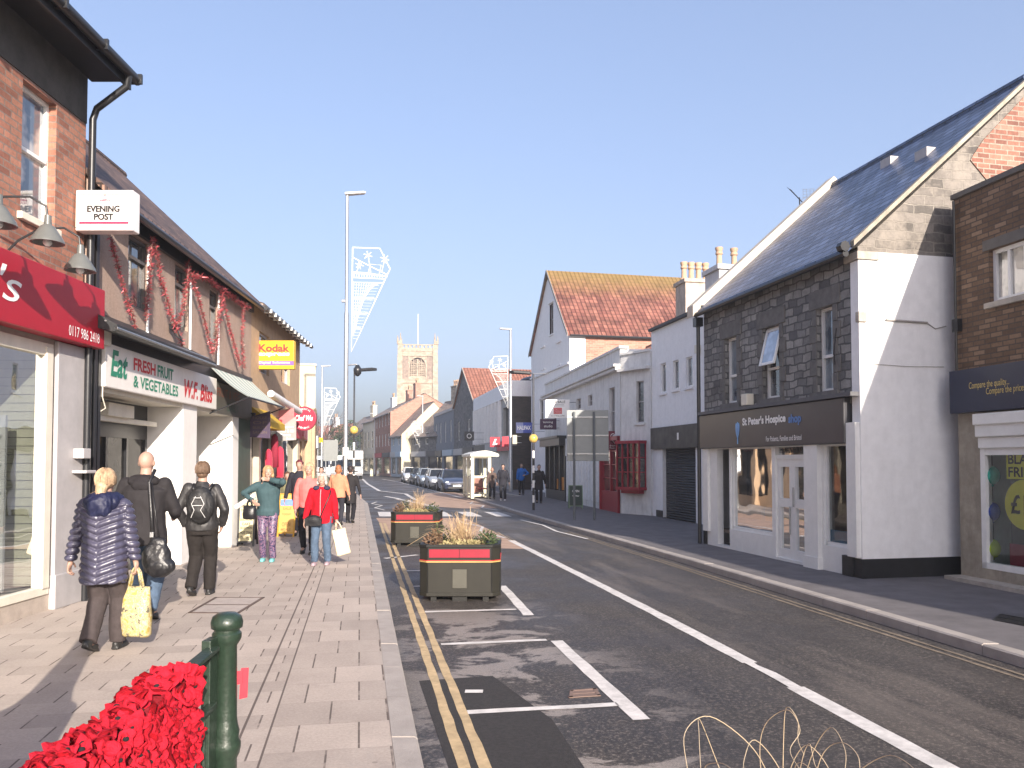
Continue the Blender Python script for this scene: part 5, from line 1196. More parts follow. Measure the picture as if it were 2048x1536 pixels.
# far right row
farb('gabled_stone_building', 'dark stone gabled building with a red tiled roof behind the flat-roofed one', -3.25, 69.2, -5.7, 79, 1, 16, 7.2, STONEG, 'gab', PANR, rise=3.3, ncol=2, ww=1, wh=1.8, fascia=[FB[3], FB[2]], edge=CONC)
farb('slate_blue_building', 'flat blue-grey three-window building next to the dark stone gables', -5.8, 79.3, -9.0, 92, 1, 9, 7.0, M('slate_blue_render', (.16, .18, .21), .8, dirt=.3), None, ncol=4, ww=.8, wh=2.2, fascia=[FB[4], FB[3]], parap=(.3, GREYP))
farb('rubble_cottage_building', 'rubble stone house with sunlit end wall, ornate bargeboard and clay chimney pots', -7.6, 88.5, -12.2, 97, 1, 9, 5.0, STONEG, 'par', GREYT, rise=4.2, ncol=3, fascia=[FB[3], FB[2]], endm=STONEL, chim=((6, -4.3, 11.0, 3, 1.6), (1.5, -4.5, 10.6, 3, 1.0)))
farb('blue_clad_building', 'low blue-grey clad shop with a wide white sign before the red brick terrace', -13.4, 97, -15.6, 103, 1, 8, 5.2, M('blue_clad', (.30, .36, .42), .6, dirt=.2), 'par', GREYT, rise=4.0, ncol=2, fascia=[FB[4], FB[2]], endm=RENDC)
farb('red_brick_terrace_building', 'red brick terrace house with dark bays and tall brick chimneys before the church', -15.7, 103.2, -20.0, 117, 1, 9, 8.3, BRED, 'par', GREYT, rise=2.5, rows=(1, 2), ncol=5, ww=1.2, wh=1.6, fascia=[FB[3], FB[0]], endm=BFAR, chim=((3, -4, 12.4, 2, 1.8), (9, -4, 12.0, 2, 1.4)), z1=4.0)
farb('white_corner_building', 'cream corner shop with a tall white framed window left of the red brick terrace', -20.3, 117.5, -23.5, 126, 1, 9, 8.0, M('cream_corner', (.62, .56, .44), .7), 'par', GREYT, rise=2.6, rows=(1,), ncol=3, ww=1.5, wh=2.6, fascia=[FB[5], FB[5]], endm=RENDG, chim=((5, -4, 11.8, 2, 1.4),))
farb('grey_roof_terrace_building', 'pale terrace with a long brown roof at the bend of the street', -24, 127, -31, 143, 1, 9, 6.6, RENDG, 'par', GREYT, rise=3.2, ncol=6, fascia=[FB[1], FB[2]], endm=RENDC, chim=((8, -4, 11.5, 3, 1.8),))
farb('far_terrace_building', 'farthest pale terrace closing the view left of the bend', -32, 145, -45, 163, 1, 9, 6.2, RENDC, 'par', PANR, rise=2.8, ncol=7, fascia=[FB[1], FB[3]], endm=RENDG, chim=((9, -4, 10.5, 2, 1.5),))
farb('far_end_building', 'low houses across the end of the street behind the white vans', -52, 165, -46, 182, 1, 9, 5.8, RENDC, 'par', GREYT, rise=2.5, ncol=5, fascia=[FB[2], FB[3]])
# church
D0 = 190
c = At(835, 925, D0); hw = 4.3
t = thing('church_tower', 'tall pale stone church tower with corner pinnacles and a flagpole', 'church', (c.x, D0, 0), R(6))
sc_ = D0 / 1600
def Z(py): return At(835, py, D0).z
zt = Z(705)
mb = MB()
def ringbox(a, z0, z1): mb.box(-a, a, -a, a, z0, z1)
aw_, az0, az1 = 1.45, Z(752), Z(730)
# front with deep window recess
mb.box(-hw, hw, -hw + .7, hw, 0, zt)
for x0, x1, z0, z1 in ((-hw, -1.9, 0, zt), (1.9, hw, 0, zt), (-1.9, 1.9, 0, Z(757)), (-1.9, 1.9, Z(715), zt)): mb.box(x0, x1, -hw, -hw + .7, z0, z1)
mb.build('tower_body', STONEF, t)
mb = MB()
for z in (Z(768), Z(715), Z(830)): mb.box(-hw - .18, hw + .18, -hw - .18, hw + .18, z - .25, z + .12)
mb.box(-hw - .1, hw + .1, -hw - .1, hw + .1, zt - .3, zt + .1)
mb.build('string_course', STONEF, t)
mb = MB()
for sx in (-1, 1):
    for sy in (-1, 1):
        for w0, z0, z1 in ((1.15, 0, Z(840)), (1.0, Z(840), Z(768)), (.85, Z(768), Z(715)), (.7, Z(715), Z(693))):
            x0, x1 = sorted((sx * (hw - .8), sx * (hw + w0 * .45))); y0, y1 = sorted((sy * (hw - .8), sy * (hw + w0 * .45))); mb.box(x0, x1, y0, y1, z0, z1)
mb.build('corner_buttress', STONEF, t)
mb = MB()
for k in range(9):
    for y_ in (-hw, hw - .3):
        x_ = -hw + .5 + k * .92; mb.box(x_, x_ + .5, y_, y_ + .3, zt, zt + 1.1)
    for x__ in (-hw, hw - .3): y__ = -hw + .5 + k * .92; mb.box(x__, x__ + .3, y__, y__ + .5, zt, zt + 1.1)
mb.box(-hw, hw, -hw - .002, -hw + .298, zt + 1.1, zt + 1.35); mb.box(-hw, hw, -hw + .004, -hw + .25, zt + .1, zt + .5); mb.box(-hw, hw, hw - .298, hw, zt + 1.1, zt + 1.35)
mb.build('pierced_parapet', STONEF, t)
for sx in (-1, 1):
    for sy in (-1, 1):
        mb = MB(); x_, y_ = sx * (hw + .0), sy * (hw + .0)
        mb.box(x_ - .5, x_ + .5, y_ - .5, y_ + .5, Z(694), Z(688))
        for dx in (-.32, .32):
            for dy in (-.32, .32): mb.lathe([(.24, Z(690)), (.2, Z(684)), (.05, Z(677 if dx * sx > 0 else 672))], (x_ + dx, y_ + dy, 0), 6)
        mb.build('pinnacle', STONEF, t)
mb = MB()
ZB, ZS, ZA = Z(757), Z(735), Z(719)
for s_ in (-1, 1):
    cx = s_ * .93
    for k in range(3): mb.box(cx - .62 + k * .55, cx - .48 + k * .55, -hw + .12, -hw + .42, ZB, Z(727) + (.5 if k == 1 else 0))
    for k in range(8): z = ZB + k * .42; mb.box(cx - .78, cx + .78, -hw + .34, -hw + .5, z, z + .24)
    for k in range(3): mb.tube([(cx - .5 + .25 * k + .27 * math.cos(q), -hw + .2, ZS + .55 + (k == 1) * .5 + .27 * math.sin(q)) for q in [i_ * .7854 for i_ in range(9)]], .05, 5)
mb.box(-.17, .17, -hw + .02, -hw + .5, ZB, Z(723))
arch = [(-1.9 * math.cos(a_ * math.pi / 2 / 8), ZS + (ZA - ZS) * math.sin(a_ * math.pi / 2 / 8)) for a_ in range(9)]
L_ = [(x, -hw - .02, z) for x, z in arch]; L_ += [(-x, y, z) for x, y, z in L_[::-1]]
mb.tube([(-1.9, -hw - .02, ZB)] + L_ + [(1.9, -hw - .02, ZB)], .15, 6)
for sg_ in (-1, 1): mb.prism([(sg_ * 1.92, -hw + .05, Z(714)), (sg_ * 1.92, -hw + .05, ZS)] + [(-sg_ * x, -hw + .05, z) for x, z in arch[1:]] + [(0, -hw + .05, Z(714))], (0, .5, 0))
bx = mb.build('belfry_window', STONEF, t); MB().box(-1.88, 1.88, -hw + .62, -hw + .69, ZB, Z(716)).build('louvres', M('louvre_brown', (.17, .135, .11), .9), bx)
for sg_ in (-1, 1): MB().box(*sorted((sg_ * 2.15, sg_ * (hw - .35))), -hw - .03, -hw, Z(762), Z(717)).build('rubble_panel', M('brown_rubble', (.24, .185, .15), .9, var=.35, vs=2), t)
mb = MB()
for x_ in (-2.6, -1.2, 0, 1.2, 2.6): mb.box(x_ - .12, x_ + .12, -hw - .1, -hw, Z(825), Z(775))
mb.build('blind_panelling', STONEF, t)
MB().tube([(0, 0, zt), (0, 0, Z(628))], [.13, .07], 8).build('flagpole', WHITEP, t)
# ================= PEOPLE =================
SKIN = M('skin', (.38, .235, .18), .55, var=.08, vs=30, bump=.05)
def ik(a, c, l1, l2, pole):
    a, c, pole = Vector(a), Vector(c), Vector(pole); d = c - a; D = min(d.length, (l1 + l2) * .999); u = d.normalized()
    x = (l1 * l1 - l2 * l2 + D * D) / (2 * D); h = math.sqrt(max(0, l1 * l1 - x * x))
    p = (pole - u * pole.dot(u)).normalized(); return a + u * x + p * h, a + u * D
def remesh(o, vox, smooth=2, dens=None):
    m = o.modifiers.new('r', 'REMESH'); m.mode = 'VOXEL'; m.voxel_size = vox; m.use_smooth_shade = True
    if smooth: s = o.modifiers.new('s', 'SMOOTH'); s.iterations = smooth; s.factor = .6
    mats = list(o.data.materials); bake(o)
    o.data.materials.clear()
    for q in mats: o.data.materials.append(q)
    for p in o.data.polygons: p.use_smooth = True
    return o
def wrinkle(o, amp, fr=9, fn=None, seed=0):
    me = o.data; off = Vector((seed * 3.1, seed, 0)); n_ = [v.normal.copy() for v in me.vertices]
    for v, n in zip(me.vertices, n_):
        p = v.co
        d = noise.noise(Vector((p.x * fr, p.y * fr, p.z * fr * .7)) + off) * amp + noise.noise(Vector((p.x * fr * 2.6, p.y * fr * 2.6, p.z * fr * 1.6)) + off) * amp * .45
        if fn: d += fn(p)
        v.co = p + n * d
    me.update()
def hand(mb, w, d, side, pn, curl=.5, k=1):
    """w wrist, d finger direction, side = thumb side, pn = palm normal (fingers curl towards it)"""
    w, d, pn = Vector(w), Vector(d).normalized(), Vector(pn).normalized(); s = Vector(side); s = (s - d * s.dot(d)).normalized()
    pn = (pn - d * pn.dot(d) - s * pn.dot(s)).normalized()
    rot = Matrix((s, d, pn)).transposed()
    mb.sph(w + d * .045 * k, (.040 * k, .052 * k, .017 * k), 14, rot=rot); mb.cap(w - d * .02, w + d * .03, .024 * k, .026 * k)
    for i, (ln, of) in enumerate(((.074, .030), (.084, .010), (.078, -.010), (.060, -.029))):
        p = w + d * (.084 - abs(i - 1.2) * .004) * k + s * of * k; dd = d.copy(); a = 0
        for j, f in enumerate((.45, .30, .25)):
            a = curl * (.35 + .6 * j) * (1 + .08 * i); dd = (d * math.cos(a) + pn * math.sin(a)).normalized(); q = p + dd * ln * f * k
            mb.cap(p, q, (.0098 - j * .0008) * k, (.0092 - j * .0009) * k, 8); p = q
    p = w + d * .02 * k + s * .030 * k; dd = (d * .6 + s * .75 + pn * .35).normalized(); q = p + dd * .038 * k; mb.cap(p, q, .0125 * k, .0105 * k, 8)
    dd = (d * .85 + s * .25 + pn * .45).normalized(); mb.cap(q, q + dd * .032 * k, .0105 * k, .009 * k, 8)
def head(mb, c, k=1):
    c = Vector(c)
    mb.sph(c + Vector((0, -.008, .018)), (.076, .094, .098), 20); mb.sph(c + Vector((0, .022, -.045)), (.056, .062, .066), 18); mb.sph(c + Vector((0, .045, -.085)), (.030, .032, .026), 12)
    mb.cap(c + Vector((0, .082, .012)), c + Vector((0, .103, -.026)), .008, .013, 8)
    for s in (-1, 1):
        mb.sph(c + Vector((s * .077, -.004, -.008)), (.011, .02, .032), 10); mb.sph(c + Vector((s * .032, .068, -.025)), (.026, .02, .022), 10)
        mb.sph(c + Vector((s * .03, .079, .026)), (.024, .013, .009), 10)
    mb.sph(c + Vector((0, .079, -.058)), (.024, .014, .007), 10); mb.sph(c + Vector((0, .077, -.069)), (.020, .013, .007), 10)
HAIRN = {}
def hairmat(c): 
    n_ = 'hair_%d_%d' % (int(c[0] * 100), int(c[2] * 100))
    return M(n_, c, .5, var=.3, vs=40, bump=.5, bs=120)
def person(label, x, y, H, face_deg, jacket, trous, shoes=(.02, .02, .02), hair=(.08, .05, .03), hairstyle='short', skin=None, feet=((-.1, .12), (.1, -.14)), lift=(0, .05),
           hands=((-.30, .08, .86), (.30, .08, .86)), elbow=((-1, -.6, 0), (1, -.6, 0)), hem=.80, vox=.011, bulk=1.0, fine=None, shirt=None, curl=.6, lean=0, headturn=0, group=None, wide=1.0, tmat=None, jmat=None, legw=1.0, palm=None, jrough=.75, nohand=(), hemw=1.0, z=0, strands=0):
    """local space: faces +y. face_deg = heading clockwise from +y (180 = towards the camera)"""
    t = thing('person', label, 'person', (x, y, z), R(-face_deg), group)
    k = H / 1.75; S = lambda v: Vector(v)
    J = jmat or M('jacket_%02d%02d%02d' % tuple(int(v * 99) for v in jacket), jacket, jrough, var=.14, bump=.25, bs=120, spec=.2)
    T = tmat or M('trousers_%02d%02d%02d' % tuple(int(v * 99) for v in trous), trous, .85, var=.15, vs=20, bump=.3, bs=150, spec=.15)
    SH = M('shoe_%02d%02d%02d' % tuple(int(v * 99) for v in shoes), shoes, .5, var=.1)
    # joints
    hips = [(-.092, 0, .93), (.092, 0, .93)]; ank = [(feet[0][0], feet[0][1], .085 + lift[0]), (feet[1][0], feet[1][1], .085 + lift[1])]
    kn = []; ak = []
    for i in (0, 1):
        q, c = ik(hips[i], ank[i], .44, .43, (0, 1, 0)); kn.append(q); ak.append(c)
    sh = [(-.170 * wide, lean * .45, 1.405), (.170 * wide, lean * .45, 1.405)]; el = []; wr = []
    for i in (0, 1):
        q, c = ik(sh[i], hands[i], .30, .26, elbow[i]); el.append(q); wr.append(c)
    hc = Vector((0, .02 + lean * .6, 1.632))
    vb = fine or vox
    b = bulk; ba = 1 + (bulk - 1) * .75
    mb = MB()
    ly = lambda z: lean * max(0, (z - .95)) * .9
    mb.rings([(0, ly(z), z, rx, ry) for z, rx, ry in ((.84, .15, .11), (.92, .17, .12), (1.02, .155, .105), (1.12, .145, .10), (1.25, .165, .115), (1.36, .18, .11), (1.43, .15, .085), (1.475, .075, .062))])
    mb.cap((0, ly(1.45), 1.44), hc + Vector((0, -.01, -.06)), .062, .054, 14)
    head(mb, (0, 0, 0)) if False else None
    h_ = MB(); head(h_, (0, 0, 0)); rt = Matrix.Rotation(R(headturn), 3, 'Z'); h_.v = [tuple(rt @ Vector(p) + hc) for p in h_.v]; mb.add(h_.v, h_.f)
    for i in (0, 1):
        mb.cap(hips[i], kn[i], .085, .056, 12); mb.cap(kn[i], ak[i], .055, .038, 12); a = ak[i]; mb.cap(a + Vector((0, -.02, -.03)), a + Vector((0, .13, -.055)), .034, .028, 10)
        mb.cap(sh[i], el[i], .054, .042, 12); mb.cap(el[i], wr[i], .041, .027, 12)
        d = (wr[i] - el[i]).normalized(); sgn = -1 if i == 0 else 1
        if i not in nohand:
            pn = Vector((-sgn, 0, 0)) if palm is None else Vector(palm[i]); side = Vector((0, 1, 0)) if abs(d.z) > .6 else Vector((0, 0, 1))
            hand(mb, wr[i] + d * .012, d, side, pn, curl)
    bo = mb.build('body', skin or SKIN, t, scale=k, fix=False); remesh(bo, vb * k, 1)
    # trousers
    mb = MB(); mb.rings([(0, 0, z, rx * b * .93, ry * b * .9) for z, rx, ry in ((.80, .16, .125), (.88, .178, .135), (.98, .168, .122), (1.03, .16, .115))])
    for i in (0, 1):
        p0 = Vector(hips[i]) + Vector((0, 0, -.02)); e = ak[i] + Vector((0, 0, -.015)); kk = kn[i]
        mb.tube([p0, p0.lerp(kk, .5), kk, kk.lerp(e, .5), e], [.098 * b, .088 * legw, .074 * legw, .068 * legw, .062 * legw], 14); mb.sph(kk, .073 * legw, 12)
    o = mb.build('trousers', T, t, scale=k, fix=False); remesh(o, vox * k, 2); wrinkle(o, .010, 8, seed=x)
    # jacket / coat
    mb = MB(); fl = 1.0 + (1.0 - hem) * .18
    prof = [(hem, .172 * b * fl * hemw, .132 * b * fl), (hem + .08, .174 * b * fl, .134 * b * fl), (.98, .168 * b, .128 * b), (1.1, .162 * b, .126 * b), (1.25, .180 * b, .134 * b), (1.34, .186 * wide * b, .128 * b), (1.40, .172 * wide, .112), (1.44, .125 * wide, .092), (1.475, .082, .074), (1.505, .066, .066)]
    mb.rings([(0, ly(z), z, rx, ry) for z, rx, ry in prof if z >= hem])
    for i in (0, 1):
        d = (wr[i] - el[i]).normalized(); e = wr[i] - d * .004
        mb.sph(Vector(sh[i]) + Vector((0, 0, -.004)), .068 * ba, 14); mb.tube([sh[i], Vector(sh[i]).lerp(el[i], .5), el[i], el[i].lerp(e, .5), e], [.066 * ba, .064 * ba, .057 * ba, .050 * ba, .041 * ba], 14); mb.sph(el[i], .057 * ba, 12)
    o = mb.build('jacket', J, t, scale=k, fix=False); remesh(o, vox * k, 2); jk = o; wrinkle(o, .012, 7, seed=y)
    # shoes
    for i in (0, 1):
        a = ak[i]; mb = MB(); tilt = .0 if lift[i] < .02 else -.35
        dv = Vector((0, math.cos(tilt), math.sin(tilt)))
        mb.sph(a + dv * .10 + Vector((0, 0, -.048)), (.048, .085, .034), 14); mb.sph(a - dv * .015 + Vector((0, 0, -.035)), (.040, .062, .048), 14); mb.cap(a + Vector((0, -.005, -.01)), a + Vector((0, -.005, -.03)), .045, .045)
        s_ = MB(); p = [a + Vector((x_, 0, -.083)) + dv * y_ for x_, y_ in ((-.035, -.07), (.035, -.07), (.045, .04), (.05, .12), (.03, .185), (-.03, .185), (-.05, .12), (-.045, .04))]
        mb.prism(p, (0, 0, .022)); o = mb.build('shoe', SH, t, scale=k, fix=False); remesh(o, .009 * k, 1)
    # hair
    if hairstyle != 'bald':
        mb = MB()
        if hairstyle == 'short': mb.sph((0, -.020, .030), (.084, .097, .100), 20); mb.sph((0, -.05, -.02), (.072, .058, .075), 16)
        elif hairstyle == 'bob': mb.sph((0, -.020, .032), (.088, .102, .102), 20); mb.sph((0, -.055, -.04), (.084, .062, .10), 16); [mb.cap((s * .075, .0, .02), (s * .078, .005, -.07), .024, .028) for s in (-1, 1)]
        elif hairstyle == 'long': mb.sph((0, -.020, .032), (.088, .102, .102), 20); mb.sph((0, -.065, -.06), (.085, .055, .14), 16); mb.sph((0, -.085, -.15), (.075, .045, .10), 16); [mb.cap((s * .078, .005, .0), (s * .078, .02, -.16), .024, .03) for s in (-1, 1)]
        elif hairstyle == 'tied': mb.sph((0, -.018, .030), (.085, .100, .100), 20); mb.sph((0, -.055, -.01), (.074, .058, .08), 16); mb.sph((0, -.10, -.05), (.055, .04, .07), 14); mb.cap((0, -.11, -.07), (.015, -.15, -.15), .050, .038); mb.cap((.015, -.15, -.15), (.03, -.19, -.20), .038, .016)
        elif hairstyle == 'cap': mb.sph((0, -.012, .045), (.088, .103, .085), 20)
        cut = []
        mb.v = [tuple(rt @ Vector(p) + hc) for p in mb.v]
        o = mb.build('hair' if hairstyle != 'cap' else 'cap', hairmat(hair), t, scale=k, fix=False); remesh(o, .008 * k, 1)
        # clear the face: push vertices in front of the hairline inside the skull
        iv = rt.inverted()
        for v in o.data.vertices:
            p = iv @ (v.co / k - hc)
            if p.y > .045 and p.z < .068 and abs(p.x) < .064: p.y = .03; v.co = (rt @ p + hc) * k
        wrinkle(o, .007, 22, fn=lambda p: .002 * math.sin(p.x * 500), seed=3)
    if strands:
        rs = random.Random(int(x * 100)); mb = MB(); ln = {'short': 0, 'bob': .12, 'long': .22, 'tied': .16}[hairstyle]
        for _ in range(strands):
            a_ = rs.uniform(-2.7, 2.7) - math.pi / 2; e_ = rs.uniform(.2, 1.35); pts = []
            for q_ in range(6):
                ee = e_ - q_ * .26; rr_ = 1.04 + rs.uniform(0, .05); zz_ = math.sin(max(ee, -.5))
                pts.append(Vector((.088 * rr_ * math.cos(max(ee, -.3)) * math.cos(a_), -.02 + .104 * rr_ * math.cos(max(ee, -.3)) * math.sin(a_), .03 + .104 * rr_ * zz_)))
            if ln and math.sin(a_) < .35: 
                p_ = pts[-1]; tgt = Vector((0, -.115, -.05)) if hairstyle == 'tied' else p_ * 1.0
                pts = [p for p in pts if p.z > -.03] + [pts[-1].lerp(tgt, .6) + Vector((0, 0, -.03)), Vector((rs.gauss(0, .028) if hairstyle == 'tied' else p_.x * 1.02, min(p_.y, -.03) - .035 if hairstyle == 'tied' else p_.y, p_.z - ln * rs.uniform(.6, 1.1)))]
            if all(p.y > .05 for p in pts): continue
            pts = [p for p in pts if not (p.y > .06 and p.z < .06)]
            if len(pts) > 1: mb.tube(pts, [.0028] * (len(pts) - 1) + [.0012], 3, cap=False)
        mb.v = [tuple(rt @ Vector(p) + hc) for p in mb.v]; ob = t
        mb.build('hair_strands', hairmat(hair), t, scale=k, smooth='all', fix=False)
    # face details
    mb = MB()
    for s in (-1, 1):
        mb.sph((s * .031, .083, .006), (.013, .007, .006), 8, 0); mb.sph((s * .031, .089, .006), (.006, .004, .006), 8, 1); mb.cap((s * .016, .090, .030), (s * .045, .080, .032), .0035, .003, 6, 2)
    mb.cap((-.02, .090, -.063), (.02, .090, -.063), .0035, .0035, 6, 3)
    mb.v = [tuple(rt @ Vector(p) + hc) for p in mb.v]
    mb.build('face_features', [M('eye_white', (.7, .68, .66), .3), TBLACK, hairmat(hair if hairstyle != 'bald' else (.2, .14, .1)), M('lip', (.45, .17, .15), .5)], t, scale=k, smooth='all')
    J_ = dict(sh=[Vector(q) * k for q in sh], el=[q * k for q in el], wr=[q * k for q in wr], hc=hc * k, k=k, an=[q * k for q in ak])
    return t, jk, J_
def toworld(t, p): return t.matrix_basis @ Vector(p)
BLK = M('black_leather', (.012, .012, .014), .38, var=.2, bump=.3, bs=50)
def walkp(px, py): p = W(px, py); return p.x, p.y
# 1 woman in the quilted coat
x, y = walkp(205, 1303)
QUILT = M('navy_quilted_nylon', (.050, .048, .082), .36, var=.12, bump=.15, bs=30, spec=.6)
t, jk, J = person('woman with fair tied hair in a long navy quilted coat walking away', x, y, 1.73, -3, (0, 0, 0), (.055, .045, .045), hair=(.42, .29, .18), hairstyle='tied', strands=420, hem=.66, vox=.0085, fine=.0065, bulk=1.18,
    jmat=QUILT, hands=((-.36, .06, .80), (.27, .10, .80)), elbow=((-1, -.5, .1), (1, -.3, 0)), feet=((-.06, -.17), (.09, .12)), lift=(.06, 0), legw=1.25, hemw=1.02, curl=1.0)
k = J['k']
me = jk.data; nn = [v.normal.copy() for v in me.vertices]
for v, n in zip(me.vertices, nn):
    p = v.co / k
    arm = abs(p.x) > .225 and p.z < 1.42 and p.z > .75 or abs(p.x) > .25
    ph = (p.z / .066) if arm else (p.z - .38 * abs(p.x)) / .066
    if p.z < 1.42: v.co = v.co + n * (.026 * abs(math.sin(math.pi * ph)) ** .6 - .016) * (1 if not (abs(p.x) < .006 and not arm) else .2)
me.update()
HOOD = M('navy_hood', (.012, .015, .045), .5, var=.2, bump=.3, spec=.3)
mb = MB(); mb.sph((0, -.07, 1.44), (.17, .12, .105), 18); mb.sph((0, -.135, 1.40), (.12, .07, .11), 16); mb.sph((-.1, .0, 1.47), (.08, .10, .06), 14); mb.sph((.1, .0, 1.47), (.08, .10, .06), 14)
o = mb.build('hood', HOOD, t, scale=k, fix=False); remesh(o, .009, 2); wrinkle(o, .020, 13, seed=5)
w_ = toworld(t, J['wr'][1])
YB = M('floral_yellow', (.75, .62, .22), .6, var=.05, bump=.1)
m_, n_, b_ = nodes('floral_print'); co_ = coord(n_)
c_ = ramp(n_, noisen(n_, co_, 15, 3), [(.38, (.38, .28, .07)), (.45, (.50, .45, .30)), (.52, (.40, .30, .08)), (.57, (.48, .42, .26)), (.62, (.10, .09, .06))])
L(n_, c_, b_.inputs['Base Color']); b_.inputs['Roughness'].default_value = .5
def bag(name, lab, c, w, h, d, mat, rz=0, handles=.2, sag=.0, hm=None, cat='bag'):
    t = thing(name, lab, cat, c, rz)
    mb = MB(); mb.rings([(0, 0, -h, w * .40, d * .35), (0, 0, -h + .02, w * .5, d * .5), (0, 0, -h * .6, w * .53, d * .6), (0, 0, -h * .25, w * .48, d * .45), (0, 0, 0, w * .44, d * .25)], 20)
    mb.v = [(max(-w * .5, min(w * .5, x_ * 1.15)), y_, z_) for x_, y_, z_ in mb.v]
    o = mb.build('bag_body', mat, t, smooth='all'); wrinkle(o, .01, 12)
    if handles:
        mb = MB()
        for yy in (-.02, .02): mb.tube([(-w * .22, yy, -.01), (-w * .12, yy * .7, handles * .7), (0, yy * .3, handles), (w * .12, yy * .7, handles * .7), (w * .22, yy, -.01)], .012, 8)
        mb.build('handles', hm or mat, t, smooth='all')
    return t
bag('shopping_bag', 'yellow floral shopping bag carried by the woman in the quilted coat', w_ + Vector((.0, .02, -.25)), .30, .48, .14, m_, R(-8), handles=.20)
# 2 bald man
x, y = walkp(287, 1240)
JEAN = M('blue_denim', (.06, .095, .15), .85, var=.25, vs=14, bump=.3)
t, jk, J = person('bald broad man in a black jacket and jeans walking away', x, y, 1.93, -4, (.022, .02, .022), (0, 0, 0), tmat=JEAN, hairstyle='bald', hem=.78, vox=.0095, fine=.008, bulk=1.26, wide=1.10, hands=((-.28, .14, .90), (.20, .30, 1.06)), elbow=((-1, -.6, 0), (.55, -1, -.2)), feet=((-.1, .14), (.1, -.1)), legw=1.15)
k = J['k']; mb = MB(); mb.sph((0, -.05, 1.44), (.17, .10, .07), 16); mb.sph((0, -.12, 1.40), (.11, .05, .07), 14); o = mb.build('hood', M('black_hood', (.02, .018, .02), .85, spec=.2), t, scale=k, fix=False); remesh(o, .011, 2); wrinkle(o, .012, 12)
tb = thing('shoulder_bag', 'large black leather shoulder bag hanging behind the bald man', 'bag', toworld(t, Vector((.20, -.20, .0)) * k) + Vector((0, 0, .72)))
mb = MB(); mb.sph((0, 0, 0), (.17, .10, .20), 18); mb.sph((.03, 0, -.08), (.18, .11, .13), 16); mb.sph((0, 0, .17), (.10, .05, .08), 12); o = mb.build('bag_body', BLK, tb, fix=False); remesh(o, .011, 2); wrinkle(o, .016, 10)
mb = MB(); mb.tube([(-.05, .0, .2), (-.08, .02, .5), (-.13, .06, .85), (-.10, .14, 1.0)], [.022, .02, .02, .02], 6); mb.tube([(.02, 0, .2), (-.03, .01, .5), (-.1, .06, .85)], .008, 6); mb.build('strap', BLK, tb, smooth='all'); MB().box(-.08, -.04, -.02, .01, .24, .30).build('buckle', STEEL, tb, bevel=.004)
# 3 man with the rucksack
x, y = walkp(402, 1192)
LEA = M('black_jacket_leather', (.022, .021, .022), .52, var=.3, vs=10, bump=.4, bs=24)
t, jk, J = person('man in a black leather jacket with a black rucksack walking away, hands in pockets', x, y, 1.80, -6, (0, 0, 0), (.022, .019, .018), jmat=LEA, hair=(.13, .08, .05), strands=420, hem=.86, vox=.0095, fine=.008, bulk=1.18, wide=1.0, hands=((-.23, .10, .92), (.23, .10, .92)), elbow=((-1, -.9, 0), (1, -.9, 0)), feet=((-.09, -.16), (.07, .12)), lift=(.06, 0), legw=1.18, hemw=.95)
k = J['k']; tb = thing('rucksack', 'black rucksack with pale cords on the back of the leather-jacketed man', 'bag', toworld(t, Vector((.03, -.20, 1.20)) * k), R(6))
mb = MB(); mb.sph((0, 0, 0), (.18, .11, .25), 20); mb.sph((0, -.05, -.07), (.12, .08, .12), 16); o = mb.build('bag_body', M('black_nylon', (.012, .012, .013), .6, bump=.3), tb, fix=False); remesh(o, .011, 2); wrinkle(o, .012, 12)
mb = MB()
for s in (-1, 1): mb.tube([(s * .03, -.115, .12), (s * .08, -.12, .02), (s * .04, -.14, -.06), (s * .09, -.10, -.16)], .005, 5)
mb.tube([(-.05, -.13, .1), (.05, -.13, .1)], .005, 5); mb.tube([(-.06, -.14, -.0), (.06, -.14, .0)], .005, 5); mb.build('cords', M('pale_cord', (.5, .5, .5), .6), tb)
mb = MB(); [mb.tube([(s * .1, .03, .2), (s * .12, .12, .27), (s * .13, .24, .22)], .02, 6) for s in (-1, 1)]; mb.build('shoulder_straps', BLK, tb, smooth='all')
# 4 woman in teal
x, y = walkp(535, 1122)
m_, n_, b_ = nodes('patterned_leggings'); L(n_, ramp(n_, noisen(n_, coord(n_), 34, 3), [(.40, (.02, .02, .05)), (.47, (.05, .045, .13)), (.54, (.28, .13, .16)), (.6, (.09, .11, .2)), (.7, (.02, .015, .03))]), b_.inputs['Base Color'])
t, jk, J = person('woman in a dark teal hoodie and patterned leggings, one hand raised to her face', x, y, 1.73, 172, (.04, .075, .085), (0, 0, 0), shoes=(.12, .36, .36), hair=(.42, .24, .12), hairstyle='bob', tmat=m_, strands=420, hem=.84, bulk=1.2, vox=.010, fine=.008, hands=((-.06, .17, 1.50), (.24, .22, 1.12)), elbow=((-1, .3, -.2), (1, -.3, .2)), feet=((-.1, .06), (.08, -.02)), lift=(0, 0), headturn=12)
w_ = toworld(t, J['wr'][1])
MBt = thing('rolled_paper', 'rolled white paper held under the arm of the woman in the teal hoodie', 'paper', w_ + Vector((-.10, .05, .0)))
MB().tube([(-.22, 0, -.12), (.12, 0, .10)], .045, 12).build('roll', M('paper_white', (.75, .70, .64), .7), MBt, smooth=True)
bag('handbag', 'small black handbag at the hip of the woman in the teal hoodie', w_ + Vector((-.02, -.10, -.08)), .22, .24, .12, BLK, 0, handles=.12)
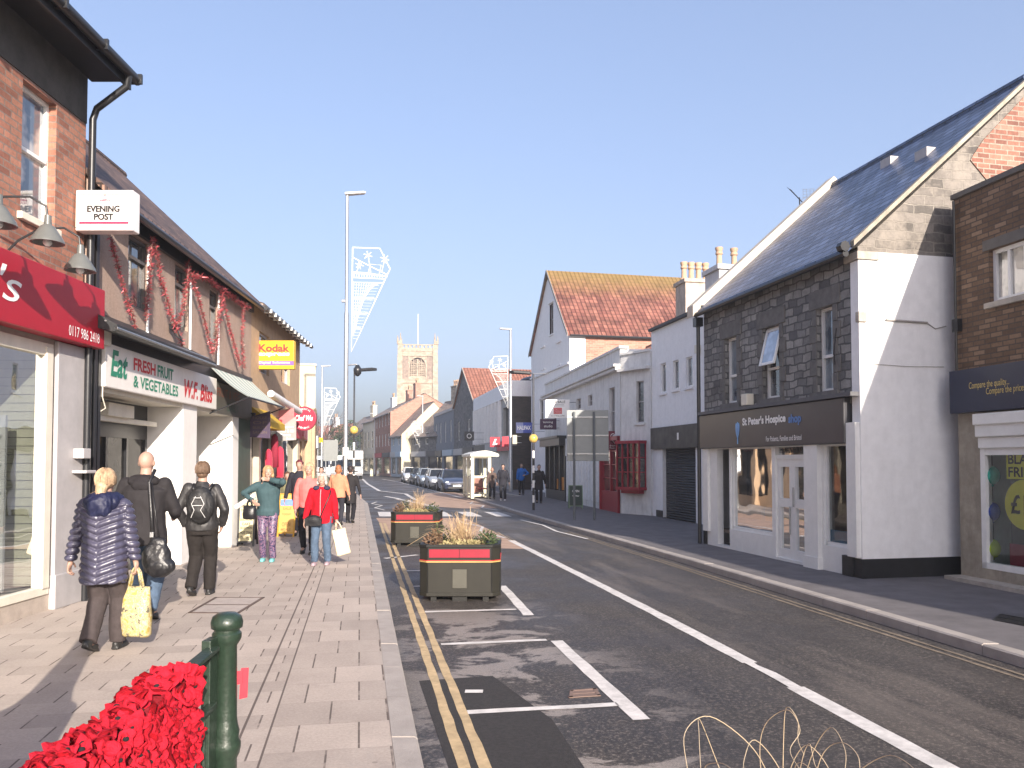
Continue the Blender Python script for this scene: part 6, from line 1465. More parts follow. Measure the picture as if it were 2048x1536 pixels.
# 5 pink
x, y = walkp(617, 1108)
t, jk, J = person('woman in a salmon pink top with long blonde hair behind the woman in red', x, y, 1.78, 176, (.52, .15, .14), (.015, .014, .018), hair=(.45, .33, .2), hairstyle='long', hem=.90, strands=420, bulk=1.12, vox=.011, fine=.009, hands=((-.27, .06, .88), (.25, .04, .86)), feet=((-.08, .10), (.12, -.12)), legw=.95)
# 6 red
x, y = walkp(643, 1129)
t, jk, J = person('short grey-haired woman in a bright red fleece and jeans walking towards the camera', x, y, 1.60, 178, (.40, .006, .016), (0, 0, 0), shoes=(.30, .22, .25), tmat=JEAN, hair=(.42, .38, .35), hairstyle='bob', hem=.80, strands=420, bulk=1.22, vox=.010, fine=.0085, wide=1.08, hands=((-.30, .08, .83), (.30, .14, .84)), elbow=((-1, -.6, 0), (1, -.6, 0)), feet=((-.12, .0), (.11, .10)), lift=(0, 0), legw=1.1, jrough=.95)
k = J['k']
mb = MB(); mb.sph((-.10, .04, 1.475), (.07, .07, .05), 12); mb.sph((.10, .04, 1.475), (.07, .07, .05), 12); o = mb.build('collar', M('navy_collar', (.02, .02, .05), .8), t, scale=k, fix=False); remesh(o, .01, 1)
MB().tube([(0, .165, .84), (0, .170, 1.1), (0, .165, 1.3), (0, .12, 1.45)], .008, 6).build('zip', M('zip_pale', (.6, .25, .27), .5), t, scale=k)
w_ = toworld(t, J['wr'][0])
tb = thing('handbag', 'black tasselled cross-body handbag on the woman in red', 'bag', toworld(t, Vector((.12, .20, .86)) * k), R(178))
mb = MB(); mb.sph((0, 0, 0), (.16, .05, .10), 16); mb.box(-.14, .14, -.04, .04, -.09, .05); o = mb.build('bag_body', BLK, tb, fix=False); remesh(o, .01, 2)
mb = MB(); mb.tube([(-.12, 0, .06), (-.2, -.0, .25), (-.28, -.03, .45), (-.27, -.12, .52)], .011, 6); mb.tube([(-.02, -.06, .0), (-.03, -.07, -.1)], [.008, .016], 6); mb.build('strap', BLK, tb, smooth='all')
bag('carrier_bag', 'cream plastic carrier bag swinging from the hand of the woman in red', w_ + Vector((.04, 0, -.16)), .24, .46, .08, M('cream_plastic', (.66, .58, .42), .45, var=.04), R(20), handles=.14).rotation_euler = (0, R(-12), R(20))
# 7+ background people
def bgp(lab, px, py, H, deg, jc, tc, D=None, **kw):
    x, y = walkp(px, py); return person(lab, x, y, H, deg, jc, tc, vox=.014, **kw)
bgp('person in a dark maroon cap and black coat walking behind the woman in pink', 598, 1072, 1.86, 178, (.02, .02, .028), (.02, .02, .025), hair=(.12, .02, .03), hairstyle='cap', bulk=1.15)
bgp('woman in an olive cardigan standing behind the hand-raised woman', 574, 1062, 1.55, 175, (.17, .16, .09), (.02, .02, .02), hair=(.10, .05, .03), hairstyle='long', bulk=1.1)
bgp('person in a peach top walking away beside the tall lamp post', 676, 1050, 1.72, 0, (.50, .22, .13), (.03, .03, .04), hair=(.30, .12, .05), hairstyle='bob', bulk=1.2)
bgp('person in a long black coat walking away between lamp post and beacon', 700, 1046, 1.70, 2, (.02, .018, .02), (.015, .015, .015), hair=(.03, .02, .02), hem=.6)
bgp('dark-haired person in a grey-green jacket deep in the left crowd', 642, 1040, 1.66, 178, (.11, .12, .09), (.03, .03, .035), hair=(.03, .02, .02))
bgp('person in a black top with short dark hair deep in the left crowd', 556, 1060, 1.58, 176, (.025, .025, .03), (.02, .02, .03), hair=(.04, .02, .02))
bgp('person in a brown coat standing beside the white shelter', 984, 998, 1.55, 170, (.10, .07, .06), (.02, .02, .025), hair=(.2, .1, .06), hairstyle='bob', hem=.62)
bgp('person in a dark hooded coat and pale shoes walking right of the shelter', 1006, 1001, 1.72, 182, (.02, .02, .026), (.02, .02, .03), shoes=(.5, .5, .52), hair=(.03, .03, .03), hairstyle='cap', hem=.72, bulk=1.15)
bgp('person in a royal blue top and dark shorts by the bank sign', 1043, 990, 1.74, 182, (.015, .12, .42), (.02, .02, .025), hair=(.08, .05, .03), bulk=1.1, hands=((-.2, .28, 1.12), (.24, .1, .86)))
bgp('person all in black standing right of the striped beacon pole', 1078, 1006, 1.70, 185, (.012, .012, .014), (.012, .012, .014), hair=(.04, .03, .03), hem=.6, bulk=1.15)
# ================= STREET FURNITURE =================
DGREEN = M('dark_green_iron', (.018, .034, .022), .4, var=.25, vs=40, bump=.25, bs=60, coat=.3)
POLEM = STEEL
# --- foreground railing post with poppies ---
bx_, by_ = -1.28, 3.62
t = thing('railing_post', 'dark green cast iron post with a domed cap at the end of the railing', 'post', (bx_, by_, 0))
MB().lathe([(.085, 0), (.085, .06), (.06, .09), (.052, .12), (.050, .48), (.060, .50), (.066, .53), (.066, .55), (.056, .57), (.060, .60), (.052, .63), (.048, .66), (.045, .98), (.058, 1.0), (.064, 1.015), (.064, 1.035), (.055, 1.045), (.055, 1.055)], n=28).build('shaft', DGREEN, t, smooth=True)
MB().lathe([(.05, 1.05), (.068, 1.06), (.070, 1.085), (.062, 1.11), (.04, 1.125), (.001, 1.13)], n=28).build('cap', DGREEN, t, smooth='all')
t = thing('railing', 'dark green pedestrian railing with thin upright bars under the knitted poppies', 'railing', (-1.295, 1.9, 0))
SLP = .075
def rail_(hw_, z0, z1): return MB().prism([(-hw_, -2.4, z0 - 4 * SLP), (hw_, -2.4, z0 - 4 * SLP), (hw_, -2.4, z1 - 4 * SLP), (-hw_, -2.4, z1 - 4 * SLP)], (0, 4.0, 4 * SLP))
mb = rail_(.028, .985, 1.003); mb.build('top_rail', DGREEN, t, bevel=.003)
mb = rail_(.02, .745, .765); mb.build('middle_rail', DGREEN, t, bevel=.003)
MB().box(-.02, .02, -2.4, 1.62, .02, .04).build('bottom_rail', DGREEN, t, bevel=.003)
MB().box(-.045, -.005, 1.58, 1.67, 0, 1.03).build('end_bar', DGREEN, t, bevel=.004)
m0 = None
for k in range(30):
    y_ = 1.50 - k * .055
    if m0 is None: m0 = MB().tube([(0, 0, .16), (0, 0, .75)], .0085, 6).build('upright_bar', DGREEN, t); m0.location = (0, y_, -(1.6 - y_) * SLP)
    else: o = m0.copy(); COL.objects.link(o); o.parent = t; o.location = (0, y_, -(1.6 - y_) * SLP)
# knitted poppies draped over it
PR = [M('knit_red', (.56, .016, .034), .9, var=.22, vs=12, bump=.7, bs=220, spec=.15), M('knit_red_deep', (.30, .005, .012), .95, var=.2, bump=.7, bs=220, spec=.15), M('knit_black', (.008, .008, .01), .9, bump=.6, bs=200), M('knit_net', (.30, .008, .02), .95, bump=.5)]
mb = MB(); rnd = random.Random(4)
def zr_(y_): return .985 - .075 * (3.2 - y_)
def drape(s, y_):   # s: arclength across the rail; 0 = rail top, + = towards the road, - = pavement side
    
    if abs(s) < .04: return Vector((-1.295 + s * 1.1, y_, zr_(y_) + .012 * math.sin(y_ * 9))), Vector((s * 6, 0, 1)).normalized()
    a = (abs(s) - .04); sg = 1 if s > 0 else -1
    return Vector((-1.295 + sg * (.044 + (.035 if sg > 0 else 0) * math.sin(min(a, .6) * 3.2) + .015 * math.sin(y_ * 5 + s * 6)), y_, zr_(y_) - a * .98)), Vector((sg, 0, .25)).normalized()
NY, NS = 34, 30
grid = []
for i in range(NY + 1):
    y_ = .9 + (3.14 - .9) * i / NY
    for j in range(NS + 1):
        s = -.75 + 1.6 * j / NS; p, n_ = drape(s, y_ + .05 * math.sin(s * 9)); grid.append(p)
mb.add(grid, [(i * (NS + 1) + j, i * (NS + 1) + j + 1, (i + 1) * (NS + 1) + j + 1, (i + 1) * (NS + 1) + j) for i in range(NY) for j in range(NS)], 3)
for _ in range(1900):
    y_ = rnd.uniform(1.5, 3.15); s = rnd.uniform(-.2, .85); c, n_ = drape(s, y_); r_ = rnd.uniform(.027, .045)
    n_ = (n_ + Vector((rnd.gauss(0, .33), rnd.gauss(0, .4), rnd.gauss(0, .33)))).normalized(); a = n_.orthogonal().normalized(); b = n_.cross(a); c = c + n_ * rnd.uniform(.004, .032)
    npt = 14; ph = rnd.random() * 6; m_i = 0 if rnd.random() < .85 else 1
    vs = [c - n_ * .006]; 
    for q, rr in enumerate((.45, .8, 1.0)):
        for i in range(npt):
            th = 2 * math.pi * i / npt; ruf = (math.sin(th * 3 + ph) * .010 + math.sin(th * 5 + ph * 2) * .004) * rr * rr + (.012 if q == 1 else (.004 if q == 2 else 0)); vs.append(c + (a * math.cos(th) + b * math.sin(th)) * r_ * rr * (1 + .1 * math.sin(th * 3 + ph)) + n_ * (ruf + rr * .010))
    fs = [(0, 1 + i, 1 + (i + 1) % npt) for i in range(npt)] + [(1 + q * npt + i, 1 + (q + 1) * npt + i, 1 + (q + 1) * npt + (i + 1) % npt, 1 + q * npt + (i + 1) % npt) for q in range(2) for i in range(npt)]
    mb.add(vs, fs, m_i)
    if rnd.random() < .6: mb.sph(c + n_ * .012, (.0105, .0105, .008), 7, 2)
o = mb.build('knitted_poppy_cover', PR, smooth='all', fix=False, origin=(-1.295, 2.1, .975)); tag(o, 'mass of bright red knitted poppies with black centres draped over the railing', 'poppies')
RB = M('red_ribbon', (.45, .02, .04), .6, var=.1)
mb = MB(); pts = [Vector((-1.36, 3.2, .93)), Vector((-1.34, 3.45, .95)), Vector((-1.33, 3.6, .94))]
for i in range(8):
    t0, t1 = i / 8, (i + 1) / 8; y0_, y1_ = 3.05 + t0 * .6, 3.05 + t1 * .6; z0_, z1_ = .84 + .04 * math.sin(t0 * 3), .84 + .04 * math.sin(t1 * 3)
    mb.add([(-1.36, y0_, z0_ - .035), (-1.36, y1_, z1_ - .03), (-1.358, y1_, z1_ + .045), (-1.358, y0_, z0_ + .05)], [(0, 1, 2, 3)])
mb.prism([(-1.245, 3.69, .72), (-1.212, 3.70, .725), (-1.207, 3.70, .86), (-1.238, 3.69, .86)], (0, .004, 0)); mb.prism([(-1.36, 3.64, .78), (-1.23, 3.69, .79), (-1.23, 3.69, .85), (-1.36, 3.64, .84)], (0, .004, 0))
tag(mb.build('red_ribbon', RB, fix=False, origin=(-1.36, 3.4, .84)), 'flat red ribbon tied behind the green railing post', 'ribbon')
# --- planters ---
PG = M('planter_green', (.020, .019, .015), .5, var=.12, vs=5, bump=.08, dirt=.35, spec=.3); PB = M('planter_black', (.014, .014, .013), .5, var=.2, spec=.3)
PRD = M('planter_red_panel', (.24, .006, .022), .4, var=.08, bump=.02); PGO = M('gold_line', (.38, .26, .09), .5); SOIL = M('soil', (.03, .022, .016), .95, bump=.8, bs=60)
GRS = M('dry_grass', (.46, .33, .19), .8, var=.2, bump=0); LGR = M('hedge_leaf', (.045, .065, .025), .6, var=.5, vs=20, bump=0); LRD = M('bronze_leaf', (.12, .07, .04), .6, var=.4, vs=20, bump=0); LPL = M('pale_leaf', (.30, .25, .12), .7, var=.3, vs=20, bump=0)
def leafclump(mb, c, r, n, m, size=.04, rnd=random):
    for _ in range(n):
        d = Vector((rnd.gauss(0, 1), rnd.gauss(0, 1), abs(rnd.gauss(0, .9)))).normalized(); p = Vector(c) + Vector((d.x * r[0], d.y * r[1], d.z * r[2])) * rnd.uniform(.35, 1)
        a = (d + Vector((rnd.gauss(0, .6), rnd.gauss(0, .6), rnd.gauss(0, .6)))).normalized(); b = a.orthogonal().normalized(); s = size * rnd.uniform(.6, 1.3)
        mb.poly([p, p + a * s * .5 + b * s * .3, p + a * s, p + a * s * .5 - b * s * .3], m)
def planter(lab, c, w_=1.10, h_=.77, d_=1.05, rz=0, seed=1, plants=True, number=True, group='street planters'):
    rnd = random.Random(seed); t = thing('planter', lab, 'planter', c, rz, group); z0 = .07; a = w_ / 2; ch = .10
    oct_ = lambda e: [(-a + ch - e * .4, -d_ / 2 - e, 0), (a - ch + e * .4, -d_ / 2 - e, 0), (a + e, -d_ / 2 + ch - e * .4, 0), (a + e, d_ / 2 - ch, 0), (a - ch, d_ / 2 + e, 0), (-a + ch, d_ / 2 + e, 0), (-a - e, d_ / 2 - ch, 0), (-a - e, -d_ / 2 + ch - e * .4, 0)]
    def band(z_0, z_1, e): 
        mb = MB(); mb.prism([(x, y, z_0) for x, y, _ in oct_(e)], (0, 0, z_1 - z_0)); return mb
    band(z0 + .02, h_ - .03, 0).build('box', PG, t, bevel=.012)
    mb = band(z0, z0 + .05, .012); mb.build('base_rim', PG, t, bevel=.006)
    mb = MB()
    for sx in (-1, 1):
        for sy in (-1, 1):
            p = [(sx * (a - ch - .012), sy * (d_ / 2 + .010), z0 + .02), (sx * (a + .010), sy * (d_ / 2 - ch - .012), z0 + .02), (sx * (a - .03), sy * (d_ / 2 - ch - .04), z0 + .02), (sx * (a - ch - .04), sy * (d_ / 2 - .03), z0 + .02)]
            mb = MB(); mb.prism(p, (0, 0, h_ - z0 - .05)); mb.build('corner_post', PB, t, bevel=.004)
    rim = MB(); o_, i_ = [(x, y, h_ - .03) for x, y, _ in oct_(.015)], [(x * .88, y * .88, h_ - .03) for x, y, _ in oct_(0)]
    for k in range(8): rim.prism([o_[k], o_[(k + 1) % 8], i_[(k + 1) % 8], i_[k]], (0, 0, .035))
    rim.build('rim', PB, t, bevel=.004)
    mb = MB(); mb.prism([(x, y, h_ - .235) for x, y, _ in oct_(.014)], (0, 0, .018)); mb.build('gold_band', PGO, t)
    mb = MB(); mb.prism([(x, y, h_ - .212) for x, y, _ in oct_(.013)], (0, 0, .007)); mb.build('red_band', TRED, t)
    for k in (0, 1):
        x0 = -a + ch + .03 + k * (w_ / 2 - ch - .03); MB().box(x0, x0 + w_ / 2 - ch - .035, -d_ / 2 - .010, -d_ / 2 + .002, h_ - .17, h_ - .055).build('red_panel', PRD, t, bevel=.003)
    mb = MB(); mb.box(-a + ch + .012, a - ch - .012, -d_ / 2 - .006, -d_ / 2 + .002, h_ - .182, h_ - .044); mb.build('panel_frame', PB, t)
    q = MB().box(-.10, .10, -d_ / 2 - .012, -d_ / 2 + .002, .18, .44).build('badge_plate', M('plate_grey_green', (.065, .063, .05), .4, var=.1), t, bevel=.006)
    for k in (-1, 0, 1): mb = MB(); mb.box(k * .36 - (.1 if k == 0 else .04), k * .36 + (.1 if k == 0 else .04), -d_ / 2 + .03, d_ / 2 - .03, 0, z0); mb.build('foot', PB, t)
    MB().poly([(x * .88, y * .88, h_ - .05) for x, y, _ in oct_(0)]).build('soil', SOIL, t, fix=False)
    if plants:
        mb = MB(); zt = h_ - .05
        for cx, cy, r, n, m, sz in ((-.38, -.2, (.15, .2, .22), 260, 1, .05), (.36, -.2, (.17, .2, .24), 300, 0, .05), (-.05, .1, (.3, .25, .16), 240, 0, .045), (.1, -.2, (.3, .2, .14), 200, 1, .04), (-.1, -.3, (.2, .12, .10), 220, 2, .055), (.15, -.33, (.2, .1, .10), 200, 2, .055), (-.3, .2, (.15, .15, .3), 160, 0, .05)):
            leafclump(mb, (cx, cy, zt), r, n, m, sz, rnd)
        tp_ = mb.build('low_plants', [LGR, LRD, LPL], t, fix=False); tp_['kind'] = 'stuff'
        mb = MB()
        for _ in range(230):
            b_ = Vector((rnd.gauss(.0, .07) , rnd.gauss(-.05, .07), zt)); d = Vector((rnd.gauss(0, .8), rnd.gauss(0, .6), 0)); l = rnd.uniform(.25, .62); r0 = d * .35
            pts = [b_ + r0 * s * s + Vector((0, 0, l * s * (1 - .42 * s * s * d.length))) for s in (0, .3, .55, .8, 1)]
            e = Vector((rnd.uniform(-1, 1), rnd.uniform(-1, 1), 0)).normalized() * .0035
            for p, q_ in zip(pts, pts[1:]): mb.poly([p - e, p + e, q_ + e * .7, q_ - e * .7])
        mb.build('dry_grass', GRS, t, fix=False)['kind'] = 'stuff'
    return t
p = W(919, 1203, ZR); planter('nearer dark green planter with red panels and dry grass', (p.x, p.y + .52, ZR), seed=3)
p = W(829, 1092, ZR); planter('farther dark green planter with red panels, closer to the crossing', (p.x, p.y + .52, ZR), seed=9)
t = planter('third green planter standing right below the picture, only its long dry grass stems in view', (.78, 1.42, ZR), d_=.95, seed=5, plants=False)
mb = MB()
def stem(pix, D0, D1):
    pts = [At(px, py, D0 + (D1 - D0) * i / (len(pix) - 1)) - Vector((.78, 1.42, ZR)) for i, (px, py) in enumerate(pix)]
    # Catmull-Rom
    q = []
    P_ = [pts[0] * 2 - pts[1]] + pts + [pts[-1] * 2 - pts[-2]]
    for i in range(1, len(P_) - 2):
        for s in range(6):
            u = s / 6; a, b, c, d = P_[i - 1:i + 3]
            q.append(.5 * ((2 * b) + (c - a) * u + (2 * a - 5 * b + 4 * c - d) * u * u + (3 * b - a - 3 * c + d) * u ** 3))
    q.append(pts[-1]); mb.tube(q, [.0009 - .0004 * i / len(q) for i in range(len(q))], 6)
for pix, a, b in (([(1560, 1640), (1540, 1560), (1500, 1490), (1420, 1433), (1370, 1465), (1376, 1550)], 1.35, 1.05), ([(1480, 1640), (1440, 1540), (1400, 1440), (1398, 1470), (1402, 1550)], 1.4, 1.1),
                  ([(1540, 1650), (1520, 1520), (1530, 1450), (1575, 1420), (1600, 1460), (1580, 1500), (1600, 1540)], 1.5, 1.2), ([(1565, 1650), (1567, 1480), (1573, 1415), (1595, 1440), (1596, 1480), (1608, 1510)], 1.45, 1.25),
                  ([(1600, 1650), (1560, 1540), (1510, 1480), (1488, 1520), (1490, 1560)], 1.4, 1.15), ([(1590, 1650), (1620, 1520), (1660, 1455), (1690, 1500), (1688, 1560)], 1.5, 1.2),
                  ([(1610, 1660), (1640, 1520), (1680, 1485), (1715, 1510), (1720, 1560)], 1.4, 1.2), ([(1590, 1660), (1600, 1540), (1618, 1487), (1630, 1530), (1650, 1560)], 1.5, 1.3),
                  ([(1640, 1660), (1700, 1560), (1770, 1512), (1820, 1530), (1850, 1575)], 1.4, 1.1), ([(1480, 1640), (1410, 1545), (1440, 1526), (1480, 1550)], 1.3, 1.1), ([(1620, 1660), (1590, 1560), (1600, 1525), (1650, 1560)], 1.35, 1.2),
                  ([(1585, 1650), (1575, 1560), (1612, 1490), (1660, 1545), (1640, 1600)], 1.5, 1.3)):
    stem(pix, a, b)
mb.build('dry_stems', M('dry_stem', (.46, .37, .25), .6, var=.1, bump=0), t, smooth='all', fix=False)
# --- lamp posts ---
def lamp_post(lab, x, y, H, dirx=1, arm=.35, r=.09, group='tall steel street lamps', label_band=True):
    t = thing('street_lamp', lab, 'street lamp', (x, y, 0), 0, group)
    MB().lathe([(r * 1.25, 0), (r * 1.25, 1.3), (r, 1.36), (r * .95, H * .62), (r * .75, H * .63), (r * .68, H)], n=16).build('pole', POLEM, t, smooth=True)
    mb = MB(); z = H
    mb.prism([(-.08 * dirx, -.13, z - .02), (.62 * dirx, -.10, z + .03), (.70 * dirx, 0, z + .05), (.62 * dirx, .10, z + .03), (-.08 * dirx, .13, z - .02)], (0, 0, .10))
    mb.build('lantern', M('lantern_silver', (.62, .62, .62), .35, met=.3), t, bevel=.035)
    return t
p = W(690, 1024); lx, ly_ = p.x, p.y
LH = At(700, 390, p.y).z
t = lamp_post('tall steel street lamp on the left pavement carrying the bell-shaped decoration', lx, ly_, LH, r=.085)
MB().lathe([(.115, 0), (.115, .3)], (0, 0, 2.05), 16).build('label_band', WHITEP, t, smooth=True)
def deco(lab, lp, pts_s, D, sc, ox, oy, flip=1, ref=None, rad=.022, fill=True):
    """wire decoration: pixel outline (local coords in photo px) hung on the post"""
    t = thing('wire_decoration', lab, 'decoration', lp, 0, 'wire Christmas decorations on lamp posts')
    def Q(x_, y_): return Vector((flip * x_ * sc, 0, -y_ * sc))
    mb = MB(); ol = [(6, 0), (61, 2), (82, 44), (75, 58), (5, 211)]
    mb.tube([Q(*a) for a in ol + [ol[0]]], rad, 6)
    for a, b in (((6, 52), (75, 58)), ((6, 61), (72, 64)), ((6, 71), (68, 72)), ((6, 103), (53, 104)), ((6, 134), (38, 134)), ((6, 164), (24, 164)), ((6, 20), (75, 55)), ((8, 50), (40, 52)), ((40, 52), (76, 60))): mb.tube([Q(*a), Q(*b)], rad * .75, 5)
    mb.build('frame', WHITEP, t)
    mb = MB()
    for cx, cy in ((37, 16), (71, 23), (20, 35)):
        for k in range(3): a = k * math.pi / 3 + .3; mb.tube([Q(cx - 9 * math.cos(a), cy - 9 * math.sin(a)), Q(cx + 9 * math.cos(a), cy + 9 * math.sin(a))], rad * .7, 5)
        mb.tube([Q(cx, cy), Q(cx + (6 if cy < 20 else -6), 50)], rad * .5, 5)
    mb.tube([Q(38, 52), Q(42, 34), Q(64, 36), Q(60, 54)], rad * .6, 5); mb.build('stars', WHITEP, t)
    mb = MB()
    for k in range(12):
        x0 = 9 + k * 5.2; yb = 61 + (1 - (x0 - 5) / 70) * 140
        if x0 < 70: mb.tube([Q(x0, 54), Q(x0, 61)], rad * .6, 4); mb.tube([Q(x0, 72), Q(5 + (x0 - 5) * .45, min(yb, 180))], rad * .28, 4)
    for yy in range(76, 190, 6): 
        xr = 5 + 70 * (1 - (yy - 58) / 153); mb.tube([Q(8, yy), Q(max(9, xr * .9), yy + 1)], rad * .22, 4)
    mb.build('wire_mesh', WHITEP, t)
    return t
deco('large white wire bell decoration with stars on the nearest left street lamp', (lx + .10, ly_, At(702, 495, ly_).z), None, ly_, ly_ / 1600, 0, 0)
# small bracket & cctv
z = At(700, 730, ly_).z
t = thing('security_camera', 'dark dome security camera on a short arm of the left street lamp', 'camera', (lx, ly_, z))
MB().tube([(.08, 0, 0), (.38, 0, .02), (.42, 0, -.06)], .03, 8).build('arm', STEEL, t, smooth=True)
MB().lathe([(.06, .02), (.12, -.08), (.15, -.12), (.15, -.2), (.13, -.3), (.06, -.38), (.01, -.4)], (.42, 0, -.02), 16).build('dome', BLACKP, t, smooth='all')
MB().box(-.18, .0, -.05, .05, At(690, 602, ly_).z - z - .05, At(690, 602, ly_).z - z + .05).build('junction_box', STEEL, t, bevel=.01)
# left beacon with its dark lamp
def bands(t, H, n=9, r=.045):
    for k in range(n):
        z0, z1 = H * k / n, H * (k + 1) / n
        MB().lathe([(r, z0), (r, z1)], n=12).build('pole_band', WHITEP if k % 2 else BLACKP, t, smooth=True)
def beacon(lab, x, y, gz, topz, armd, n=9):
    t = thing('belisha_beacon', lab, 'beacon', (x, y, 0), 0, 'yellow globe beacons at the zebra crossing')
    bands(t, gz - .18, n)
    MB().sph((0, 0, gz), .17, 20).build('globe', M('beacon_yellow', (.58, .40, .10), .3, var=.03, bump=0), t, smooth='all')
    MB().tube([(0, 0, gz + .16), (0, 0, topz), (.2 * armd, 0, topz + .05)], .035, 8).build('upper_pole', M('dark_column', (.03, .035, .045), .4), t, smooth=True)
    mb = MB(); mb.prism([(.1 * armd, -.12, topz - .03), (.75 * armd, -.14, topz + .02), (.95 * armd, 0, topz), (.75 * armd, .14, topz + .02), (.1 * armd, .12, topz - .03)], (0, 0, .12)); mb.build('lantern', BLACKP, t, bevel=.03)
    return t
p = W(707, 1012); beacon('yellow globe beacon on a banded pole at the left kerb beside the tall lamp', p.x, p.y, At(708, 860, p.y).z, At(715, 742, p.y).z, 1)
p = W(1067, 1020); t = beacon('yellow globe beacon on a banded pole on the right pavement by the for-sale board', p.x, p.y, At(1067, 877, p.y).z, At(1067, 748, p.y).z, -1, 9)
mb = MB(); mb.tube([(0, 0, At(1067, 748, p.y).z), (.5, 0, At(1067, 747, p.y).z)], .02, 6); mb.build('bracket', STEEL, t)
# right tall lamp
p = W(1021, 984); LH2 = At(1020, 660, p.y).z
lamp_post('tall steel street lamp on the right pavement in front of the brick-ended building', p.x, p.y, LH2, dirx=-1, r=.10)
deco('white wire bell decoration on the right-hand tall street lamp', (p.x - .08, p.y, At(1020, 712, p.y).z), None, p.y, p.y / 1600 * .5, 0, 0, flip=-1, rad=.02)
# distant lamps
for px, py, H, dx, lab, dc in ((643, 733, 9.6, 1, 'distant left street lamp carrying a small wire decoration above the pale block', 1), (748, 828, 9.6, -1, 'thin far street lamp left of the church among the pale terraces', 0), (845, 793, 9.6, -1, 'far street lamp standing in front of the church tower', 1), (658, 838, 9.6, 1, 'farthest small street lamp by the bare trees', 0)):
    D = (H - CAMH) * 1600 / (925 - py); a = At(px, 925, D)
    lamp_post(lab, a.x, D, H, dirx=dx, r=.09)
    if dc: deco('small wire decoration on the %s' % ('distant left street lamp above the pale block' if px == 643 else 'far street lamp before the church'), (a.x + .08 * (1 if px == 643 else -1), D, H * .82 if px == 643 else H * .7), None, D, D / 1600 * (.42 if px == 643 else .28), 0, 0, flip=1 if px == 643 else -1, rad=.025)
# big sign seen from behind
p = W(1167, 1040, 0); D = p.y; a, b = At(1134, 922, D), At(1217, 820, D)
t = thing('road_sign', 'large grey road sign seen from the back on two grey posts', 'road sign', (a.x, D, 0))
w_ = b.x - a.x
MB().box(0, w_, -.006, .006, a.z, b.z).build('sign_panel', M('sign_back_grey', (.22, .235, .235), .45, var=.05, met=.3), t, bevel=.004)
mb = MB()
for fz in (.14, .5, .86): z = a.z + (b.z - a.z) * fz; mb.box(.01, w_ - .01, -.03, -.007, z - .02, z + .02)
mb.build('stiffeners', STEEL, t)
for xx in (1148, 1188): x_ = At(xx, 925, D).x - a.x; MB().tube([(x_, -.07, 0), (x_, -.07, b.z - .06)], .038, 10).build('post', M('post_grey', (.10, .115, .125), .45), t, smooth=True)
# A boards
def aboard(lab, px0, px1, py0, py1, col, frame, texts=(), tmat=None, rz=0):
    pb = W((px0 + px1) / 2, py1); D = pb.y; w_ = (px1 - px0) * D / 1600; h_ = (py1 - py0) * D / 1600
    t = thing('pavement_sign', lab, 'sandwich board', (pb.x, D, 0), rz); a = w_ / 2
    def P_(x_, z_): return (x_, .0 + (z_ / h_) * .18, z_)
    mb = MB(); e = .035
    for x0, x1, z0, z1 in ((-a, -a + e, 0, h_), (a - e, a, 0, h_), (-a + e, a - e, .08, .08 + e), (-a + e, a - e, h_ - e, h_)): mb.prism([P_(x0, z0), P_(x1, z0), P_(x1, z1), P_(x0, z1)], (0, .03, 0))
    for x0, x1 in ((-a, -a + e), (a - e, a)): mb.prism([(x0, .5, 0), (x1, .5, 0), (x1, .22, h_ - .05), (x0, .22, h_ - .05)], (0, .03, 0))
    mb.prism([(-a, .5, .1), (a, .5, .1), (a, .22, h_ - .05), (-a, .22, h_ - .05)], (0, .02, 0)); mb.build('frame', frame, t)
    q = MB(); q.prism([P_(-a + e, .08 + e), P_(a - e, .08 + e), P_(a - e, h_ - e), P_(-a + e, h_ - e)], (0, .02, 0)); bd = q.build('board', col, t)
    up = Vector((0, .18, h_)).normalized()
    for s, x0, z0, ww, hh in texts: text(s, tmat or TBLACK, bd, Vector(P_(-a + x0 * w_, z0 * h_)) + Vector((0, -.003, 0)), (1, 0, 0), ww * w_, hh * h_, up=up, bold=.02)
    return t, bd, w_, h_
aboard('cream sandwich board full of black lettering at the greengrocer corner', 474, 507, 1003, 1093, M('board_cream', (.58, .52, .30), .6), BLACKP, (('HOT FOOD', .15, .85, .7, .06), ('TO TAKE', .15, .76, .7, .06), ('AWAY', .25, .67, .5, .06), ('SANDWICHES', .13, .56, .74, .05), ('CAKE', .25, .46, .5, .06), ('SELECTION', .15, .38, .7, .05), ('HOT TEAS', .15, .27, .7, .06), ('COFFEE', .2, .18, .6, .05)), rz=R(8))
OR = M('board_orange', (.52, .28, .03), .5)
t, bd, w_, h_ = aboard('orange sandwich board with a blue picture strip behind the pink-topped woman', 553, 588, 988, 1074, M('board_peach', (.55, .34, .10), .5), OR, (('SALE', .25, .62, .5, .06), ('TODAY', .2, .50, .6, .05), ('OPEN', .25, .24, .5, .1), ('MEALS', .22, .14, .56, .06)), M('board_brown', (.35, .16, .05), .6), rz=R(-4))
MB().prism([(-w_ * .4, .13, h_ * .72), (w_ * .4, .13, h_ * .72), (w_ * .4, .155, h_ * .86), (-w_ * .4, .155, h_ * .86)], (0, -.01, 0)).build('blue_strip', M('strip_blue', (.15, .25, .6), .5), bd)
aboard('dark chalkboard sandwich board with a pale frame by the panelled white front', 1138, 1166, 971, 1017, M('chalk', (.03, .05, .04), .7), M('frame_green', (.16, .24, .14), .6), (('OPEN', .25, .7, .5, .1), ('today', .25, .5, .5, .08)), TWHITE)
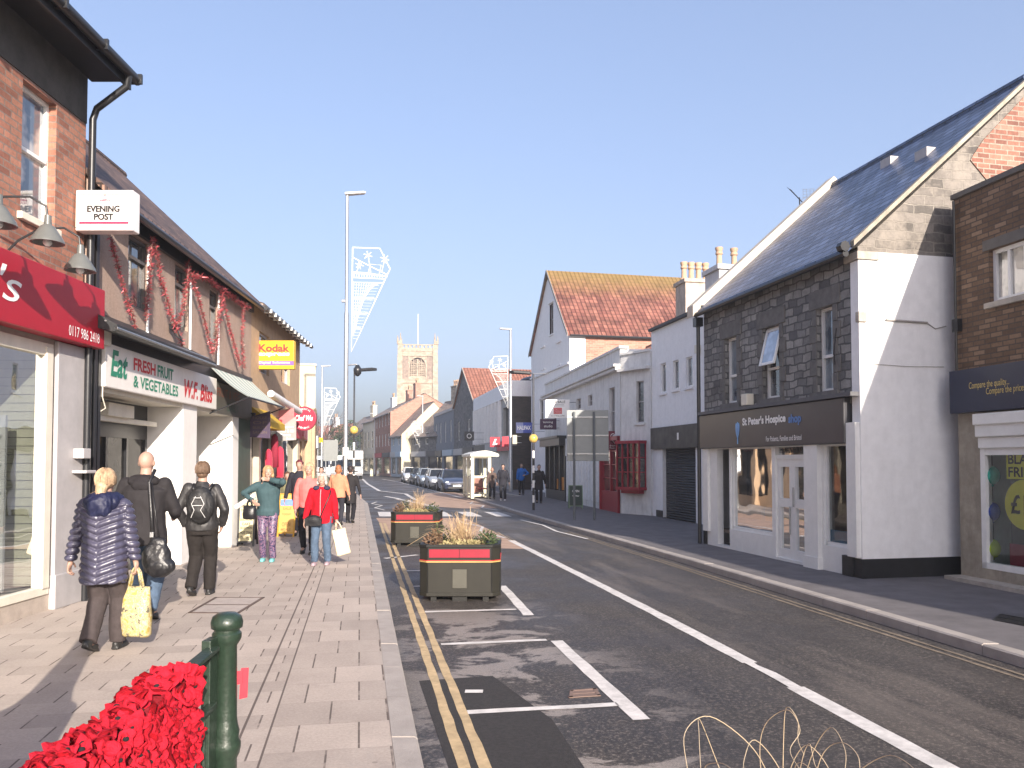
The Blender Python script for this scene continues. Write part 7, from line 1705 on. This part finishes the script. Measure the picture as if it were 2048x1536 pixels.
# bus shelter
p = W(961, 997, ZP); D = p.y; sw = 75 * D / 1600 * .95; h_ = 2.5
t = thing('bus_shelter', 'small cream bus shelter with a curved white roof at the right kerb', 'shelter', (p.x, D, 0), R(11))
CRM = M('shelter_cream', (.64, .60, .46), .45, var=.04); xl, xr = -.41, .45
mb = MB()
for x_ in (xl, xr):
    for y_ in (0, 1.5, 3.0): mb.box(x_ - .08, x_ + .08, y_ - .06, y_ + .06, 0, 2.15)
for z in (.10, 1.02, 2.02):
    mb.box(xl + .055, xr - .055, -.035, .035, z, z + .12)
    for x_ in (xl, xr): mb.box(x_ - .03, x_ + .03, .05, 2.95, z, z + .10)
mb.build('frame', CRM, t, bevel=.008)
mb = MB(); ra, rb = xl - .12, xr + .45; pr_ = [(ra, 2.1)] + [(ra + (rb - ra) * i / 12, 2.22 + .17 * math.sin(math.pi * i / 12)) for i in range(13)] + [(rb, 2.1)]
mb.prism([(x_, -.2, z_) for x_, z_ in pr_], (0, 3.4, 0)); mb.build('roof', M('shelter_roof', (.66, .65, .58), .4), t)
mb = MB()
for s_ in (0, 1.5): mb.box(xl - .012, xl + .012, s_ + .06, s_ + 1.44, .24, 1.0)
mb.build('lower_panel', CRM, t)
MB().poly([(xl, .0, .2), (xr, .0, .2), (xr, .0, 2.05), (xl, .0, 2.05)]).build('end_pane', GLASS, t); MB().poly([(xl, .05, 1.1), (xl, 2.95, 1.1), (xl, 2.95, 2.05), (xl, .05, 2.05)]).build('side_pane', GLASS, t)
mb = MB(); mb.box(xl + .2, xr - .15, 1.2, 1.24, .25, 1.0); mb.build('poster', M('poster_warm', (.4, .16, .12), .6, var=.5, vs=3), t); mb = MB(); mb.box(xr - .4, xr - .06, .3, 2.7, .45, .5); mb.build('seat', TRED, t)
# small bollards far
for px, lab in ((743, 'left one of two pale keep-left bollards in the far road'), (756, 'right one of two pale keep-left bollards in the far road')):
    q = W(px, 952, ZR); t = thing('traffic_bollard', lab, 'bollard', q, 0, 'traffic island bollards')
    MB().lathe([(.26, 0), (.22, .1), (.2, .8), (.14, .95), (.01, 1.0)], n=14).build('body', M('bollard_cream', (.58, .52, .34), .5), t, smooth=True); MB().box(-.14, .14, -.225, -.19, .3, .75).build('face', KY if False else TWHITE, t)
# distant road signs
q = At(661, 925, 82); t = thing('road_sign', 'pale grey rear of a distant road sign left of the white vans', 'road sign', (q.x, 82, 0)); zz = At(661, 922, 82).z; MB().box(-.75, .75, 0, .04, zz, At(661, 880, 82).z).build('sign_panel', M('sign_pale', (.22, .23, .22), .5), t); MB().tube([(-.5, .08, 0), (-.5, .08, zz + 1)], .05, 6).build('post', GREYP, t); MB().tube([(.5, .08, 0), (.5, .08, zz + 1)], .05, 6).build('post', GREYP, t)
q = At(635, 925, 62); t = thing('road_sign', 'small yellow direction sign high beside the pale block', 'road sign', (q.x, 62, 0)); zz = At(661, 885, 62).z; bd = MB().box(-.4, .4, 0, .03, zz, zz + .38).build('sign_panel', KY, t); MB().tube([(0, .05, 0), (0, .05, zz + .3)], .04, 6).build('post', GREYP, t)
text('TOWN', TBLACK, bd, (-.3, -.004, zz + .12), (1, 0, 0), .6, .14)
# --- flower stand ---
q = W(338, 1118)
t = thing('flower_display', 'red flower display with potted blooms on a crate outside the greengrocer', 'flower stand', (q.x, q.y, 0), R(3))
mb = MB(); mb.box(-.24, .22, -.15, .25, 0, .46); mb.build('crate', M('brown_crate', (.16, .06, .04), .7), t, bevel=.01)
mb = MB(); mb.box(-.1, .24, -.2, -.14, .12, .58); mb.box(-.1, .24, -.2, .22, .50, .55); o = mb.build('red_cloth_cover', M('bright_red_wrap', (.55, .03, .06), .6), t, bevel=.03)
mb = MB(); leafclump(mb, (0, 0, .55), (.24, .18, .25), 260, 0, .06); leafclump(mb, (-.03, -.1, .62), (.22, .12, .18), 110, 1, .05); leafclump(mb, (.0, -.1, .6), (.2, .12, .16), 40, 2, .05)
mb.build('flowers', [M('leaf_mid', (.06, .14, .04), .6), M('petal_red', (.62, .03, .04), .6), M('petal_yellow', (.75, .55, .08), .6)], t, fix=False)['kind'] = 'stuff'
mb = MB(); mb.box(-.3, -.24, -.1, .1, 0, .7); mb.box(-.3, .3, .26, .29, .55, 1.0); mb.build('rack', BLACKP, t)
q = W(376, 1120); o = bag('black_sack', 'black rubbish sack slumped against the white pier', (q.x, q.y + .1, .40), .26, .40, .26, BLK, handles=0)
# --- behind-camera column whose shadow falls across the left pavement ---
t = thing('lamp_column', 'broad tapering lamp column just outside the left edge, seen only by its shadow', 'lamp', (-2.52, 3.35, 0))
MB().lathe([(.26, 0), (.26, .95), (.20, 1.0), (.15, 1.15), (.11, 1.6), (.08, 2.6), (.07, 5.5)], n=18).build('column', DGREEN, t, smooth=True)
# ================= VEHICLES =================
TYRE = M('tyre', (.02, .02, .02), .85); RIM = M('alloy', (.4, .4, .42), .3, met=.8); CGL = pane_mat('car_glass', (.008, .010, .012), (.02, .02, .02)); CGL.node_tree.nodes['Principled BSDF'].inputs['Coat Weight'].default_value = .2; LENS = M('headlight_glass', (.65, .68, .7), .1, var=.02, bump=0, coat=1)
def car(lab, x, y, rz, col, kind='hatch', plate=True):
    t = thing('parked_car', lab, 'car', (x, y, ZR), rz, 'cars parked along the right kerb'); Lh, Wd = 2.05, .86
    paint = M('car_paint_%02d%02d%02d' % tuple(int(v * 99) for v in col), col, .3, met=.35, var=.03, bump=0, coat=1)
    # sections along length (local -y = front): (y, half width, z bottom, z belt)
    S_ = [(-2.05, .62, .32, .55), (-1.98, .76, .24, .68), (-1.7, .84, .2, .80), (-1.1, .86, .2, .93), (-.6, .865, .2, .97), (.6, .865, .2, .98), (1.5, .85, .2, 1.0), (1.9, .80, .24, .98), (2.0, .68, .34, .82)]
    mb = MB(); vs = []
    for y_, w_, zb, zt in S_: vs += [(-w_ * .92, y_, zb), (-w_, y_, zb + .16), (-w_, y_, zt - .12), (-w_ * .88, y_, zt), (0, y_, zt + .035), (w_ * .88, y_, zt), (w_, y_, zt - .12), (w_, y_, zb + .16), (w_ * .92, y_, zb)]
    n = 9; k = len(S_); fs = [(i * n + j, i * n + (j + 1) % n, (i + 1) * n + (j + 1) % n, (i + 1) * n + j) for i in range(k - 1) for j in range(n)] + [tuple(range(n)), tuple((k - 1) * n + j for j in range(n))]
    mb.add(vs, fs); bo = mb.build('body', paint, t, smooth=True)
    G = [(-1.15, .74, .93), (-.45, .62, 1.42), (.3, .62, 1.47), (1.2, .62, 1.42), (1.85, .72, .98)]
    mb = MB(); vs = []
    for y_, w_, z_ in G: vs += [(-w_ if z_ > 1 else -w_ * 1.05, y_, z_ - .02), (w_ if z_ > 1 else w_ * 1.05, y_, z_ - .02)]
    base = [(-.80, y_, .93) for y_, _, _ in G] + [(.80, y_, .93) for y_, _, _ in G]
    mb.add(vs, [(2 * i, 2 * i + 1, 2 * i + 3, 2 * i + 2) for i in range(4)]); m0 = len(mb.v)
    mb.add(vs[0::2] + base[:5], [(i, i + 1, 6 + i, 5 + i) for i in range(4)]); mb.add(vs[1::2] + base[5:], [(i, i + 1, 6 + i, 5 + i) for i in range(4)]); mb.build('glasshouse', CGL, t)
    mb = MB(); mb.prism([(-.60, -.42, 1.41), (.60, -.42, 1.41), (.61, .3, 1.46), (.60, 1.2, 1.41), (-.60, 1.2, 1.41), (-.61, .3, 1.46)], (0, 0, .03))
    for s in (-1, 1):
        mb.tube([(s * .80, -1.12, .93), (s * .61, -.42, 1.42)], .035, 6); mb.tube([(s * .62, .35, 1.45), (s * .82, .4, .95)], .035, 6); mb.tube([(s * .61, 1.2, 1.41), (s * .80, 1.8, .96)], .045, 6)
    mb.build('roof', paint, t, smooth=True)
    for s in (-1, 1):
        q = MB(); q.sph((s * .60, -1.93, .64), (.15, .09, .085), 12); q.build('headlight', LENS, t, smooth='all')
        q = MB(); q.sph((s * .94, -.78, 1.02), (.09, .06, .06), 10); q.build('wing_mirror', paint, t, smooth='all')
        for yy in (-1.28, 1.28):
            q = MB(); q.tube([(s * .68, yy, .31), (s * .88, yy, .31)], .31, 20); wh = q.build('wheel', TYRE, t, smooth=True); q = MB(); q.tube([(s * .87, yy, .31), (s * .893, yy, .31)], .19, 14); q.build('rim', RIM, wh)
    mb = MB(); mb.box(-.42, .42, -2.07, -2.0, .50, .60); mb.box(-.55, .55, -2.06, -1.96, .26, .38); mb.build('grille', BLACKP, t)
    q = MB().box(-.26, .26, -2.09, -2.07, .385, .485).build('number_plate', WHITEP, t); return t
sl_ = math.atan2(.22, 1)
for lab, px, D, col in (('dark blue car parked nearest behind the bus shelter', 905, 50.6, (.03, .04, .08)), ('silver car parked second behind the shelter', 877, 56.2, (.40, .42, .45)), ('silver-blue estate parked third in the row', 857, 62, (.25, .30, .36)), ('dark grey car parked fourth in the row', 842, 68, (.04, .045, .05)), ('white car parked farthest down the row', 823, 74.5, (.75, .75, .75))):
    q = At(px, 925, D + 2); car(lab, q.x, D + 2, sl_, col)
def van(lab, x, y, rz, h=3.0, luton=True):
    t = thing('van', lab, 'van', (x, y, ZR), rz, 'white box vans coming down the street')
    VW = M('van_white', (.80, .80, .78), .35, var=.02, bump=0, coat=.4)
    MB().box(-1.08, 1.08, -.3 if luton else .1, 4.6, .55, h).build('box_body', VW, t, bevel=.06)
    mb = MB(); mb.prism([(-.98, -2.0, .45), (-.98, -2.0, 1.15), (-.98, -1.35, 1.35), (-.98, -.55, 2.2), (-.98, .1, 2.3), (-.98, .1, .45)], (1.96, 0, 0)); mb.build('cab', VW, t, bevel=.06)
    MB().prism([(-.86, -1.34, 1.42), (.86, -1.34, 1.42), (.80, -.66, 2.16), (-.80, -.66, 2.16)], (0, -.05, .05)).build('windscreen', CGL, t)
    mb = MB(); mb.box(-.95, .95, -2.06, -1.9, .4, .72); mb.build('bumper', M('grey_bumper', (.2, .2, .21), .6), t, bevel=.03); MB().box(-.5, .5, -2.05, -2.0, .82, 1.0).build('grille', BLACKP, t); MB().box(-.26, .26, -2.08, -2.06, .5, .6).build('number_plate', WHITEP, t)
    for s in (-1, 1):
        MB().sph((s * .78, -2.0, .92), (.16, .07, .11), 10).build('headlight', LENS, t, smooth='all'); MB().box(s * 1.05, s * 1.2, -1.1, -1.0, 1.4, 1.75).build('wing_mirror', BLACKP, t)
        for yy in (-1.2, 3.4): wh = MB().tube([(s * .75, yy, .36), (s * 1.0, yy, .36)], .36, 18).build('wheel', TYRE, t, smooth=True); MB().tube([(s * .99, yy, .36), (s * 1.01, yy, .36)], .2, 12).build('rim', RIM, wh)
    if luton: MB().box(-1.08, 1.08, -1.0, -.3, 2.25, h).build('luton', VW, t, bevel=.08)
    return t
q = At(707, 925, 93); van('white box van in front, its cab and overhanging box facing the camera', q.x, 93, R(12), 3.25)
q = At(677, 925, 97); van('second white van behind and left of the box van', q.x, 97, R(12), 2.75, False)
q = At(640, 925, 84); t = van('pale blue and white van half hidden left of the two white vans', q.x, 84, R(14), 2.6, False)
# ================= TREES =================
def tree(lab, x, y, h, r, dens=2600, leaf=True, col=(.035, .06, .025), seed=1, name='tree'):
    rnd = random.Random(seed); t = thing(name, lab, 'tree', (x, y, 0), 0, 'trees at the far end of the street'); mb = MB(); tips = []
    mb.tube([(0, 0, 0), (.1, 0, h * .3), (0, .1, h * .55)], [h * .035, h * .025, h * .018], 8)
    def br(p, d, l, rr, n):
        q = p + d * l; mb.tube([p, p.lerp(q, .5) + Vector((rnd.gauss(0, .04 * l), rnd.gauss(0, .04 * l), 0)), q], [rr, rr * .8, rr * .55], 5); tips.append(q)
        if n > 0:
            for _ in range(3): br(q, (d + Vector((rnd.gauss(0, .5), rnd.gauss(0, .5), rnd.gauss(.12, .25)))).normalized(), l * .68, rr * .55, n - 1)
    for i in range(6): a = i * 1.05 + rnd.random(); br(Vector((0, 0, h * (.3 + .05 * i))), Vector((math.cos(a) * .8, math.sin(a) * .8, .7)).normalized(), h * .2, h * .012, 3)
    mb.build('trunk', M('bark', (.10, .075, .06), .9), t, fix=False)
    if leaf:
        mb = MB(); cl = [(Vector((rnd.uniform(-1, 1) * r * .75, rnd.uniform(-1, 1) * r * .75, h * rnd.uniform(.18, .92))), r * rnd.uniform(.22, .45)) for _ in range(26)]
        for c, cr in cl:
            f_ = 1 - abs(c.z / h - .45) * .9; c = Vector((c.x * f_, c.y * f_, c.z))
            for _ in range(dens // 26):
                d = Vector((rnd.gauss(0, 1), rnd.gauss(0, 1), rnd.gauss(0, 1))).normalized(); p = c + d * cr * rnd.uniform(.6, 1.05); a = d.orthogonal().normalized(); b = (d + a * rnd.gauss(0, .8)).normalized(); s = rnd.uniform(.16, .34)
                mb.poly([p, p + a * s * .5 + b * s * .4, p + b * s, p - a * s * .5 + b * s * .4])
        mb.build('crown', M('crown_green_%d' % int(col[1] * 100), col, .8, var=.5, vs=1.2, bump=0), t, fix=False)
    return t
q = At(687, 925, 125); tree('dark evergreen tree behind the white vans', q.x, 125, 8.2, 3.0, seed=2)
q = At(718, 925, 150); tree('second dark green tree right of the evergreen, behind the beacon pole', q.x, 150, 6.5, 3.6, seed=5)
q = At(655, 925, 120); tree('bare winter tree left of the dark evergreen', q.x, 120, 10.5, 3, leaf=False, seed=7, name='bare_tree')
q = At(735, 925, 175); tree('bare winter tree showing between the terraces and the beacon pole', q.x, 175, 10, 3, leaf=False, seed=8, name='bare_tree')
q = At(640, 925, 150); tree('bushy grey-green tree beyond the distant road sign', q.x, 150, 7, 4, col=(.09, .09, .06), seed=11)

# ================= HAZE =================
hz = MB().box(-160, 70, -40, 300, -1.2, 45).build('haze', [])
hm = bpy.data.materials.new('thin_haze'); hm.use_nodes = True; hn = hm.node_tree; hn.nodes.clear()
ho = hn.nodes.new('ShaderNodeOutputMaterial'); hv = hn.nodes.new('ShaderNodeVolumePrincipled'); hv.inputs['Color'].default_value = (.86, .90, 1, 1); hv.inputs['Density'].default_value = .0010; hv.inputs['Anisotropy'].default_value = .1
hn.links.new(hv.outputs[0], ho.inputs['Volume']); hz.data.materials.append(hm); hz['kind'] = 'stuff'
